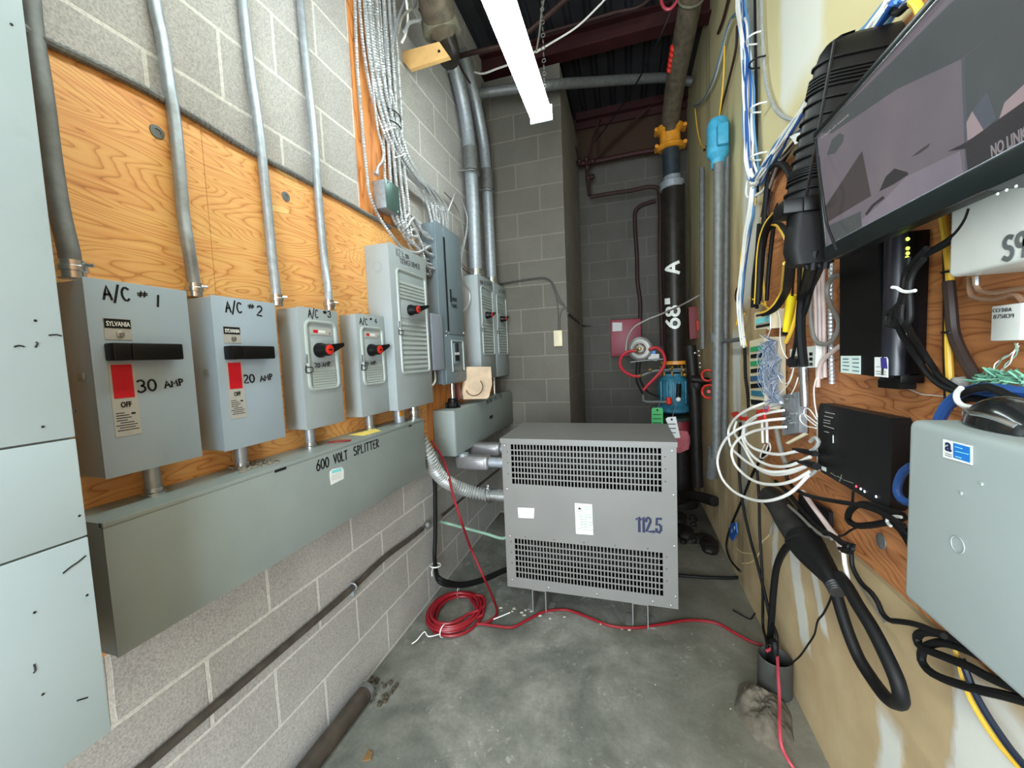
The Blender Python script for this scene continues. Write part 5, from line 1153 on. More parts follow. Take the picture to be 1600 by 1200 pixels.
finish(B().prism([(0.5536, 3.95, 1.8201), (0.6617, 3.95, 1.8235), (0.6597, 3.95, 1.5311), (0.5619, 3.95, 1.5245)], (0, .1, 0)), 'box', mat('deep_red', (120, 18, 20), .45, var=.1), t)
finish(B().prism([(0.6099, 3.9, 1.689), (0.6524, 3.9, 1.6861), (0.6518, 3.9, 1.5994), (0.6145, 3.9, 1.6016)], (0, .04, 0)), 'red_button', 'red_plastic', t)
single(B().prism([(0.615, 2.9784, 1.8473), (0.615, 2.8688, 1.8382), (0.615, 2.8705, 1.7181), (0.615, 2.9807, 1.718)], (.012, 0, 0)), 'red_plate', 'red_paint', 'small dull red plate on the drywall beside the galvanized pipe', 'plate')
single(B().tube([(-0.0098, 3.3, 1.4408), (0.0021, 3.3, 1.5336), (0.0534, 3.3, 1.6234), (0.152, 3.3, 1.6783), (0.272, 3.3, 1.7204)] + [(0.4618, 3.5, 1.8091), (0.5822, 3.5, 1.8716)], .007, 6), 'trim_wire', 'grey_cable', 'grey wire arching from the alarm bell behind the riser', 'wire')
# black rubbish and pipes at the riser foot
t = thing('drain_pipe', (.5, 3.3, 0), 'black drain pipe elbow at the foot of the right wall', 'pipe')
finish(B().tube([(.60, 3.1, .30), (.50, 3.3, .26), (.42, 3.45, .18), (.30, 3.5, .10)], .04, 12), 'tube', 'tarry_pipe', t)
b = B(); random.seed(17)
for k in range(30): b.sphere((random.uniform(.25, .56), random.uniform(2.9, 3.5), random.uniform(.0, .03)), random.uniform(.02, .07), 8, .6)
single(b, 'tar_lumps', 'tarry_pipe', 'black tarry lumps on the floor around the riser foot', 'debris', kind='stuff')
single(B().tube([(0.2813, 2.5373, 0.012), (0.4301, 2.5485, 0.012), (0.5784, 2.5742, 0.012), (0.6359, 2.5941, 0.012)], .010, 8), 'floor_cable', 'black_rubber', 'black cable lying on the floor from the transformer to the right wall', 'cable')
single(B().tube([(0.5233, 2.2612, 0.005), (0.5907, 2.2028, 0.005), (0.6141, 2.2341, 0.005), (0.6299, 2.2589, 0.005)], .004, 5), 'floor_wire', 'marker', 'short bent black wire on the floor by the drywall', 'wire')

# =================================================================== right wall: cable board
PR = .615
single(B().box(PR, XR - .001, -.6, 2.06, .826, 2.15), 'plywood_board', PLY_R, 'brown plywood board on the right wall behind the cables and screens', 'plywood')
def cable(pts, r, m, label, group=None, name='cable', seg=8, step=.012, rib=None):
    return single(B().tube(pts, r, seg, step, rib=rib), name, m, label, 'cable', group)
def many(n, pts, spread, rs, mats, label, group, seed, name='cable', seg=6):
    """n separate loose cables following one run"""
    random.seed(seed)
    for k in range(n):
        a = random.uniform(0, 2 * PI); d = spread * math.sqrt(random.random())
        off = Vector((-abs(d * math.cos(a)) * .9, d * math.sin(a), d * math.sin(a) * .5))
        P = []
        for i, p in enumerate(pts):
            j = Vector((random.uniform(-.25, .1), random.uniform(-.35, .35), random.uniform(-.35, .35))) * spread
            P.append(Vector(p) + off + j)
        cable(P, rs, mats[k % len(mats)], label, group, name, seg, .02)

# ---- trunk of white and blue cables down the drywall, swinging off along the top of the board
WB = ['white_cable', 'pale_blue_cable', 'white_cable', 'white_cable', 'blue_cable', 'white_cable', 'white_cable', 'pale_blue_cable']
many(22, [(0.6, 2.3588, 3.3017), (0.6, 2.3363, 3.1323), (0.6, 2.2927, 2.9936), (0.6, 2.2503, 2.83), (0.6, 2.2191, 2.6627), (0.6, 2.2081, 2.4798), (0.6, 2.1775, 2.3173), (0.6, 2.1294, 2.2233), (0.6, 2.0749, 2.1779), (0.6, 2.0074, 2.1802), (0.6, 1.9006, 2.1908), (0.6, 1.7809, 2.202), (0.6, 1.6666, 2.2036), (0.6, 1.5024, 2.2017), (0.6, 1.3394, 2.1949), (0.6, 1.2009, 2.18), (0.6, 1.1336, 2.1825)], .038, .0052, WB, 'one of the white and blue data cables in the thick trunk down the drywall', 'trunk of data cables', 41, 'data_cable')
many(8, [(0.605, 2.3783, 3.1338), (0.605, 2.4984, 3.2218), (0.605, 2.6187, 3.2819), (0.605, 2.7374, 3.2906), (0.605, 2.8523, 3.2619), (0.605, 3.0364, 3.2475), (0.605, 3.294, 3.2977), (0.605, 3.5471, 3.3837), (0.605, 3.8762, 3.5452)], .016, .0045, ['white_cable', 'pale_blue_cable', 'white_cable', 'green_cable'], 'one of the white data cables branching left from the trunk towards the riser', 'branch of data cables', 42, 'data_cable')
for k, q in enumerate([(0.575, 2.1569, 2.8506), (0.575, 2.1177, 2.7172), (0.575, 2.0977, 2.5102), (0.575, 2.0963, 2.296)]):
    single(B().tube([(q[0] + .04, q[1] + .040, q[2]), (q[0] + .002, q[1] + .034, q[2] + .003), (q[0] - .012, q[1] + .010, q[2] + .002), (q[0] - .010, q[1] - .022, q[2]), (q[0] + .012, q[1] - .040, q[2] - .002), (q[0] + .04, q[1] - .042, q[2] - .003)], .004, 6), 'cable_tie', ('zip_white', 'marker', 'zip_white', 'zip_white')[k], ('topmost white tie on the data cable trunk', 'black tie on the data cable trunk', 'middle white tie on the data cable trunk', 'lowest white tie on the data cable trunk')[k], 'cable tie')
cable([(0.598, 2.7532, 3.2423), (0.598, 2.7712, 3.1151), (0.598, 2.8231, 2.9977), (0.598, 2.9318, 2.9038), (0.598, 3.1113, 2.8819), (0.598, 3.315, 2.9248), (0.598, 3.5187, 3.048), (0.598, 3.6855, 3.2377), (0.598, 3.8003, 3.4818)], .005, 'yellow_cable', 'thin yellow cable hanging in a loop left of the data cable trunk')
cable([(0.61, 2.5193, 3.1778), (0.61, 2.5457, 3.0811), (0.61, 2.6864, 3.0205), (0.61, 2.8807, 2.9713), (0.61, 3.0688, 2.934), (0.61, 3.2852, 2.949), (0.61, 3.4833, 2.9848)], .007, 'rust_pipe', 'dark brown cable behind the yellow loop')
cable([(0.615, 2.6606, 3.4912), (0.615, 2.765, 3.4786), (0.615, 2.8623, 3.4744), (0.615, 3.0043, 3.4968)], .009, 'rust_pipe', 'dark red cable at the top beside the data cable trunk')
cable([(0.612, 2.1342, 3.0757), (0.612, 2.124, 2.9318), (0.612, 2.1051, 2.7816), (0.612, 2.078, 2.6409), (0.612, 2.0193, 2.5103), (0.612, 1.92, 2.3878), (0.612, 1.8057, 2.2972), (0.612, 1.6895, 2.231)], .0062, 'cable_alu', 'silver armoured cable bowing across the drywall to the ribbed closure', None, 'armoured_cable', 8, .004, (.0125, .13))
cable([(0.612, 2.2268, 3.1549), (0.612, 2.2157, 2.9468), (0.612, 2.2045, 2.7379), (0.612, 2.1933, 2.528), (0.612, 2.1919, 2.3513), (0.612, 2.1713, 2.1651)], .006, 'black_rubber', 'black cable down the right edge of the data cable trunk')
# brown and grey cables lying under the trunk along the board top
many(5, [(0.598, 1.4755, 2.1484), (0.598, 1.5989, 2.147), (0.598, 1.7146, 2.1468), (0.598, 1.8249, 2.1444), (0.598, 1.9223, 2.1186), (0.598, 1.9831, 2.0629), (0.598, 2.0148, 1.9975)], .018, .0055, ['rust_pipe', 'grey_cable', 'pink_cable', 'rust_pipe'], 'one of the brown and grey cables under the white trunk at the board top', 'brown cables at the board top', 43)
# whites continuing down from the trunk joint to the punch blocks
many(13, [(0.59, 2.112, 2.1746), (0.59, 2.121, 2.1202), (0.59, 2.1492, 2.0568), (0.59, 2.2091, 1.9848), (0.59, 2.2621, 1.8891), (0.59, 2.3068, 1.7691), (0.59, 2.3419, 1.6582), (0.59, 2.3182, 1.5555), (0.59, 2.2609, 1.4372)], .024, .0048, ['white_cable', 'white_cable', 'pale_blue_cable', 'white_cable', 'yellow_cable', 'blue_cable'], 'one of the white cables dropping from the trunk to the punch-down blocks', 'cables down to the punch blocks', 44, 'data_cable')
cable([(0.585, 2.2332, 2.2481), (0.585, 2.2546, 2.2012), (0.585, 2.233, 2.1684), (0.585, 2.1125, 2.1295), (0.585, 2.0055, 2.1113), (0.585, 1.9409, 2.1205), (0.585, 1.8957, 2.1404)], .006, 'white_cable', 'white cable looping under the trunk joint', None, 'data_cable')
cable([(0.605, 2.2657, 2.0932), (0.605, 2.3426, 2.0209), (0.605, 2.4259, 1.9255), (0.605, 2.4385, 1.8422)], .0045, 'yellow_cable', 'thin yellow cable between trunk and upper punch-down block')
cable([(0.605, 2.4262, 1.6842), (0.605, 2.4907, 1.6027), (0.605, 2.5178, 1.5613), (0.605, 2.4389, 1.563), (0.605, 2.3653, 1.6089)], .0045, 'yellow_cable', 'thin yellow cable loop left of the upper punch-down block')
cable([(0.58, 2.1703, 1.6667), (0.58, 2.091, 1.6474), (0.58, 2.0002, 1.6217), (0.58, 1.9017, 1.5859)], .0045, 'yellow_cable', 'thin yellow cable arriving at the upper punch-down block top')
cable([(0.6, 2.3456, 1.472), (0.6, 2.3336, 1.3699), (0.6, 2.3218, 1.2682), (0.6, 2.2872, 1.1964), (0.6, 2.2645, 1.105)], .008, 'black_rubber', 'black spiral wrapped cable left of the lower punch-down block', None, 'cable', 8, .004, (.012, .18))
cable([(0.6, 2.4438, 1.7742), (0.6, 2.5097, 1.7491), (0.6, 2.5235, 1.7149), (0.6, 2.4699, 1.6724), (0.6, 2.3816, 1.645)], .004, 'black_rubber', 'thin black wire loop by the drywall edge')

# ---- ribbed splice closure and its boot
def rrect(x0, x1, y0, y1, z, r=.045, k=5):
    out = []
    for cx, cy, a in ((x1 - r, y1 - r, 0), (x0 + r, y1 - r, 90), (x0 + r, y0 + r, 180), (x1 - r, y0 + r, 270)):
        out += [(cx + r * math.cos(math.radians(a + 90 * i / k)), cy + r * math.sin(math.radians(a + 90 * i / k)), z) for i in range(k + 1)]
    return out
cl = thing('splice_closure', (.54, 1.25, 1.62), 'tall black ribbed cable splice closure beside the screen', 'splice closure')
def sec(z, s=0.0, g=0.0):      # rounded outline of the closure at height z: it stands out from the wall, wider towards its base
    f = (z - 1.78) / .36; xc = .418 + f * .056 + s; a = .031 - .011 * f
    P = [(.604, 1.125 + s * .5 - g), (xc + .02, 1.125 + s * .5 - g), (xc, 1.127 + s * .5 - g), (xc - a * .45 - g * .7, 1.125 + a * .40 + s * .5 - g * .7), (xc - a * .85 - g, 1.125 + a * .85), (xc - a - g, 1.125 + a * 1.3), (xc - a * .85 - g, 1.125 + a * 1.9),
         (xc - a * .3 - g * .7, 1.125 + a * 2.5), (xc + .03, 1.215 - s * .3 + g), (.56, 1.235 - s * .5 + g), (.604, 1.24 - s * .5 + g)]
    return [(x_, y_, z) for x_, y_ in P]
finish(B().loft([sec(z, s) for z, s in ((1.76, 0), (1.9, 0), (2.0, 0), (2.09, 0), (2.115, .004), (2.133, .014), (2.145, .034), (2.149, .06))]), 'dome', 'black_plastic', cl, smooth=50)
for py_ in (92, 112, 117.5, 123, 128.5, 135, 153, 177, 198, 221, 240, 258, 262, 266, 270.5, 277, 294):
    z = 2.144 - (py_ - 52) * .0014
    r_ = sec(z, 0, .003)
    finish(B().tube(r_, .0032, 6, smooth=False), 'rib', 'black_plastic', cl)
finish(B().tube([(p[0], p[1] - .003, p[2]) for p in (sec(z)[2] for z in (2.125, 2.05, 1.95, 1.85, 1.78))], .0038, 6), 'corner_rib', 'black_plastic', cl)
finish(B().box(.362, .604, 1.095, 1.165, 1.742, 1.776, .004), 'collar', 'black_plastic', cl)
finish(B().box(.40, .43, 1.084, 1.09, 1.74, 1.774, .002), 'clasp', 'black_plastic', cl)
finish(B().loft([rrect(.385, .468, 1.10, 1.16, 1.742, .02), rrect(.381, .472, 1.10, 1.16, 1.70, .02), rrect(.378, .476, 1.10, 1.16, 1.66, .02), rrect(.386, .474, 1.10, 1.155, 1.622, .02)]), 'boot', 'black_rubber', cl)
for x_, z_ in ((.43, 1.62), (.455, 1.62)):
    finish(B().cyl((x_, 1.115, z_ - .012), (x_, 1.104, z_ + .03), .009, seg=8), 'cable_gland', 'black_rubber', cl)
cable([(0.585, 1.6858, 2.0059), (0.585, 1.716, 2.0637), (0.585, 1.7722, 2.116), (0.585, 1.8458, 2.1512), (0.585, 1.9108, 2.152), (0.585, 1.9485, 2.0972), (0.585, 1.9714, 2.0122), (0.585, 2.003, 1.8851), (0.585, 2.0451, 1.7535), (0.585, 2.0805, 1.6279)], .0125, 'black_rubber', 'thick black hose arching over from the ribbed closure and hanging down', None, 'hose')
# striped black cables from the boot
def striped(pts, r, label, group):
    t = thing('striped_cable', pts[0], label, 'cable', group)
    finish(B().tube(pts, r, 8), 'jacket', 'black_rubber', t)
    finish(B().tube([Vector(p) + Vector((-r * .8, r * .75, r * .2)) for p in pts], r * .42, 5), 'yellow_stripe', 'yellow_cable', t)
striped([(0.4, 1.2095, 1.7813), (0.48, 1.4783, 1.8627), (0.53, 1.6886, 1.9108), (0.53, 1.7564, 1.8994), (0.53, 1.8149, 1.8624), (0.53, 1.8456, 1.7991), (0.53, 1.8608, 1.6985), (0.53, 1.8765, 1.6083)], .0105, 'black cable with yellow stripe leaving the closure collar and hanging left', 'striped black cables')
striped([(0.42, 1.2242, 1.7139), (0.5, 1.4998, 1.8041), (0.55, 1.7121, 1.8808), (0.55, 1.7793, 1.8989), (0.55, 1.8372, 1.8914), (0.55, 1.8751, 1.8428), (0.55, 1.9061, 1.7311), (0.55, 1.9302, 1.6267)], .0105, 'black cable with yellow stripe arching lower out of the boot', 'striped black cables')
striped([(0.4, 1.1605, 1.6371), (0.46, 1.3523, 1.618), (0.52, 1.5555, 1.604), (0.52, 1.6077, 1.5776), (0.52, 1.6911, 1.5612), (0.52, 1.7775, 1.5598)], .012, 'black cable with yellow stripe from the boot bottom curving to the punch block', 'striped black cables')
many(5, [(0.595, 2.0469, 1.9801), (0.595, 2.0721, 1.8588), (0.595, 2.1075, 1.7345), (0.595, 2.1351, 1.6184)], .016, .0075, ['black_rubber'], 'one of the black cables hanging in a bunch left of the closure', 'black cables left of the closure', 45)
cable([(0.575, 1.8385, 1.9136), (0.575, 1.8663, 1.8375), (0.575, 1.8951, 1.7398), (0.575, 1.917, 1.6231)], .008, 'black_rubber', 'straight black cable over the plywood left of the boot')
cable([(0.575, 2.0026, 1.864), (0.575, 1.9846, 1.7849), (0.575, 1.9585, 1.6972), (0.575, 1.9328, 1.6032)], .0045, 'yellow_cable', 'thin yellow cable running down in front of the black bunch')
cable([(0.59, 1.9107, 2.0688), (0.59, 1.9559, 2.0063), (0.59, 1.9477, 1.9822), (0.59, 1.8946, 1.9804), (0.59, 1.8449, 1.9988)], .004, 'rust_pipe', 'thin brown wire loop on the plywood by the closure')
ys = thing('inline_splice', (.55, 1.45, 1.5), 'bright yellow tubular splice hanging under the closure boot', 'splice')
finish(B().tube([(0.555, 1.5966, 1.6046), (0.555, 1.6125, 1.5642), (0.555, 1.6288, 1.5205), (0.555, 1.6397, 1.4799)], lambda s: .0155 * (1 - .18 * s), 12), 'yellow_sleeve', mat('bright_yellow', (240, 214, 30), .4, var=.05), ys)
finish(B().tube([(0.555, 1.6398, 1.4846), (0.555, 1.6454, 1.471)], .013, 10), 'black_cap', 'black_plastic', ys)
finish(B().tube([(0.555, 1.5911, 1.6016), (0.53, 1.515, 1.6288), (0.47, 1.3395, 1.6333), (0.41, 1.1651, 1.6323)], .004, 6), 'lead_wire', 'black_rubber', ys)
cable([(0.43, 1.1557, 1.6298), (0.49, 1.3287, 1.6203), (0.54, 1.4872, 1.603), (0.54, 1.5007, 1.5532), (0.54, 1.5252, 1.5134), (0.54, 1.5562, 1.4766), (0.54, 1.6003, 1.4405)], .0065, 'yellow_cable', 'orange yellow cable running down beside the yellow splice')
cable([(0.43, 1.1204, 1.6222), (0.5, 1.33, 1.6105), (0.545, 1.481, 1.5812), (0.545, 1.4937, 1.5106), (0.545, 1.4871, 1.4376), (0.545, 1.466, 1.361)], .0135, 'black_rubber', 'thick black cable from the boot down to a metal pipe end')
cable([(0.42, 1.1583, 1.6314), (0.53, 1.469, 1.591), (0.56, 1.5605, 1.5148), (0.56, 1.5745, 1.4389), (0.56, 1.6006, 1.383)], .0055, 'black_rubber', 'thin black cable ending in a small plug by the white splitter')
single(B().prism([(0.56, 1.6524, 1.3775), (0.56, 1.6119, 1.3897), (0.56, 1.5679, 1.3813), (0.56, 1.5727, 1.3568), (0.56, 1.6282, 1.3502), (0.56, 1.652, 1.3587)], (.02, 0, 0)), 'plug', 'black_plastic', 'small black plug in front of the white terminal', 'plug')
cable([(0.45, 1.1183, 1.6197), (0.52, 1.3256, 1.6168), (0.55, 1.4396, 1.595), (0.55, 1.4611, 1.5581), (0.55, 1.4837, 1.53)], .0085, 'black_rubber', 'black cable slanting from the boot right corner')
single(B().tube([(0.57, 1.5384, 1.3663), (0.57, 1.5322, 1.3189), (0.57, 1.5261, 1.2717), (0.57, 1.5199, 1.2225)], .0145, 12), 'metal_pipe', 'bright_steel', 'short shiny metal pipe below the white terminal', 'pipe')
# flat pinkish cables, armoured cable, grey loop
for k, x_ in enumerate((1277, 1283, 1289)):
    cable([(0.6, 1.5083, 1.6825), (0.6, 1.5, 1.5485), (0.6, 1.492, 1.4246), (0.6, 1.4845, 1.317)] if k == 0 else ([(0.6, 1.4826, 1.6791), (0.6, 1.4743, 1.5457), (0.6, 1.4665, 1.4242), (0.6, 1.4592, 1.3228)] if k == 1 else [(0.6, 1.5351, 1.6819), (0.6, 1.5268, 1.5515), (0.6, 1.5187, 1.425), (0.6, 1.5065, 1.3156)]), .0062, 'pink_cable', ('middle', 'right', 'left')[k] + ' of three pinkish white cables running down left of the black modem', 'three pinkish white cables')
cable([(0.598, 1.4252, 1.671), (0.598, 1.4262, 1.5792), (0.598, 1.4231, 1.4821), (0.598, 1.4161, 1.3845), (0.598, 1.4097, 1.3064)], .0075, 'cable_alu', 'bright armoured cable running straight down beside the black modem', None, 'armoured_cable', 8, .004, (.0125, .15))
cable([(0.58, 1.3483, 1.6241), (0.58, 1.392, 1.6135), (0.58, 1.4067, 1.5875), (0.58, 1.3861, 1.547), (0.58, 1.3518, 1.5118), (0.58, 1.3332, 1.4867), (0.58, 1.3464, 1.4564), (0.58, 1.3826, 1.4352), (0.58, 1.4341, 1.4286), (0.58, 1.4819, 1.4459), (0.58, 1.5057, 1.4884), (0.58, 1.5167, 1.5519), (0.58, 1.5089, 1.6027), (0.58, 1.4871, 1.6298)], .0068, 'grey_cable', 'grey cable hanging in a round loop left of the black modem')
cable([(0.585, 1.339, 1.4211), (0.585, 1.371, 1.4083), (0.585, 1.4088, 1.3929), (0.585, 1.4448, 1.3725), (0.585, 1.4651, 1.3392), (0.585, 1.4681, 1.2917)], .0065, 'pink_cable', 'white cable curving from behind the black modem')
# white terminal
wt = thing('terminal_box', (.58, 1.5, 1.36), 'small white terminal box with black sockets behind the hanging black cables', 'terminal')
finish(B().prism([(0.58, 1.6818, 1.4143), (0.58, 1.5926, 1.4227), (0.58, 1.5909, 1.351), (0.58, 1.6744, 1.3431)], (.03, 0, 0)), 'socket_block', 'white_paint', wt)
finish(B().prism([(0.58, 1.5518, 1.4221), (0.58, 1.4724, 1.4252), (0.58, 1.4749, 1.3554), (0.58, 1.5499, 1.3504)], (.03, 0, 0)), 'port_block', 'white_paint', wt)
b = B()
for q in ([(0.578, 1.6025, 1.4026), (0.578, 1.6021, 1.3823), (0.578, 1.6016, 1.362)]): finish(B().lathe(q, (1, 0, 0), [(.006, -.001), (.006, .004)], 8), 'socket', 'black_plastic', wt)
for y_ in (550, 561, 570):
    q = {550: (0.579, 1.5053, 1.3985), 561: (0.579, 1.5048, 1.3817), 570: (0.579, 1.5044, 1.3648)}[y_]
    finish(B().box(q[0] - .001, q[0] + .004, q[1] - .010, q[1] + .010, q[2] - .005, q[2] + .005), 'port', 'black_plastic', wt)

# ---- punch-down blocks
pb = thing('punch_down_block', (.57, 1.85, 1.48), 'small upper punch-down block with a teal label', 'terminal block', 'punch-down blocks')
finish(B().prism([(0.535, 1.9372, 1.5764), (0.535, 1.7471, 1.5731), (0.535, 1.746, 1.4989), (0.535, 1.9367, 1.5044)], (.075, 0, 0)), 'block', 'cream_plastic', pb)
finish(B().prism([(0.533, 1.9122, 1.5469), (0.533, 1.7473, 1.5486), (0.533, 1.747, 1.5263), (0.533, 1.912, 1.525)], (-.002, 0, 0)), 'label_strip', 'teal_label', pb)
finish(B().prism([(0.533, 1.9124, 1.566), (0.533, 1.7475, 1.5634), (0.533, 1.7474, 1.556), (0.533, 1.9123, 1.5578)], (.004, 0, 0)), 'pin_row', 'marker', pb)
finish(B().prism([(0.533, 1.912, 1.5196), (0.533, 1.7469, 1.5189), (0.533, 1.7467, 1.5089), (0.533, 1.9119, 1.5086)], (.004, 0, 0)), 'pin_row', 'marker', pb)
finish(B().tube([(0.528, 1.7526, 1.5668), (0.528, 1.7242, 1.5712), (0.528, 1.7168, 1.5414), (0.528, 1.7162, 1.4976), (0.528, 1.7444, 1.4967)], .003, 5), 'wire_bail', 'white_cable', pb)
pc = thing('punch_down_block', (.57, 1.85, 1.15), 'long lower punch-down block with green and blue labels and a frayed mass of wires', 'terminal block', 'punch-down blocks')
finish(B().prism([(0.535, 2.0106, 1.4562), (0.535, 1.8121, 1.4665), (0.535, 1.801, 1.1714), (0.535, 1.9996, 1.143)], (.075, 0, 0)), 'block', 'cream_plastic', pc)
rows = [(541, 548, 'green_label'), (564, 571, 'green_label'), (587, 594, 'dark_blue_label'), (611, 618, 'blue_valve_paint')]
for (a_, b_, m_), poly in zip(rows, ([(0.533, 1.9839, 1.4269), (0.533, 1.8205, 1.4356), (0.533, 1.8125, 1.4146), (0.533, 1.9838, 1.4068)], [(0.533, 1.9836, 1.3636), (0.533, 1.8198, 1.3754), (0.533, 1.8118, 1.3546), (0.533, 1.9835, 1.3434)], [(0.533, 1.9833, 1.2971), (0.533, 1.8192, 1.3122), (0.533, 1.8111, 1.2917), (0.533, 1.9832, 1.2739)], [(0.533, 1.9735, 1.234), (0.533, 1.8106, 1.2469), (0.533, 1.8103, 1.2231), (0.533, 1.9734, 1.2108)])):
    finish(B().prism(poly, (-.002, 0, 0)), 'label_strip', m_, pc)
for poly in ([(0.533, 1.9838, 1.3953), (0.533, 1.8202, 1.4042), (0.533, 1.8122, 1.386), (0.533, 1.9837, 1.378)], [(0.533, 1.9834, 1.3289), (0.533, 1.8195, 1.3438), (0.533, 1.8115, 1.3258), (0.533, 1.9833, 1.3116)], [(0.533, 1.9831, 1.2622), (0.533, 1.8188, 1.2805), (0.533, 1.8108, 1.2627), (0.533, 1.983, 1.2419)], [(0.533, 1.9828, 1.1923), (0.533, 1.8101, 1.2073), (0.533, 1.8099, 1.1887), (0.533, 1.9732, 1.1701)]):
    finish(B().prism(poly, (-.001, 0, 0)), 'pin_row', 'black_plastic', pc)
random.seed(77)
A0 = [Vector(p) for p in [(0.54, 1.7908, 1.4501), (0.54, 1.7679, 1.3812), (0.54, 1.7524, 1.3057), (0.54, 1.737, 1.2186)]]; A1 = [Vector(p) for p in [(0.57, 1.7665, 1.4479), (0.57, 1.7258, 1.3807), (0.57, 1.699, 1.3084), (0.57, 1.697, 1.206)]]
wm = B()
for k in range(230):
    i, j = random.randrange(4), random.randrange(4)
    p = A0[i].lerp(A1[i], random.random()); q = A0[j].lerp(A1[j], random.random())
    md = p.lerp(q, .5) + Vector((random.uniform(-.05, .0), random.uniform(-.03, .03), random.uniform(-.03, .03)))
    wm.tube([p, md, q], .0008, 3, .012)
single(wm, 'wire_tangle', mat('jumper_wire', (150, 156, 168), .45, var=.3, scale=120), 'dense tangle of thin white and blue jumper wires beside the lower punch-down block', 'wires', kind='stuff')
wm = B()
for k in range(36):
    i, j = random.randrange(4), random.randrange(4)
    p = A0[i].lerp(A1[i], random.random()); q = A0[j].lerp(A1[j], random.random())
    md = p.lerp(q, .5) + Vector((random.uniform(-.055, -.01), random.uniform(-.03, .03), random.uniform(-.03, .03)))
    wm.tube([p, md, q], .0012, 3, .012)
single(wm, 'wire_tangle', 'dark_blue_label', 'tangle of thin dark blue wires mixed in beside the lower punch-down block', 'wires', kind='stuff')
for k, pts in enumerate(([(0.55, 1.7961, 1.5771), (0.55, 1.713, 1.5612), (0.55, 1.6866, 1.5254), (0.55, 1.6854, 1.4539), (0.55, 1.6533, 1.4061), (0.55, 1.6171, 1.3831)], [(0.55, 1.7877, 1.4978), (0.55, 1.8167, 1.471), (0.55, 1.8471, 1.459)], [(0.55, 1.7089, 1.3205), (0.55, 1.6635, 1.292), (0.55, 1.6038, 1.2988), (0.55, 1.5709, 1.3348), (0.55, 1.5604, 1.3509)], [(0.55, 1.5603, 1.3487), (0.55, 1.5814, 1.3118), (0.55, 1.6267, 1.2785), (0.55, 1.6881, 1.2487)], [(0.55, 1.5229, 1.32), (0.55, 1.5482, 1.2853), (0.55, 1.5803, 1.2576)])):
    cable(pts, .0018, 'white_cable', ('thin wire bowing right of the upper punch-down block', 'thin wire joining the two punch-down blocks', 'thin wire sagging right of the wire tangle', 'thin wire from the white terminal to the tangle', 'short thin wire left of the metal pipe')[k], None, 'thin_wire', 5)

# ---- coax splitter, coax loops and red tags
cs = thing('coax_splitter', (.59, 1.55, 1.15), 'metal coaxial splitter plate with connectors feeding the white loops', 'splitter')
finish(B().prism([(0.585, 1.7751, 1.2316), (0.585, 1.6186, 1.2624), (0.585, 1.6043, 1.1164), (0.585, 1.7654, 1.0736)], (.025, 0, 0)), 'plate', 'galvanized', cs)
for q in ([(0.585, 1.7746, 1.2035), (0.585, 1.7477, 1.1765), (0.585, 1.7342, 1.1458), (0.585, 1.7272, 1.1143)]):
    finish(B().lathe(Vector(q), (-.25, 1, 0), [(.007, -.02), (.007, 0), (.009, .001), (.009, .012)], 8), 'connector', 'black_plastic', cs)
b = B()
random.seed(4)
for k in range(18):
    q = Vector((0.583, 1.6798, 1.1888)) + Vector((0, random.uniform(-.035, .03), random.uniform(-.06, .06)))
    finish(B().lathe(q, (-1, 0, 0), [(.006, 0), (.006, .008), (.003, .009), (.003, .014)], 6), 'terminal', ('bright_steel', 'galvanized_dull')[k % 2], cs) if k < 10 else None
CX = 'white_cable'; GC_ = 'white coaxial loops'
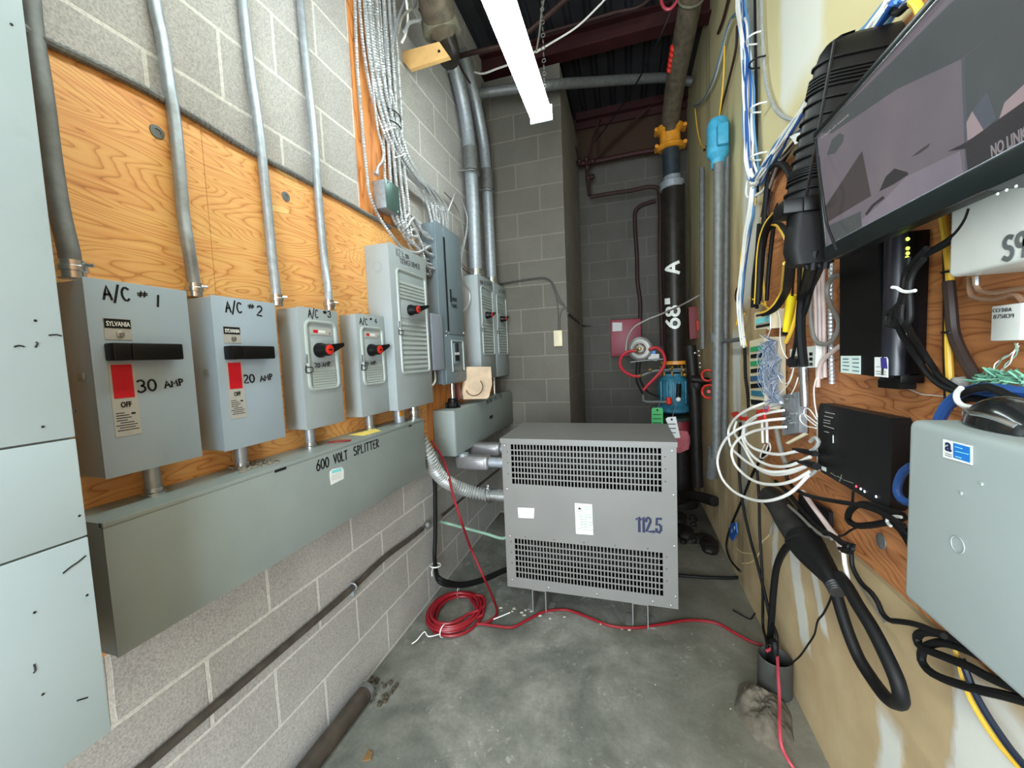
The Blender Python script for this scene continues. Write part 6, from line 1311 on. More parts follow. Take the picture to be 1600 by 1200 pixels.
coax = [([(0.56, 1.6987, 1.2132), (0.545, 1.7745, 1.2063), (0.51, 1.8354, 1.1801), (0.485, 1.9557, 1.1289), (0.475, 2.0581, 1.0728), (0.47, 2.11, 1.0158), (0.47, 2.0732, 0.9603), (0.475, 1.9259, 0.9422), (0.485, 1.7602, 0.9462), (0.505, 1.6406, 0.9592), (0.53, 1.5502, 0.9898), (0.55, 1.4615, 1.0323)], 'white coax loop leaving the top splitter port'),
        ([(0.56, 1.6662, 1.1569), (0.52, 1.7278, 1.1388), (0.48, 1.8293, 1.1021), (0.44, 1.9291, 1.0427), (0.42, 2.0342, 0.9525), (0.415, 2.0799, 0.871), (0.42, 2.0233, 0.815), (0.44, 1.9198, 0.7894), (0.47, 1.7725, 0.8044), (0.49, 1.5904, 0.866), (0.52, 1.4922, 0.9316), (0.55, 1.4329, 1.0133)], 'outermost and largest white coax loop'),
        ([(0.56, 1.6534, 1.1278), (0.53, 1.7458, 1.105), (0.5, 1.8683, 1.0618), (0.47, 1.9473, 1.0102), (0.46, 2.0057, 0.9452), (0.46, 1.9603, 0.9028), (0.475, 1.8756, 0.8785), (0.49, 1.7448, 0.8849), (0.51, 1.5967, 0.925), (0.53, 1.4951, 0.9733), (0.55, 1.4287, 1.025)], 'second largest white coax loop'),
        ([(0.56, 1.673, 1.1873), (0.53, 1.7467, 1.1664), (0.51, 1.8523, 1.1312), (0.5, 1.9542, 1.0708), (0.5, 1.9541, 1.0211), (0.505, 1.8686, 1.0003), (0.52, 1.7636, 1.0046), (0.535, 1.638, 1.0268), (0.555, 1.5359, 1.0649)], 'small white coax loop ending at the upper plug of the router'),
        ([(0.545, 1.9254, 1.1252), (0.51, 1.9534, 1.0857), (0.5, 1.9847, 1.0264), (0.5, 1.9245, 0.9869), (0.505, 1.8158, 0.9638), (0.52, 1.6967, 0.9683), (0.535, 1.5539, 1.0073), (0.555, 1.4385, 1.0704)], 'white coax loop starting under the red tag'),
        ([(0.52, 2.1659, 1.0608), (0.505, 2.1511, 1.0179), (0.5, 2.0602, 0.9921), (0.5, 1.9541, 0.977), (0.505, 1.8865, 0.945), (0.51, 1.8166, 0.9256), (0.52, 1.6822, 0.9373), (0.535, 1.5422, 0.9856), (0.555, 1.4747, 1.0265)], 'white coax loop starting at the left red clip')]
for pts, lab in coax: cable(pts, .0056, CX, lab, GC_, 'coax_cable')
for poly, m_, lab in (([(0.5, 2.2041, 1.0972), (0.5, 2.094, 1.1201), (0.5, 2.0269, 1.1149), (0.5, 2.0488, 1.0931), (0.5, 2.1416, 1.0809)], 'red_plastic', 'left red clip on the white coax loops'), ([(0.51, 2.1011, 1.0908), (0.51, 1.9633, 1.1161), (0.51, 1.9731, 1.0939), (0.51, 2.0675, 1.0839)], 'red_plastic', 'small red clip right of the left one'), ([(0.52, 1.8627, 1.1599), (0.52, 1.7733, 1.178), (0.52, 1.7575, 1.1363), (0.52, 1.8042, 1.1205), (0.52, 1.8453, 1.1188)], 'red_plastic', 'upright red tag on the white coax loops')):
    single(B().prism(poly, (.008, 0, 0)), 'red_clip', m_, lab, 'clip', 'red clips on the coax')
single(B().prism([(0.52, 1.7657, 1.1895), (0.52, 1.7213, 1.198), (0.52, 1.7138, 1.1789), (0.52, 1.7503, 1.1659)], (.006, 0, 0)), 'red_clip', 'pink_red_cable', 'pale red clip behind the upright red tag', 'clip', 'red clips on the coax')
for k, pts in enumerate(([(0.56, 1.9174, 1.0983), (0.56, 1.908, 1.0095)], [(0.56, 1.8606, 1.1137), (0.56, 1.8516, 1.0223)])):
    single(B().tube(pts, .0055, 8), 'white_lead', 'white_cable', ('left', 'right')[k] + ' of two straight white leads hanging below the red tag', 'cable', 'straight white leads')
for k, pts in enumerate(([(0.55, 1.3857, 1.2014), (0.55, 1.4341, 1.224), (0.55, 1.4664, 1.2236), (0.55, 1.4755, 1.2054), (0.55, 1.4469, 1.1911), (0.55, 1.3893, 1.181)], [(0.55, 1.3811, 1.1884), (0.55, 1.4658, 1.2027), (0.55, 1.4997, 1.1974), (0.55, 1.5044, 1.1815), (0.55, 1.4697, 1.1683), (0.55, 1.3891, 1.1731)], [(0.56, 1.4068, 1.2039), (0.56, 1.4251, 1.2455), (0.56, 1.4309, 1.2954), (0.56, 1.4146, 1.3266)])):
    cable(pts, .002, 'white_cable', ('small upper loop of thin white wire at the router', 'small lower loop of thin white wire at the router', 'thin white wire rising behind the router')[k], None, 'thin_wire', 6)
cable([(0.57, 1.7812, 1.0962), (0.57, 1.7528, 1.0502), (0.57, 1.7188, 1.0073), (0.57, 1.68, 0.9801)], .009, 'grey_cable', 'grey cable dropping behind the white coax loops')
cable([(0.57, 1.9169, 0.9992), (0.57, 1.9588, 0.9602), (0.57, 1.976, 0.9264), (0.57, 1.8919, 0.9571), (0.57, 1.8456, 1.0021), (0.57, 1.8612, 1.0204), (0.57, 1.9083, 0.9699)], .003, 'white_cable', 'knot of thin white wires below the straight leads', None, 'thin_wire')
single(B().prism([(0.56, 1.6582, 1.0663), (0.56, 1.5006, 1.1368), (0.56, 1.4812, 1.1343), (0.56, 1.6341, 1.067)], (.006, 0, 0)), 'wire_nut', mat('cream_wire', (236, 228, 196), .5), 'cream pointed wire marker left of the router', 'marker')

# ---- router
ro = thing('router', (.56, 1.15, 1.06), 'black router leaning on the board with red and white status lights', 'router')
ra = [(0.575, 1.4409, 1.223), (0.575, 1.4246, 1.2455), (0.575, 1.087, 1.2545), (0.575, 1.0776, 1.2429), (0.575, 1.0832, 1.0501), (0.575, 1.0965, 1.0342), (0.575, 1.4098, 1.0298), (0.575, 1.4356, 1.0387)]
finish(B().prism(ra, (.036, 0, 0)), 'case', mat('router_black', (20, 20, 21), .45, var=.05), ro)
finish(B().prism([(0.58, 1.4616, 1.1993), (0.58, 1.4532, 1.2109), (0.58, 1.4478, 1.0249), (0.58, 1.4568, 1.0327)], (.02, 0, 0)), 'port_rim', 'white_paint', ro)
for poly, m_ in (([(0.5745, 1.4092, 1.0504), (0.5745, 1.3808, 1.0525), (0.5745, 1.3804, 1.0407), (0.5745, 1.4088, 1.0383)], 'white_label'),): finish(B().prism(poly, (-.0006, 0, 0)), 'logo_mark', m_, ro)
tl = B()
for pts in ([(0.5745, 1.394, 1.2218), (0.5745, 1.3368, 1.2248)], [(0.5745, 1.3976, 1.2094), (0.5745, 1.3474, 1.2117)], [(0.5745, 1.4013, 1.1969), (0.5745, 1.3621, 1.1997)], [(0.5745, 1.401, 1.189), (0.5745, 1.3618, 1.1921)], [(0.5745, 1.4007, 1.1791), (0.5745, 1.339, 1.181)], [(0.5745, 1.3962, 1.1621), (0.5745, 1.3686, 1.1637)]):
    tl.tube(pts, .0011, 4, smooth=False)
finish(tl, 'printed_lines', 'label_grey', ro)
for pts in ([(0.5745, 1.3421, 1.1614), (0.5745, 1.3414, 1.1387)],): finish(B().tube(pts, .0016, 4, smooth=False), 'printed_word', 'white_label', ro)
tl = B()
for pts in ([(0.5745, 1.3534, 1.045), (0.5745, 1.3237, 1.0445)], [(0.5745, 1.3165, 1.0467), (0.5745, 1.2887, 1.0481)], [(0.5745, 1.2819, 1.0466), (0.5745, 1.2338, 1.0533)], [(0.5745, 1.3021, 1.0363), (0.5745, 1.2924, 1.058)]): tl.tube(pts, .0011, 4, smooth=False)
finish(tl, 'dim_mark', 'grey_cable', ro)
for q, m_ in zip([(0.5745, 1.2184, 1.0497), (0.5745, 1.1978, 1.0499), (0.5745, 1.1808, 1.0491), (0.5745, 1.133, 1.0532)], ('red_led', 'white_led', 'white_led', 'white_led')):
    finish(B().lathe(q, (-1, 0, 0), [(.0032, 0), (.0026, .001)], 10), 'status_light', m_, ro)
finish(B().tube([(0.595, 1.0977, 1.1434), (0.595, 1.0884, 1.1326)], .006, 6), 'blue_socket', 'blue_cable', ro)
# plugs on the router's far side
for k, (pts, r0) in enumerate((([(0.555, 1.5681, 1.0638), (0.555, 1.4857, 1.0774), (0.555, 1.3994, 1.0908)], .009), ([(0.55, 1.4909, 1.039), (0.55, 1.4431, 1.0481), (0.55, 1.3815, 1.0553)], .012))):
    single(B().tube(pts, lambda s, r0=r0: r0 * (.6 + .4 * min(1, s * 2)), 8), 'plug', 'black_rubber', ('upper black coax plug entering the router', 'black power plug entering the router')[k], 'plug', 'plugs on the router')
for k, pts in enumerate(([(0.555, 1.4398, 1.12), (0.555, 1.4051, 1.1399), (0.555, 1.3838, 1.1326), (0.555, 1.4042, 1.1078), (0.555, 1.4345, 1.0922)], [(0.555, 1.4459, 1.0053), (0.555, 1.4106, 1.0287), (0.555, 1.3856, 1.0523)])):
    single(B().tube(pts, .006, 6), 'clear_plug', 'label_grey', ('clear plug above the router power plug', 'clear plug at the router lower corner')[k], 'plug', 'clear plugs on the router')
cable([(0.545, 1.4724, 1.0439), (0.545, 1.5389, 1.0256), (0.545, 1.5886, 0.9931), (0.545, 1.5995, 0.9544), (0.55, 1.5732, 0.9327), (0.55, 1.4883, 0.9349), (0.55, 1.3704, 0.9607), (0.55, 1.2513, 0.9938), (0.55, 1.1452, 1.0242), (0.55, 1.0691, 1.0387), (0.55, 0.9893, 1.0406)], .0062, 'black_rubber', 'black power cord looping from the router plug and running right')
cable([(0.575, 1.0393, 1.0454), (0.575, 1.0942, 1.0351), (0.575, 1.1696, 1.0198), (0.575, 1.2176, 0.9979), (0.575, 1.2506, 0.967), (0.575, 1.2563, 0.9429), (0.575, 1.2247, 0.9422), (0.575, 1.1676, 0.9656), (0.575, 1.093, 1.0062), (0.575, 1.0351, 1.0429)], .0082, 'black_rubber', 'thick black cord folded in a loop under the router')
cable([(0.58, 1.2447, 1.0269), (0.58, 1.2468, 0.9958), (0.58, 1.252, 0.9668)], .003, 'black_rubber', 'thin black wire under the router lights', None, 'thin_wire')
cable([(0.58, 1.1031, 1.0179), (0.58, 1.0687, 1.0142), (0.58, 1.0427, 1.0079), (0.58, 1.0056, 0.9826)], .010, 'black_rubber', 'black cable slanting behind the grey utility box')
single(B().tube([(0.565, 1.058, 1.0115), (0.565, 1.0718, 1.0161), (0.565, 1.0654, 1.0278), (0.565, 1.046, 1.039), (0.565, 1.0251, 1.0462)], .0035, 6), 'cable_tie', 'zip_white', 'white tie around the cords under the router', 'cable tie')
cable([(0.575, 1.1952, 0.9517), (0.575, 1.2395, 0.9214), (0.575, 1.2776, 0.8892), (0.575, 1.3118, 0.8694)], .0028, 'black_rubber', 'thin black tie wire under the folded cord', None, 'thin_wire')
single(B().lathe((0.614, 1.1853, 0.919), (-1, 0, 0), [(.020, 0), (.0195, .002), (.012, .0035), (.003, .005)], 18), 'washer', 'galvanized_dull', 'round grey washer plate on the plywood below the router', 'washer')
single(B().tube([(0.6, 1.111, 1.0209), (0.6, 1.1017, 1.017), (0.6, 1.1058, 1.0059), (0.6, 1.0931, 1.0236)], .004, 6), 'cable_clip', 'zip_white', 'small white clip beside the cords under the router', 'clip')
cable([(0.56, 0.9897, 1.1699), (0.56, 1.0142, 1.1489), (0.56, 1.0275, 1.125), (0.56, 1.0307, 1.1011), (0.56, 1.0177, 1.0887), (0.56, 0.9863, 1.0908)], .008, 'blue_cable', 'blue cable loop between router and grey utility box')

# ---- black modem tower
mo = thing('modem', (.53, 1.0, 1.36), 'tall black modem with yellow green lights under the screen', 'modem')
finish(B().prism([(0.55, 1.2685, 1.7098), (0.55, 1.1009, 1.6637), (0.55, 1.0699, 1.3487), (0.55, 1.2566, 1.3525)], (.062, 0, 0)), 'case', 'black_plastic', mo)
ml = (0.55, 1.0747, 1.3542); mt_ = (0.55, 1.0853, 1.6203)
finish(B().tube([(.572, ml[1] - .004, ml[2]), (.572, ml[1] - .004, 1.66)], .024, 20, .05), 'rounded_front', mat('blue_black', (30, 31, 40), .32, var=.05), mo)
finish(B().box(.575, .612, ml[1] - .029, ml[1] - .004, ml[2] + .002, 1.66, .003), 'light_panel', mat('gloss_black', (10, 10, 13), .2), mo)
for q in ([(0.5738, 1.02, 1.6437), (0.5743, 1.02, 1.6243), (0.5745, 1.02, 1.614), (0.5737, 1.02, 1.605), (0.5762, 1.02, 1.5476)]):
    finish(B().lathe((q[0], ml[1] - .029, q[2]), (0, -1, 0), [(.0036, 0), (.003, .001)], 10), 'status_light', 'yellow_led', mo)
finish(B().box(.57, .612, ml[1] - .026, ml[1] + .05, ml[2] - .018, ml[2], .002), 'foot', 'black_plastic', mo)
lbm = finish(B().prism([(0.5495, 1.2503, 1.3958), (0.5495, 1.1579, 1.3967), (0.5495, 1.1563, 1.3511), (0.5495, 1.2488, 1.3512)], (-.0008, 0, 0)), 'label_sticker', mat('pale_green_label', (206, 222, 214), .5, var=.03), mo)
tl = B()
for pts in ([(0.5485, 1.2381, 1.3875), (0.5485, 1.2101, 1.388)], [(0.5485, 1.2378, 1.379), (0.5485, 1.2098, 1.3797)], [(0.5485, 1.2375, 1.3705), (0.5485, 1.2064, 1.3699)], [(0.5485, 1.2372, 1.3603), (0.5485, 1.2091, 1.3598)], [(0.5485, 1.1922, 1.3883), (0.5485, 1.1638, 1.3888)], [(0.5485, 1.1919, 1.3785), (0.5485, 1.1634, 1.3793)], [(0.5485, 1.1915, 1.3688), (0.5485, 1.163, 1.3682)], [(0.5485, 1.1912, 1.359), (0.5485, 1.1627, 1.3587)]):
    tl.tube(pts, .0012, 4, smooth=False)
finish(tl, 'printed_lines', 'dark_blue_label', lbm)
ws = finish(B().prism([(0.5495, 1.1013, 1.3943), (0.5495, 1.0573, 1.3948), (0.5495, 1.0527, 1.3893), (0.5495, 1.0511, 1.3499), (0.5495, 1.0995, 1.3498)], (-.0008, 0, 0)), 'white_sticker', 'white_label', mo)
finish(B().prism([(0.5485, 1.0779, 1.3932), (0.5485, 1.0576, 1.3934), (0.5485, 1.0522, 1.3696), (0.5485, 1.0747, 1.3701)], (-.0006, 0, 0)), 'purple_block', mat('purple_ink', (60, 50, 130), .5), ws)
tl = B()
for pts in ([(0.5485, 1.0936, 1.3723), (0.5485, 1.0794, 1.3728)], [(0.5485, 1.0932, 1.362), (0.5485, 1.0585, 1.3622)], [(0.5485, 1.0929, 1.3561), (0.5485, 1.0583, 1.3566)]): tl.tube(pts, .0008, 4, smooth=False)
finish(tl, 'printed_lines', 'grey_cable', ws)
single(B().prism([(0.6, 1.1289, 1.3407), (0.6, 1.0528, 1.3402), (0.6, 1.052, 1.3235), (0.6, 1.1281, 1.3211)], (-.03, 0, 0)), 'bracket', 'black_plastic', 'black bracket holding the modem at its foot', 'bracket')
BK = 'black cords bunched in front of the modem'
cable([(0.49, 0.889, 1.5791), (0.49, 0.8898, 1.5589), (0.49, 0.8994, 1.5458), (0.49, 0.902, 1.5265), (0.49, 0.9045, 1.5035), (0.49, 0.9238, 1.4914), (0.49, 0.9462, 1.4814), (0.49, 0.9456, 1.4651), (0.49, 0.93, 1.4603), (0.49, 0.914, 1.4749), (0.49, 0.906, 1.4978)], .0052, 'black_rubber', 'black cord hanging from behind the screen and looping left in front of the modem', BK)
cable([(0.49, 0.8455, 1.5841), (0.49, 0.8632, 1.5754), (0.49, 0.8816, 1.5617), (0.49, 0.8979, 1.5513), (0.49, 0.902, 1.5265), (0.49, 0.9096, 1.4982), (0.49, 0.9308, 1.48), (0.49, 0.9378, 1.4646), (0.49, 0.9224, 1.4574), (0.49, 0.9049, 1.4705), (0.49, 0.8973, 1.4968), (0.49, 0.8951, 1.5254)], .0052, 'black_rubber', 'black cord with the middle loop in front of the modem', BK)
cable([(0.485, 0.8434, 1.5661), (0.485, 0.8628, 1.554), (0.485, 0.8747, 1.534), (0.485, 0.8754, 1.5116), (0.485, 0.8728, 1.4886), (0.485, 0.8734, 1.466), (0.485, 0.8865, 1.4578), (0.485, 0.894, 1.4735), (0.485, 0.8916, 1.4965)], .0052, 'black_rubber', 'black cord with the right loop in front of the modem', BK)
cable([(0.49, 0.9, 1.5204), (0.49, 0.9111, 1.4925), (0.49, 0.9155, 1.469), (0.51, 0.9406, 1.445), (0.54, 0.9721, 1.4193), (0.57, 0.9908, 1.3819), (0.57, 0.9602, 1.3551), (0.57, 0.9273, 1.3391), (0.57, 0.8945, 1.3327)], .0055, 'black_rubber', 'lower black cord sweeping from the modem to the blue bundle', BK)
cable([(0.495, 0.9022, 1.5203), (0.495, 0.9044, 1.4913), (0.495, 0.9016, 1.4652), (0.52, 0.93, 1.4415), (0.55, 0.9611, 1.4186), (0.575, 0.9751, 1.3859), (0.575, 0.9441, 1.356), (0.575, 0.9027, 1.3377)], .0055, 'black_rubber', 'upper black cord sweeping from the modem to the blue bundle', BK)
single(B().tube([(0.48, 0.9139, 1.5305), (0.48, 0.8993, 1.527), (0.48, 0.8851, 1.5191), (0.48, 0.8682, 1.5154), (0.48, 0.8523, 1.5153)], .003, 6), 'cable_tie', 'zip_white', 'white tie around the black cords in front of the modem', 'cable tie')
cable([(0.5, 0.771, 1.6234), (0.5, 0.7761, 1.611), (0.5, 0.7872, 1.5992), (0.5, 0.8026, 1.59), (0.5, 0.8204, 1.5848), (0.5, 0.8449, 1.5806), (0.5, 0.8713, 1.5762), (0.5, 0.8932, 1.5676)], .0062, 'black_rubber', 'black cord curving from the screen over the white box to the modem')

# ---- white wall box and small box
wb = thing('utility_box', (.55, .75, 1.52), 'white plastic box with grey painted characters at the right picture edge', 'box')
finish(B().box(.495, .613, .42, .808, 1.527, 1.74, .008, 3), 'case', 'white_paint', wb)
o = Vector((0.4945, 0.709, 1.5331)); U = Vector((0, -1, 0)); st, wd = text_strokes('S9W')
bb = B(); stroke_ribbons(bb, [[(p[0] * .026, p[1] * .030) for p in s] for s in st], .0062, plane_map(o, (0, -1, 0), (0, 0, 1), (-1, 0, 0)), .0006)
finish(bb, 'stencilled_mark', mat('stencil_grey', (96, 98, 98), .6, var=.2, scale=60), wb)
ct = thing('clear_tube', (.59, .75, 1.5), 'pair of clear brown tubes leaving the white box underside', 'tube')
finish(B().tube([(0.585, 0.9029, 1.5372), (0.585, 0.902, 1.518), (0.585, 0.8973, 1.5039), (0.585, 0.8839, 1.4976), (0.585, 0.8625, 1.4927), (0.585, 0.8391, 1.4918), (0.585, 0.8206, 1.4944), (0.585, 0.8099, 1.4899), (0.585, 0.8022, 1.4792)], .0042, 8), 'lower_tube', mat('clear_brown', (150, 116, 92), .25, var=.1, coat=.5), ct)
finish(B().tube([(0.58, 0.8821, 1.5361), (0.58, 0.8813, 1.5207), (0.58, 0.8745, 1.5109), (0.58, 0.8618, 1.5047), (0.58, 0.8381, 1.5013), (0.58, 0.8161, 1.5021), (0.58, 0.7858, 1.5022)], .0042, 8), 'upper_tube', 'clear_brown', ct)
single(B().tube([(0.575, 0.8744, 1.5341), (0.575, 0.8737, 1.5188)], .0052, 8), 'tube_fitting', 'bright_steel', 'small clear fitting under the white box', 'fitting')
sbx = thing('telephone_box', (.58, .78, 1.42), 'small white box marked CCFDDA 875839 on the plywood', 'box')
finish(B().box(.555, .613, .764, .813, 1.423, 1.478, .002), 'case', mat('off_white', (196, 198, 192), .5, var=.03), sbx)
hand(sbx, 'CCFDDA', (0.555, 0.8093, 1.4684), (0.555, 0.7783, 1.4673), .0052, (-1, 0, 0), w=.00055)
hand(sbx, '875839', (0.555, 0.8076, 1.4582), (0.555, 0.7738, 1.4574), .0058, (-1, 0, 0), w=.0006)
# twisted pairs
random.seed(8)
mat('pair_green', (110, 166, 140), .5, var=.1)
for k, (pts, nm) in enumerate((([(0.6, 0.8312, 1.4183), (0.6, 0.8305, 1.406), (0.6, 0.839, 1.4008), (0.6, 0.8499, 1.3954), (0.6, 0.8633, 1.3844), (0.6, 0.8698, 1.3711), (0.6, 0.8717, 1.36)], 'left'), ([(0.6, 0.8288, 1.4141), (0.6, 0.8334, 1.3987), (0.6, 0.8459, 1.3828), (0.6, 0.8555, 1.3696), (0.6, 0.8596, 1.3586)], 'right'))):
    t = thing('twisted_pair', pts[0], nm + ' twisted pair of thin wires below the small white box', 'wire', 'twisted pairs')
    S = sample(pts, .003)
    for q in range(2):
        finish(B().tube([p + Vector((.0018 * math.cos(i * .55 + PI * q), .0018 * math.sin(i * .55 + PI * q), 0)) for i, p in enumerate(S)], .0011, 4, smooth=False), 'wire', ('white_cable', 'green_cable')[q], t)
wm = B()
C_ = [Vector(p) for p in [(0.585, 0.8782, 1.3555), (0.585, 0.8559, 1.3614), (0.585, 0.8406, 1.3623), (0.585, 0.8214, 1.3615), (0.585, 0.7971, 1.3611), (0.585, 0.7756, 1.3607)]]
for k in range(80):
    i = random.randrange(5); p = C_[i] + Vector((random.uniform(-.01, .01), random.uniform(-.01, .01), random.uniform(-.008, .008)))
    q = C_[i + 1] + Vector((random.uniform(-.01, .01), random.uniform(-.01, .01), random.uniform(-.008, .008)))
    wm.tube([p, p.lerp(q, .5) + Vector((random.uniform(-.02, .005), 0, random.uniform(-.012, .016))), q], .0013, 3, .01)
single(wm, 'pair_tangle', 'pair_green', 'tangle of pale green and white telephone pairs at the end of the brown cable', 'wires', kind='stuff')
cable([(0.597, 0.9697, 1.5397), (0.597, 0.9612, 1.4898), (0.597, 0.9527, 1.4406), (0.597, 0.9379, 1.41), (0.597, 0.9194, 1.3829), (0.597, 0.9033, 1.3627), (0.597, 0.8922, 1.3519)], .0095, mat('dark_brown_cable', (52, 40, 36), .5, var=.1), 'thick dark brown cable curving down to the green wire tangle')
cable([(0.598, 0.9972, 1.6835), (0.598, 0.9855, 1.6407), (0.598, 0.9752, 1.5893), (0.598, 0.9682, 1.5393), (0.598, 0.9669, 1.4781), (0.598, 0.9661, 1.4288), (0.598, 0.9622, 1.3792), (0.598, 0.9568, 1.3298), (0.598, 0.9535, 1.2928)], .0062, 'yellow_cable', 'yellow cable running down the plywood beside the modem')
cable([(0.605, 1.0054, 1.6828), (0.605, 0.9959, 1.6181), (0.605, 0.9913, 1.5551), (0.605, 0.9872, 1.4669), (0.605, 0.9837, 1.391), (0.605, 0.9757, 1.2896)], .004, 'rust_pipe', 'thin brown cable just left of the yellow one')
for k, q in enumerate([(0.59, 0.967, 1.5569), (0.59, 0.9616, 1.4414)]):
    single(B().tube([(q[0] + .01, q[1] + .014, q[2]), (q[0] - .003, q[1] + .004, q[2] + .001), (q[0] - .002, q[1] - .012, q[2]), (q[0] + .012, q[1] - .016, q[2])], .0022, 6), 'cable_tie', 'marker', ('upper', 'lower')[k] + ' black tie holding the yellow cable to the plywood', 'cable tie')
# blue and black bundle behind the grey box
BB = 'blue and black bundle over the grey utility box'
cable([(0.56, 0.9277, 1.2621), (0.56, 0.9163, 1.2885), (0.56, 0.9021, 1.3097), (0.56, 0.884, 1.3258), (0.56, 0.8614, 1.3384), (0.56, 0.8303, 1.3467), (0.56, 0.8015, 1.3472), (0.56, 0.77, 1.3462), (0.56, 0.7326, 1.3463)], .0085, 'blue_cable', 'front blue cable arching over behind the grey utility box', BB)
cable([(0.575, 0.9433, 1.2694), (0.575, 0.9288, 1.2964), (0.575, 0.9116, 1.3131), (0.575, 0.8868, 1.3265), (0.575, 0.8583, 1.334), (0.575, 0.8226, 1.3367), (0.575, 0.7903, 1.3381), (0.575, 0.7519, 1.3385)], .0080, 'blue_cable', 'second blue cable arching below the front one', BB)
cable([(0.55, 0.8589, 1.3332), (0.55, 0.8335, 1.3444), (0.55, 0.804, 1.3502), (0.55, 0.7709, 1.3405), (0.55, 0.7458, 1.332), (0.55, 0.7097, 1.3234)], .0065, 'black_rubber', 'black cable crossing over the blue bundle to the right edge', BB)
cable([(0.57, 0.8937, 1.3154), (0.57, 0.8696, 1.3251), (0.57, 0.8442, 1.3258), (0.57, 0.8202, 1.3203), (0.57, 0.7979, 1.3151)], .0070, 'black_rubber', 'lower black cable under the blue bundle', BB)
single(B().tube([(0.535, 0.8334, 1.3468), (0.535, 0.841, 1.3396), (0.535, 0.8432, 1.3306), (0.535, 0.8388, 1.3224), (0.535, 0.8281, 1.3173), (0.535, 0.8093, 1.3167)], .0042, 8), 'cable_tie', 'zip_white', 'broad white tie around the blue and black bundle', 'cable tie')
single(B().lathe((0.6, 0.9308, 1.3467), (-1, 0, 0), [(.012, 0), (.010, .014), (.004, .017)], 10), 'tie_anchor', 'label_grey', 'small grey screw anchor above the white tie', 'anchor')
cable([(0.612, 1.1413, 1.3182), (0.612, 1.1147, 1.322), (0.612, 1.087, 1.3172), (0.612, 1.057, 1.3117), (0.612, 1.0169, 1.3132), (0.612, 0.9898, 1.3135)], .0012, 'white_cable', 'thin pale wire sagging across the plywood below the modem', None, 'thin_wire', 5)

# ---- grey utility box with a computer mouse on it
gy = thing('utility_box', (.5, .55, 1.0), 'large pale grey metal box with blue and white sticker at the lower right', 'box')
finish(B().box(.420, .502, .20, .755, 1.016, 1.307, .012, 4), 'lid', 'grey_utility', gy)
finish(B().box(.503, .5145, .19, .785, 1.005, 1.322, .006, 3), 'flange', 'grey_utility', gy)
finish(B().box(.515, .614, .21, .775, 1.02, 1.29, .004), 'back_box', 'grey_utility', gy)
sk = finish(B().prism([(0.4195, 0.6802, 1.2908), (0.4195, 0.6322, 1.2921), (0.4195, 0.631, 1.2676), (0.4195, 0.6791, 1.2657)], (-.0006, 0, 0)), 'sticker', 'white_label', gy)
finish(B().prism([(0.4187, 0.6612, 1.2897), (0.4187, 0.6347, 1.2899), (0.4187, 0.6338, 1.2701), (0.4187, 0.6603, 1.2698)], (-.0004, 0, 0)), 'blue_field', 'blue_label', sk)
oa, ob = Vector((0.4187, 0.6749, 1.2767)), Vector((0.4187, 0.6638, 1.2768))
printed(sk, 'a', oa, (0, -1, 0), (0, 0, 1), .024, 'navy_ink', bold=.02, width=(ob - oa).length, lift=.0002)
tl = B()
for pts in ([(0.4186, 0.6745, 1.2723), (0.4186, 0.6635, 1.2724)], [(0.4186, 0.6744, 1.2696), (0.4186, 0.6633, 1.2698)]): tl.tube(pts, .0006, 4, smooth=False)
finish(tl, 'printed_lines', 'grey_cable', sk)
tl = B()
for pts in ([(0.4182, 0.6581, 1.2852), (0.4182, 0.6466, 1.2853)], [(0.4182, 0.6567, 1.2794), (0.4182, 0.6364, 1.2802)], [(0.4182, 0.6564, 1.2725), (0.4182, 0.647, 1.2724)]): tl.tube(pts, .0006, 4, smooth=False)
finish(tl, 'pale_lines', 'teal_label', sk)
for pts in ([(0.4195, 0.6468, 1.226), (0.4195, 0.6448, 1.225)], [(0.4195, 0.6179, 1.2485), (0.4195, 0.6152, 1.2478)]): finish(B().tube(pts, .0022, 6, smooth=False), 'scuff', mat('scuff_grey', (140, 148, 144), .6), gy)
q = (0.4195, 0.6496, 1.1538)
finish(B().torus(q, (1, 0, 0), .011, .0008, 20, 5), 'ring_mark', 'scuff_grey', gy)
mo_ = thing('computer_mouse', (.462, .66, 1.307), 'black computer mouse with a silver stripe lying on the grey utility box', 'mouse')
MF, MB = Vector((0.5024, 0.7415, 1.308)), Vector((.455, .555, 1.308))
ax = (MB - MF).normalized(); sd = Vector((-ax.y, ax.x, 0)); L_ = .128
def mouse_ring(s, k, zo=0.0):
    w = .036 * (math.sin(PI * min(1, .12 + s * .80)) ** .55) * k
    h = .042 * (math.sin(PI * (.10 + .82 * s)) ** .8) * k
    c = MF + ax * (L_ * s)
    return [c + sd * (w * math.cos(a)) + Vector((0, 0, zo + max(0, h * math.sin(a)) if a <= PI + .01 else zo)) for a in [PI * i / 12 for i in range(13)]]
finish(B().loft([mouse_ring(s / 12, 1.0) for s in range(0, 13)]), 'shell', mat('gloss_mouse', (26, 28, 28), .22, coat=.4), mo_, smooth=60)
for sg in (-1, 1):
    st_ = []
    for i in range(11):
        s = .03 + .92 * i / 10; w = .036 * (math.sin(PI * min(1, .12 + s * .80)) ** .55); h = .042 * (math.sin(PI * (.10 + .82 * s)) ** .8)
        a = math.radians(24 + 26 * abs(s - .5)); st_.append(MF + ax * (L_ * s) + sd * (sg * w * math.cos(a) * 1.0) + Vector((0, 0, h * math.sin(a))))
    finish(B().tube(st_, .0034, 8), 'silver_stripe', 'bright_steel', mo_)

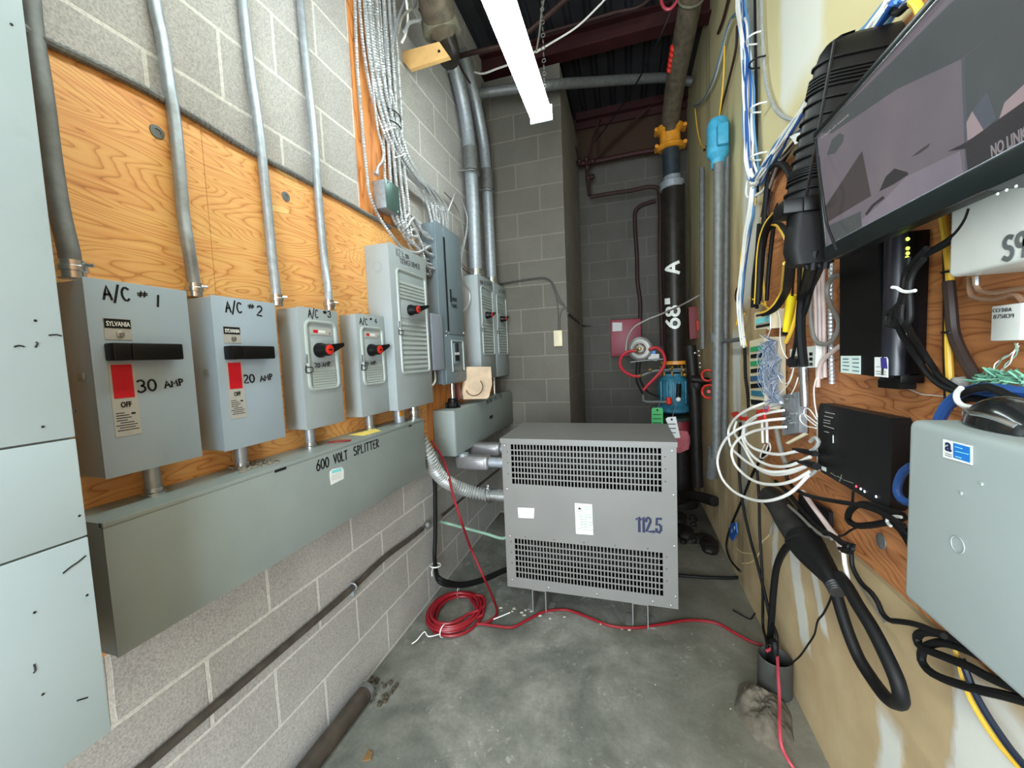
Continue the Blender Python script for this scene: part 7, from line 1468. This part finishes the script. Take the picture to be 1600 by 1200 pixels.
# ---- fat black conduit, splice boot and loop below the board
fc = thing('splice_boot', (.55, 1.4, .6), 'fat black cable splice boot hanging in a loop on a black conduit below the plywood', 'splice')
finish(B().tube([(0.585, 1.8911, 0.7795), (0.575, 1.7706, 0.7881), (0.565, 1.6366, 0.7728), (0.555, 1.5185, 0.7705), (0.55, 1.4358, 0.7723)], .043, 16), 'conduit', mat('dusty_black', (40, 38, 36), .6, var=.35, scale=14, spots=.2), fc)
finish(B().tube([(0.553, 1.4726, 0.7742), (0.54, 1.3738, 0.7795), (0.53, 1.2913, 0.7863), (0.525, 1.231, 0.7857), (0.525, 1.2065, 0.7782)], lambda s: .052 - .031 * s ** 1.3, 16), 'boot', 'black_rubber', fc)
finish(B().torus((0.548, 1.4495, 0.7761), (-.2, -.7, -.6), .050, .006, 20, 6), 'boot_rim', 'black_rubber', fc)
finish(B().tube([(0.525, 1.2239, 0.7825), (0.525, 1.2031, 0.7767), (0.525, 1.1863, 0.7691)], .021, 12, .003, rib=(.006, .08)), 'tape_wrap', mat('black_tape', (46, 46, 46), .45, var=.2, scale=40), fc)
finish(B().tube([(0.53, 1.2213, 0.7682), (0.54, 1.209, 0.7137), (0.55, 1.1878, 0.6579), (0.56, 1.1568, 0.6126), (0.565, 1.1142, 0.5974), (0.56, 1.0477, 0.6059), (0.55, 0.9968, 0.6379), (0.53, 0.9456, 0.6918), (0.525, 0.9496, 0.7239), (0.52, 0.9766, 0.7563), (0.515, 1.0201, 0.7894), (0.515, 1.0765, 0.8054), (0.52, 1.13, 0.8166), (0.53, 1.1927, 0.812)], .0145, 12), 'loop_cable', 'black_rubber', fc)
single(B().prism([(0.6, 1.6127, 0.8889), (0.6, 1.4098, 0.9126), (0.6, 1.3939, 0.9088), (0.6, 1.3887, 0.8683), (0.6, 1.4398, 0.8245), (0.6, 1.6215, 0.804)], (-.012, 0, 0)), 'bracket', 'black_plastic', 'black bracket plate on the plywood behind the fat splice boot', 'bracket')
cable([(0.57, 1.5323, 0.925), (0.57, 1.4638, 0.9061), (0.57, 1.3975, 0.8906), (0.57, 1.345, 0.8771), (0.57, 1.3002, 0.8668), (0.57, 1.2715, 0.8431)], .0075, 'pink_cable', 'pale grey cable slanting over the bracket behind the splice boot')
cable([(0.58, 1.6814, 0.8179), (0.58, 1.578, 0.8205), (0.58, 1.4969, 0.8187), (0.58, 1.4245, 0.8233), (0.58, 1.3523, 0.8429)], .0055, 'grey_cable', 'thin grey cable lying along the fat black conduit')
cable([(0.585, 1.8317, 0.8643), (0.585, 1.6969, 0.8628), (0.585, 1.6033, 0.8486), (0.585, 1.5301, 0.8408), (0.585, 1.4374, 0.837), (0.585, 1.3493, 0.8528)], .0075, 'black_rubber', 'black cable lying along the top of the fat conduit')
many(3, [(0.545, 1.3078, 0.88), (0.545, 1.2641, 0.8927), (0.545, 1.2299, 0.8978), (0.545, 1.1976, 0.8992), (0.545, 1.1589, 0.9147), (0.545, 1.1728, 0.8908), (0.545, 1.2096, 0.8791)], .010, .005, ['black_rubber'], 'one of the black tie ends knotted above the splice boot', 'black tie ends', 46)
cable([(0.555, 1.2525, 0.888), (0.555, 1.2316, 0.8619), (0.555, 1.2241, 0.8333), (0.555, 1.2103, 0.8051), (0.555, 1.1962, 0.76)], .0055, 'white_cable', 'white cable passing down behind the splice boot')
cable([(0.56, 1.2051, 0.8759), (0.56, 1.1976, 0.8394), (0.56, 1.1587, 0.8184), (0.56, 1.1126, 0.818), (0.56, 1.087, 0.81), (0.56, 1.0719, 0.7963), (0.56, 1.0486, 0.7951), (0.56, 1.0124, 0.8158), (0.56, 0.9734, 0.8387), (0.56, 0.9292, 0.8591), (0.56, 0.8892, 0.8726)], .0058, 'black_rubber', 'black cable wriggling from the splice boot toward the lower right coil')
cable([(0.61, 1.2974, 0.7697), (0.61, 1.2586, 0.7511), (0.61, 1.2109, 0.7373), (0.61, 1.1515, 0.7219)], .003, 'grey_cable', 'thin grey wire lying on the drywall behind the wriggling cable', None, 'thin_wire')
cable([(0.585, 1.3514, 0.6834), (0.585, 1.3731, 0.6328), (0.585, 1.4081, 0.5719), (0.6, 1.4872, 0.489), (0.6, 1.5045, 0.4353), (0.6, 1.5568, 0.3536), (0.6, 1.6193, 0.2629), (0.6, 1.6764, 0.1938), (0.61, 1.7288, 0.1371)], .0030, 'black_rubber', 'thin black cable from the splice boot down to the floor sleeve', None, 'thin_cable')
cable([(0.56, 1.5113, 0.763), (0.57, 1.6141, 0.7027), (0.58, 1.7283, 0.6113), (0.58, 1.7957, 0.5135), (0.58, 1.8307, 0.3949), (0.58, 1.8518, 0.266), (0.58, 1.8657, 0.1384)] + [(.560, 1.755, .20), (.560, 1.757, .07)], .0135, 'black_rubber', 'thick black cable from the fat conduit down into the floor sleeve')
cable([(0.59, 2.3791, 1.0175), (0.585, 2.3846, 0.8729), (0.585, 2.3849, 0.746), (0.585, 2.3469, 0.6317), (0.585, 2.2859, 0.5479), (0.585, 2.1835, 0.4545), (0.585, 2.0702, 0.3795), (0.585, 1.9858, 0.3167), (0.585, 1.9247, 0.2629), (0.585, 1.8912, 0.2251)] + [(.575, 1.78, .22), (.57, 1.775, .08)], .0072, 'black_rubber', 'black cable hanging from the coax loops and slanting to the floor sleeve')
cable([(0.59, 2.0917, 0.8335), (0.59, 2.062, 0.702), (0.59, 2.0512, 0.5491), (0.59, 2.022, 0.4061), (0.59, 2.0023, 0.2603), (0.59, 2.0007, 0.1189)] + [(.545, 1.79, .16), (.545, 1.785, .07)], .0062, 'black_rubber', 'straight black cable dropping into the floor sleeve')
bl = thing('network_cable', (.6, 2.3, .2), 'black cable with a blue tag hooking down to the floor by the drywall', 'cable')
finish(B().tube([(0.595, 1.9588, 0.9755), (0.6, 2.0986, 0.8729), (0.6, 2.2192, 0.7624), (0.6, 2.3568, 0.611), (0.6, 2.5154, 0.4443), (0.6, 2.6197, 0.3319), (0.6, 2.7173, 0.2122), (0.6, 2.7523, 0.1219), (0.6, 2.6692, 0.0914), (0.6, 2.5169, 0.1159), (0.6, 2.4206, 0.1422)], .0068, 8), 'jacket', 'black_rubber', bl)
finish(B().prism([(0.59, 2.6069, 0.3448), (0.59, 2.4878, 0.4045), (0.59, 2.4601, 0.355), (0.59, 2.5616, 0.2561), (0.59, 2.6394, 0.2478)], (.008, 0, 0)), 'blue_tag', 'blue_cable', bl)
hand(bl, 'X X', (0.589, 2.5721, 0.3035), (0.589, 2.4838, 0.3674), .014, (-1, 0, 0), m='white_label', w=.002)
cable([(0.6, 1.779, 0.8213), (0.6, 1.8261, 0.763), (0.6, 1.8761, 0.6926), (0.6, 1.9216, 0.6325), (0.6, 1.9371, 0.5873)], .0055, 'grey_cable', 'grey brown cable with a torn end hanging over the drywall')
cable([(0.6, 1.9372, 0.5931), (0.6, 1.9866, 0.549), (0.6, 2.0573, 0.4902), (0.6, 2.085, 0.4316), (0.6, 2.1435, 0.3684), (0.6, 2.2389, 0.2936), (0.6, 2.3817, 0.2129)], .0028, mat('string_cream', (206, 186, 140), .7, var=.1), 'frayed cream string dangling from the torn grey cable', None, 'string')
cable([(0.6, 2.0944, 0.4138), (0.6, 2.1956, 0.3649), (0.6, 2.332, 0.2983), (0.6, 2.4205, 0.2605), (0.6, 2.5022, 0.2386)], .0025, 'string_cream', 'second frayed cream string reaching left', None, 'string')
# cables at the bottom right behind the grey box
LO = 'black cable coil at the lower right'
cable([(0.6, 0.8729, 0.8697), (0.6, 0.9145, 0.8532), (0.6, 0.9529, 0.8354), (0.6, 0.9812, 0.8202), (0.6, 1.0096, 0.7996), (0.6, 1.026, 0.7773), (0.6, 1.0215, 0.7643), (0.6, 1.0025, 0.7672), (0.6, 0.9673, 0.7832), (0.6, 0.9273, 0.8015), (0.6, 0.891, 0.8181), (0.6, 0.8515, 0.8314), (0.6, 0.8, 0.8552), (0.6, 0.7513, 0.8838)], .0082, 'black_rubber', 'upper loop of black cable at the lower right drywall', LO)
cable([(0.605, 0.8539, 0.8579), (0.605, 0.8929, 0.8452), (0.605, 0.9364, 0.8271), (0.605, 0.9682, 0.8084), (0.605, 0.9986, 0.7797), (0.605, 1.018, 0.7502), (0.605, 1.0189, 0.7288), (0.605, 1.0016, 0.7224), (0.605, 0.9681, 0.7333), (0.605, 0.9253, 0.7564), (0.605, 0.8763, 0.7865), (0.605, 0.8369, 0.8132), (0.6, 0.7887, 0.8444), (0.6, 0.7416, 0.8724)], .0082, 'black_rubber', 'lower loop of black cable at the lower right drywall', LO)
cable([(0.61, 0.9392, 0.8166), (0.61, 0.9273, 0.7929), (0.61, 0.9155, 0.766), (0.61, 0.8986, 0.7461), (0.61, 0.8743, 0.7308), (0.61, 0.848, 0.7201), (0.61, 0.8179, 0.716), (0.61, 0.785, 0.7126)], .0046, 'yellow_cable', 'yellow cable running down off the lower right corner')
cable([(0.605, 0.9175, 0.8155), (0.605, 0.9049, 0.7974), (0.605, 0.8882, 0.776), (0.605, 0.8643, 0.7579), (0.605, 0.8408, 0.7465), (0.605, 0.8119, 0.7361), (0.605, 0.7772, 0.7311)], .0058, mat('navy_cable', (26, 36, 54), .45), 'dark navy cable beside the yellow one at the lower right')

# =================================================================== screen
TO = Vector((.43, 1.045, 1.613)); TU = Vector((0, -1, 0)); TV = Vector((-.0945, 0, .9955)); TN = TU.cross(TV)
tv = thing('monitor', (.45, .8, 1.61), 'large black monitor on the right wall showing dim grey camera pictures', 'monitor')
WW, HH = .545, .278
def tvp(u, v, n=0.0): return TO + TU * u + TV * v + TN * n
def tvbox(u0, u1, v0, v1, n0, n1, bev=.002):
    return B().obox(tvp((u0 + u1) / 2, (v0 + v1) / 2, (n0 + n1) / 2), TU, TV, TN, u1 - u0, v1 - v0, n1 - n0, bev)
finish(tvbox(0, WW, 0, HH, -.038, -.003), 'back_case', 'black_plastic', tv)
finish(tvbox(0, WW, -.002, .030, -.003, .004), 'lower_bezel', mat('bezel_green_black', (22, 28, 28), .3), tv)
finish(tvbox(0, WW, HH - .012, HH + .001, -.006, .003), 'upper_bezel', 'bezel_green_black', tv)
finish(tvbox(0, WW, HH - .014, HH - .012, -.003, .0045, .0005), 'chrome_edge', 'bright_steel', tv)
finish(tvbox(0, .008, .03, HH - .012, -.004, .003), 'side_bezel', 'bezel_green_black', tv)
finish(tvbox(.008, WW, .030, .0315, -.002, .0042, .0005), 'silver_line', 'galvanized', tv)
def scr(name, rgb, k=.55):
    m, n, l, b = new_mat(name); c = lin(*rgb)
    b.inputs['Base Color'].default_value = (.02, .02, .02, 1); b.inputs['Roughness'].default_value = .18
    co = geo_pos(n); f = noise(n, l, co, 9, 3)
    l.new(mix_rgb(n, l, 1.0, c, ramp(n, l, f, [(.3, (.82, .8, .84)), (.7, (1.05, 1, 1))]), 'MULTIPLY'), b.inputs['Emission Color']); b.inputs['Emission Strength'].default_value = k
    MATS[name] = m; return name
scr('screen_wall', (104, 98, 104)); scr('screen_dark', (66, 72, 72)); scr('screen_floor', (120, 114, 124)); scr('screen_black', (34, 29, 33)); scr('screen_brown', (58, 50, 50)); scr('screen_blue', (74, 80, 90)); scr('screen_pink', (150, 136, 138)); scr('screen_text', (128, 124, 126)); scr('screen_glare', (176, 150, 134))
pic = finish(tvbox(.008, WW, .031, HH - .013, -.003, -.0005, 0), 'picture', 'screen_wall', tv)
def shape(name, poly, m, k=1):
    finish(B().prism(poly, TN * .0002), name, m, pic)
shape('picture_shade', [(0.4046, 1.0225, 1.8802), (0.4066, 0.6792, 1.8596), (0.4083, 0.553, 1.8412), (0.4143, 0.5575, 1.7781), (0.4138, 0.6647, 1.7834), (0.4103, 0.7846, 1.821), (0.407, 0.9757, 1.8554)], 'screen_dark')
shape('picture_floor', [(0.425, 0.8529, 1.6659), (0.4232, 0.7789, 1.685), (0.4241, 0.6776, 1.675), (0.4292, 0.6749, 1.6209), (0.4299, 0.7545, 1.6138), (0.4293, 0.9127, 1.62), (0.4257, 0.9086, 1.6583)], 'screen_floor')
shape('picture_wedge', [(0.4189, 1.0273, 1.7278), (0.4144, 0.883, 1.7748), (0.4225, 0.8692, 1.6897), (0.4222, 1.0257, 1.693)], 'screen_brown')
shape('picture_hat', [(0.4225, 0.8452, 1.6882), (0.4209, 0.8255, 1.7048), (0.4206, 0.8023, 1.7082), (0.4223, 0.7747, 1.6901), (0.4227, 0.7738, 1.6858), (0.4227, 0.8086, 1.6853)], 'screen_black')
shape('picture_smudge', [(0.4097, 1.0024, 1.8249), (0.4079, 0.9775, 1.8437), (0.4082, 0.9482, 1.841), (0.4091, 0.9336, 1.8308), (0.4102, 0.9402, 1.8197), (0.4108, 0.9731, 1.8135)], 'screen_dark')
shape('picture_item', [(0.4205, 0.7639, 1.7083), (0.4204, 0.7448, 1.7095), (0.4205, 0.7259, 1.7093), (0.4208, 0.73, 1.7059), (0.4208, 0.748, 1.7055)], 'screen_brown')
shape('picture_item', [(0.4246, 0.8902, 1.6653), (0.4238, 0.8693, 1.674), (0.4235, 0.8363, 1.6773), (0.424, 0.8336, 1.672), (0.4242, 0.8625, 1.6694), (0.4251, 0.8869, 1.6607)], 'screen_black')
shape('picture_reflection', [(0.4229, 1.0187, 1.684), (0.4238, 0.903, 1.6743), (0.4285, 0.9048, 1.625), (0.4286, 0.9929, 1.623)], 'screen_dark')
shape('picture_cone', [(0.4277, 0.9987, 1.6311), (0.4261, 0.9854, 1.6475), (0.4277, 0.971, 1.6305)], 'screen_glare')
shape('picture_divider', [(0.4135, 0.6641, 1.7831), (0.4135, 0.6612, 1.7826), (0.4291, 0.6667, 1.6178), (0.4292, 0.6727, 1.6168)], 'screen_blue')
shape('second_picture', [(0.4137, 0.6606, 1.7821), (0.4141, 0.5572, 1.7779), (0.4323, 0.5706, 1.5871), (0.4293, 0.667, 1.6179)], 'screen_dark')
shape('second_wedge', [(0.4214, 0.6685, 1.6997), (0.4201, 0.6536, 1.7136), (0.4199, 0.631, 1.7153), (0.4203, 0.6538, 1.7113), (0.4232, 0.6403, 1.6806), (0.4231, 0.6683, 1.6818)], 'screen_pink')
shape('second_block', [(0.4199, 0.6543, 1.7132), (0.419, 0.6318, 1.7226), (0.4224, 0.6232, 1.6863), (0.4229, 0.6399, 1.6812)], 'screen_blue')
shape('second_pale', [(0.4231, 0.6214, 1.6816), (0.4215, 0.612, 1.6979), (0.4205, 0.5618, 1.7093), (0.4231, 0.5637, 1.6818)], 'screen_pink')
shape('second_dark', [(0.4225, 0.6967, 1.6835), (0.4228, 0.6639, 1.6805), (0.4221, 0.5628, 1.6877), (0.4292, 0.568, 1.6126), (0.4292, 0.6665, 1.6129), (0.4235, 0.6675, 1.6734)], 'screen_black')
o = Vector((0.4257, 0.6326, 1.6457)); e = Vector((0.4255, 0.5901, 1.6478))
printed(pic, 'NO LINK', o, TU, TV, .020, 'screen_text', bold=.01, width=(e - o).length * 1.02, lift=.0)
tl = B()
for pts in ([(0.4054, 1.0182, 1.8673), (0.4056, 0.9991, 1.8653)], [(0.4057, 0.9913, 1.8638), (0.4057, 0.9782, 1.8632)], [(0.4059, 0.9708, 1.8618), (0.4059, 0.9583, 1.8613)], [(0.4061, 0.9512, 1.8599), (0.4064, 0.9149, 1.8563)]): tl.tube(pts, .0016, 4, smooth=False)
finish(tl, 'caption_dashes', 'screen_text', pic)
for q in ([(0.4268, 0.6234, 1.5994), (0.4268, 0.612, 1.5994), (0.4268, 0.6004, 1.5991)]): finish(B().lathe(q, TN, [(.0018, 0), (.0014, .0008)], 8), 'button_dot', 'white_label', tv)
finish(B().box(.47, .613, .62, .90, 1.68, 1.80, .004), 'wall_bracket', 'black_plastic', tv)
cable([(0.4, 1.0181, 1.8301), (0.4, 1.0082, 1.7861), (0.4, 0.9925, 1.7341), (0.41, 1.0017, 1.6898), (0.41, 0.9762, 1.647), (0.41, 0.9547, 1.6158)], .0028, 'black_rubber', 'thin black cord hanging down the left edge of the monitor', None, 'thin_cable')
single(B().prism([(0.47, 1.2525, 1.9767), (0.47, 1.2265, 1.973), (0.47, 1.2154, 1.9578), (0.47, 1.2332, 1.9541), (0.47, 1.2559, 1.9638)], (.01, 0, 0)), 'white_tag', 'zip_white', 'small white tie end between ribbed closure and monitor', 'cable tie')
single(B().prism([(0.56, 1.6453, 2.1594), (0.56, 1.5856, 2.1414), (0.56, 1.5642, 2.1017), (0.56, 1.5952, 2.1088), (0.56, 1.6172, 2.1366)], (.01, 0, 0)), 'white_tie', 'zip_white', 'white tie gripping the cables left of the ribbed closure', 'cable tie')
# yellow cable end over the top edge of the monitor
cable([(0.56, 1.0286, 2.1059), (0.56, 1.0153, 2.088), (0.56, 1.0057, 2.0685), (0.56, 0.9997, 2.0498)], .008, 'yellow_cable', 'yellow cable end showing above the monitor top edge')
cable([(0.58, 1.1362, 2.2171), (0.58, 1.1325, 2.1806), (0.58, 1.1228, 2.1555), (0.58, 1.1053, 2.139), (0.58, 1.0849, 2.1358), (0.58, 1.0652, 2.1262)], .007, 'black_rubber', 'black cable arching above the monitor top edge')
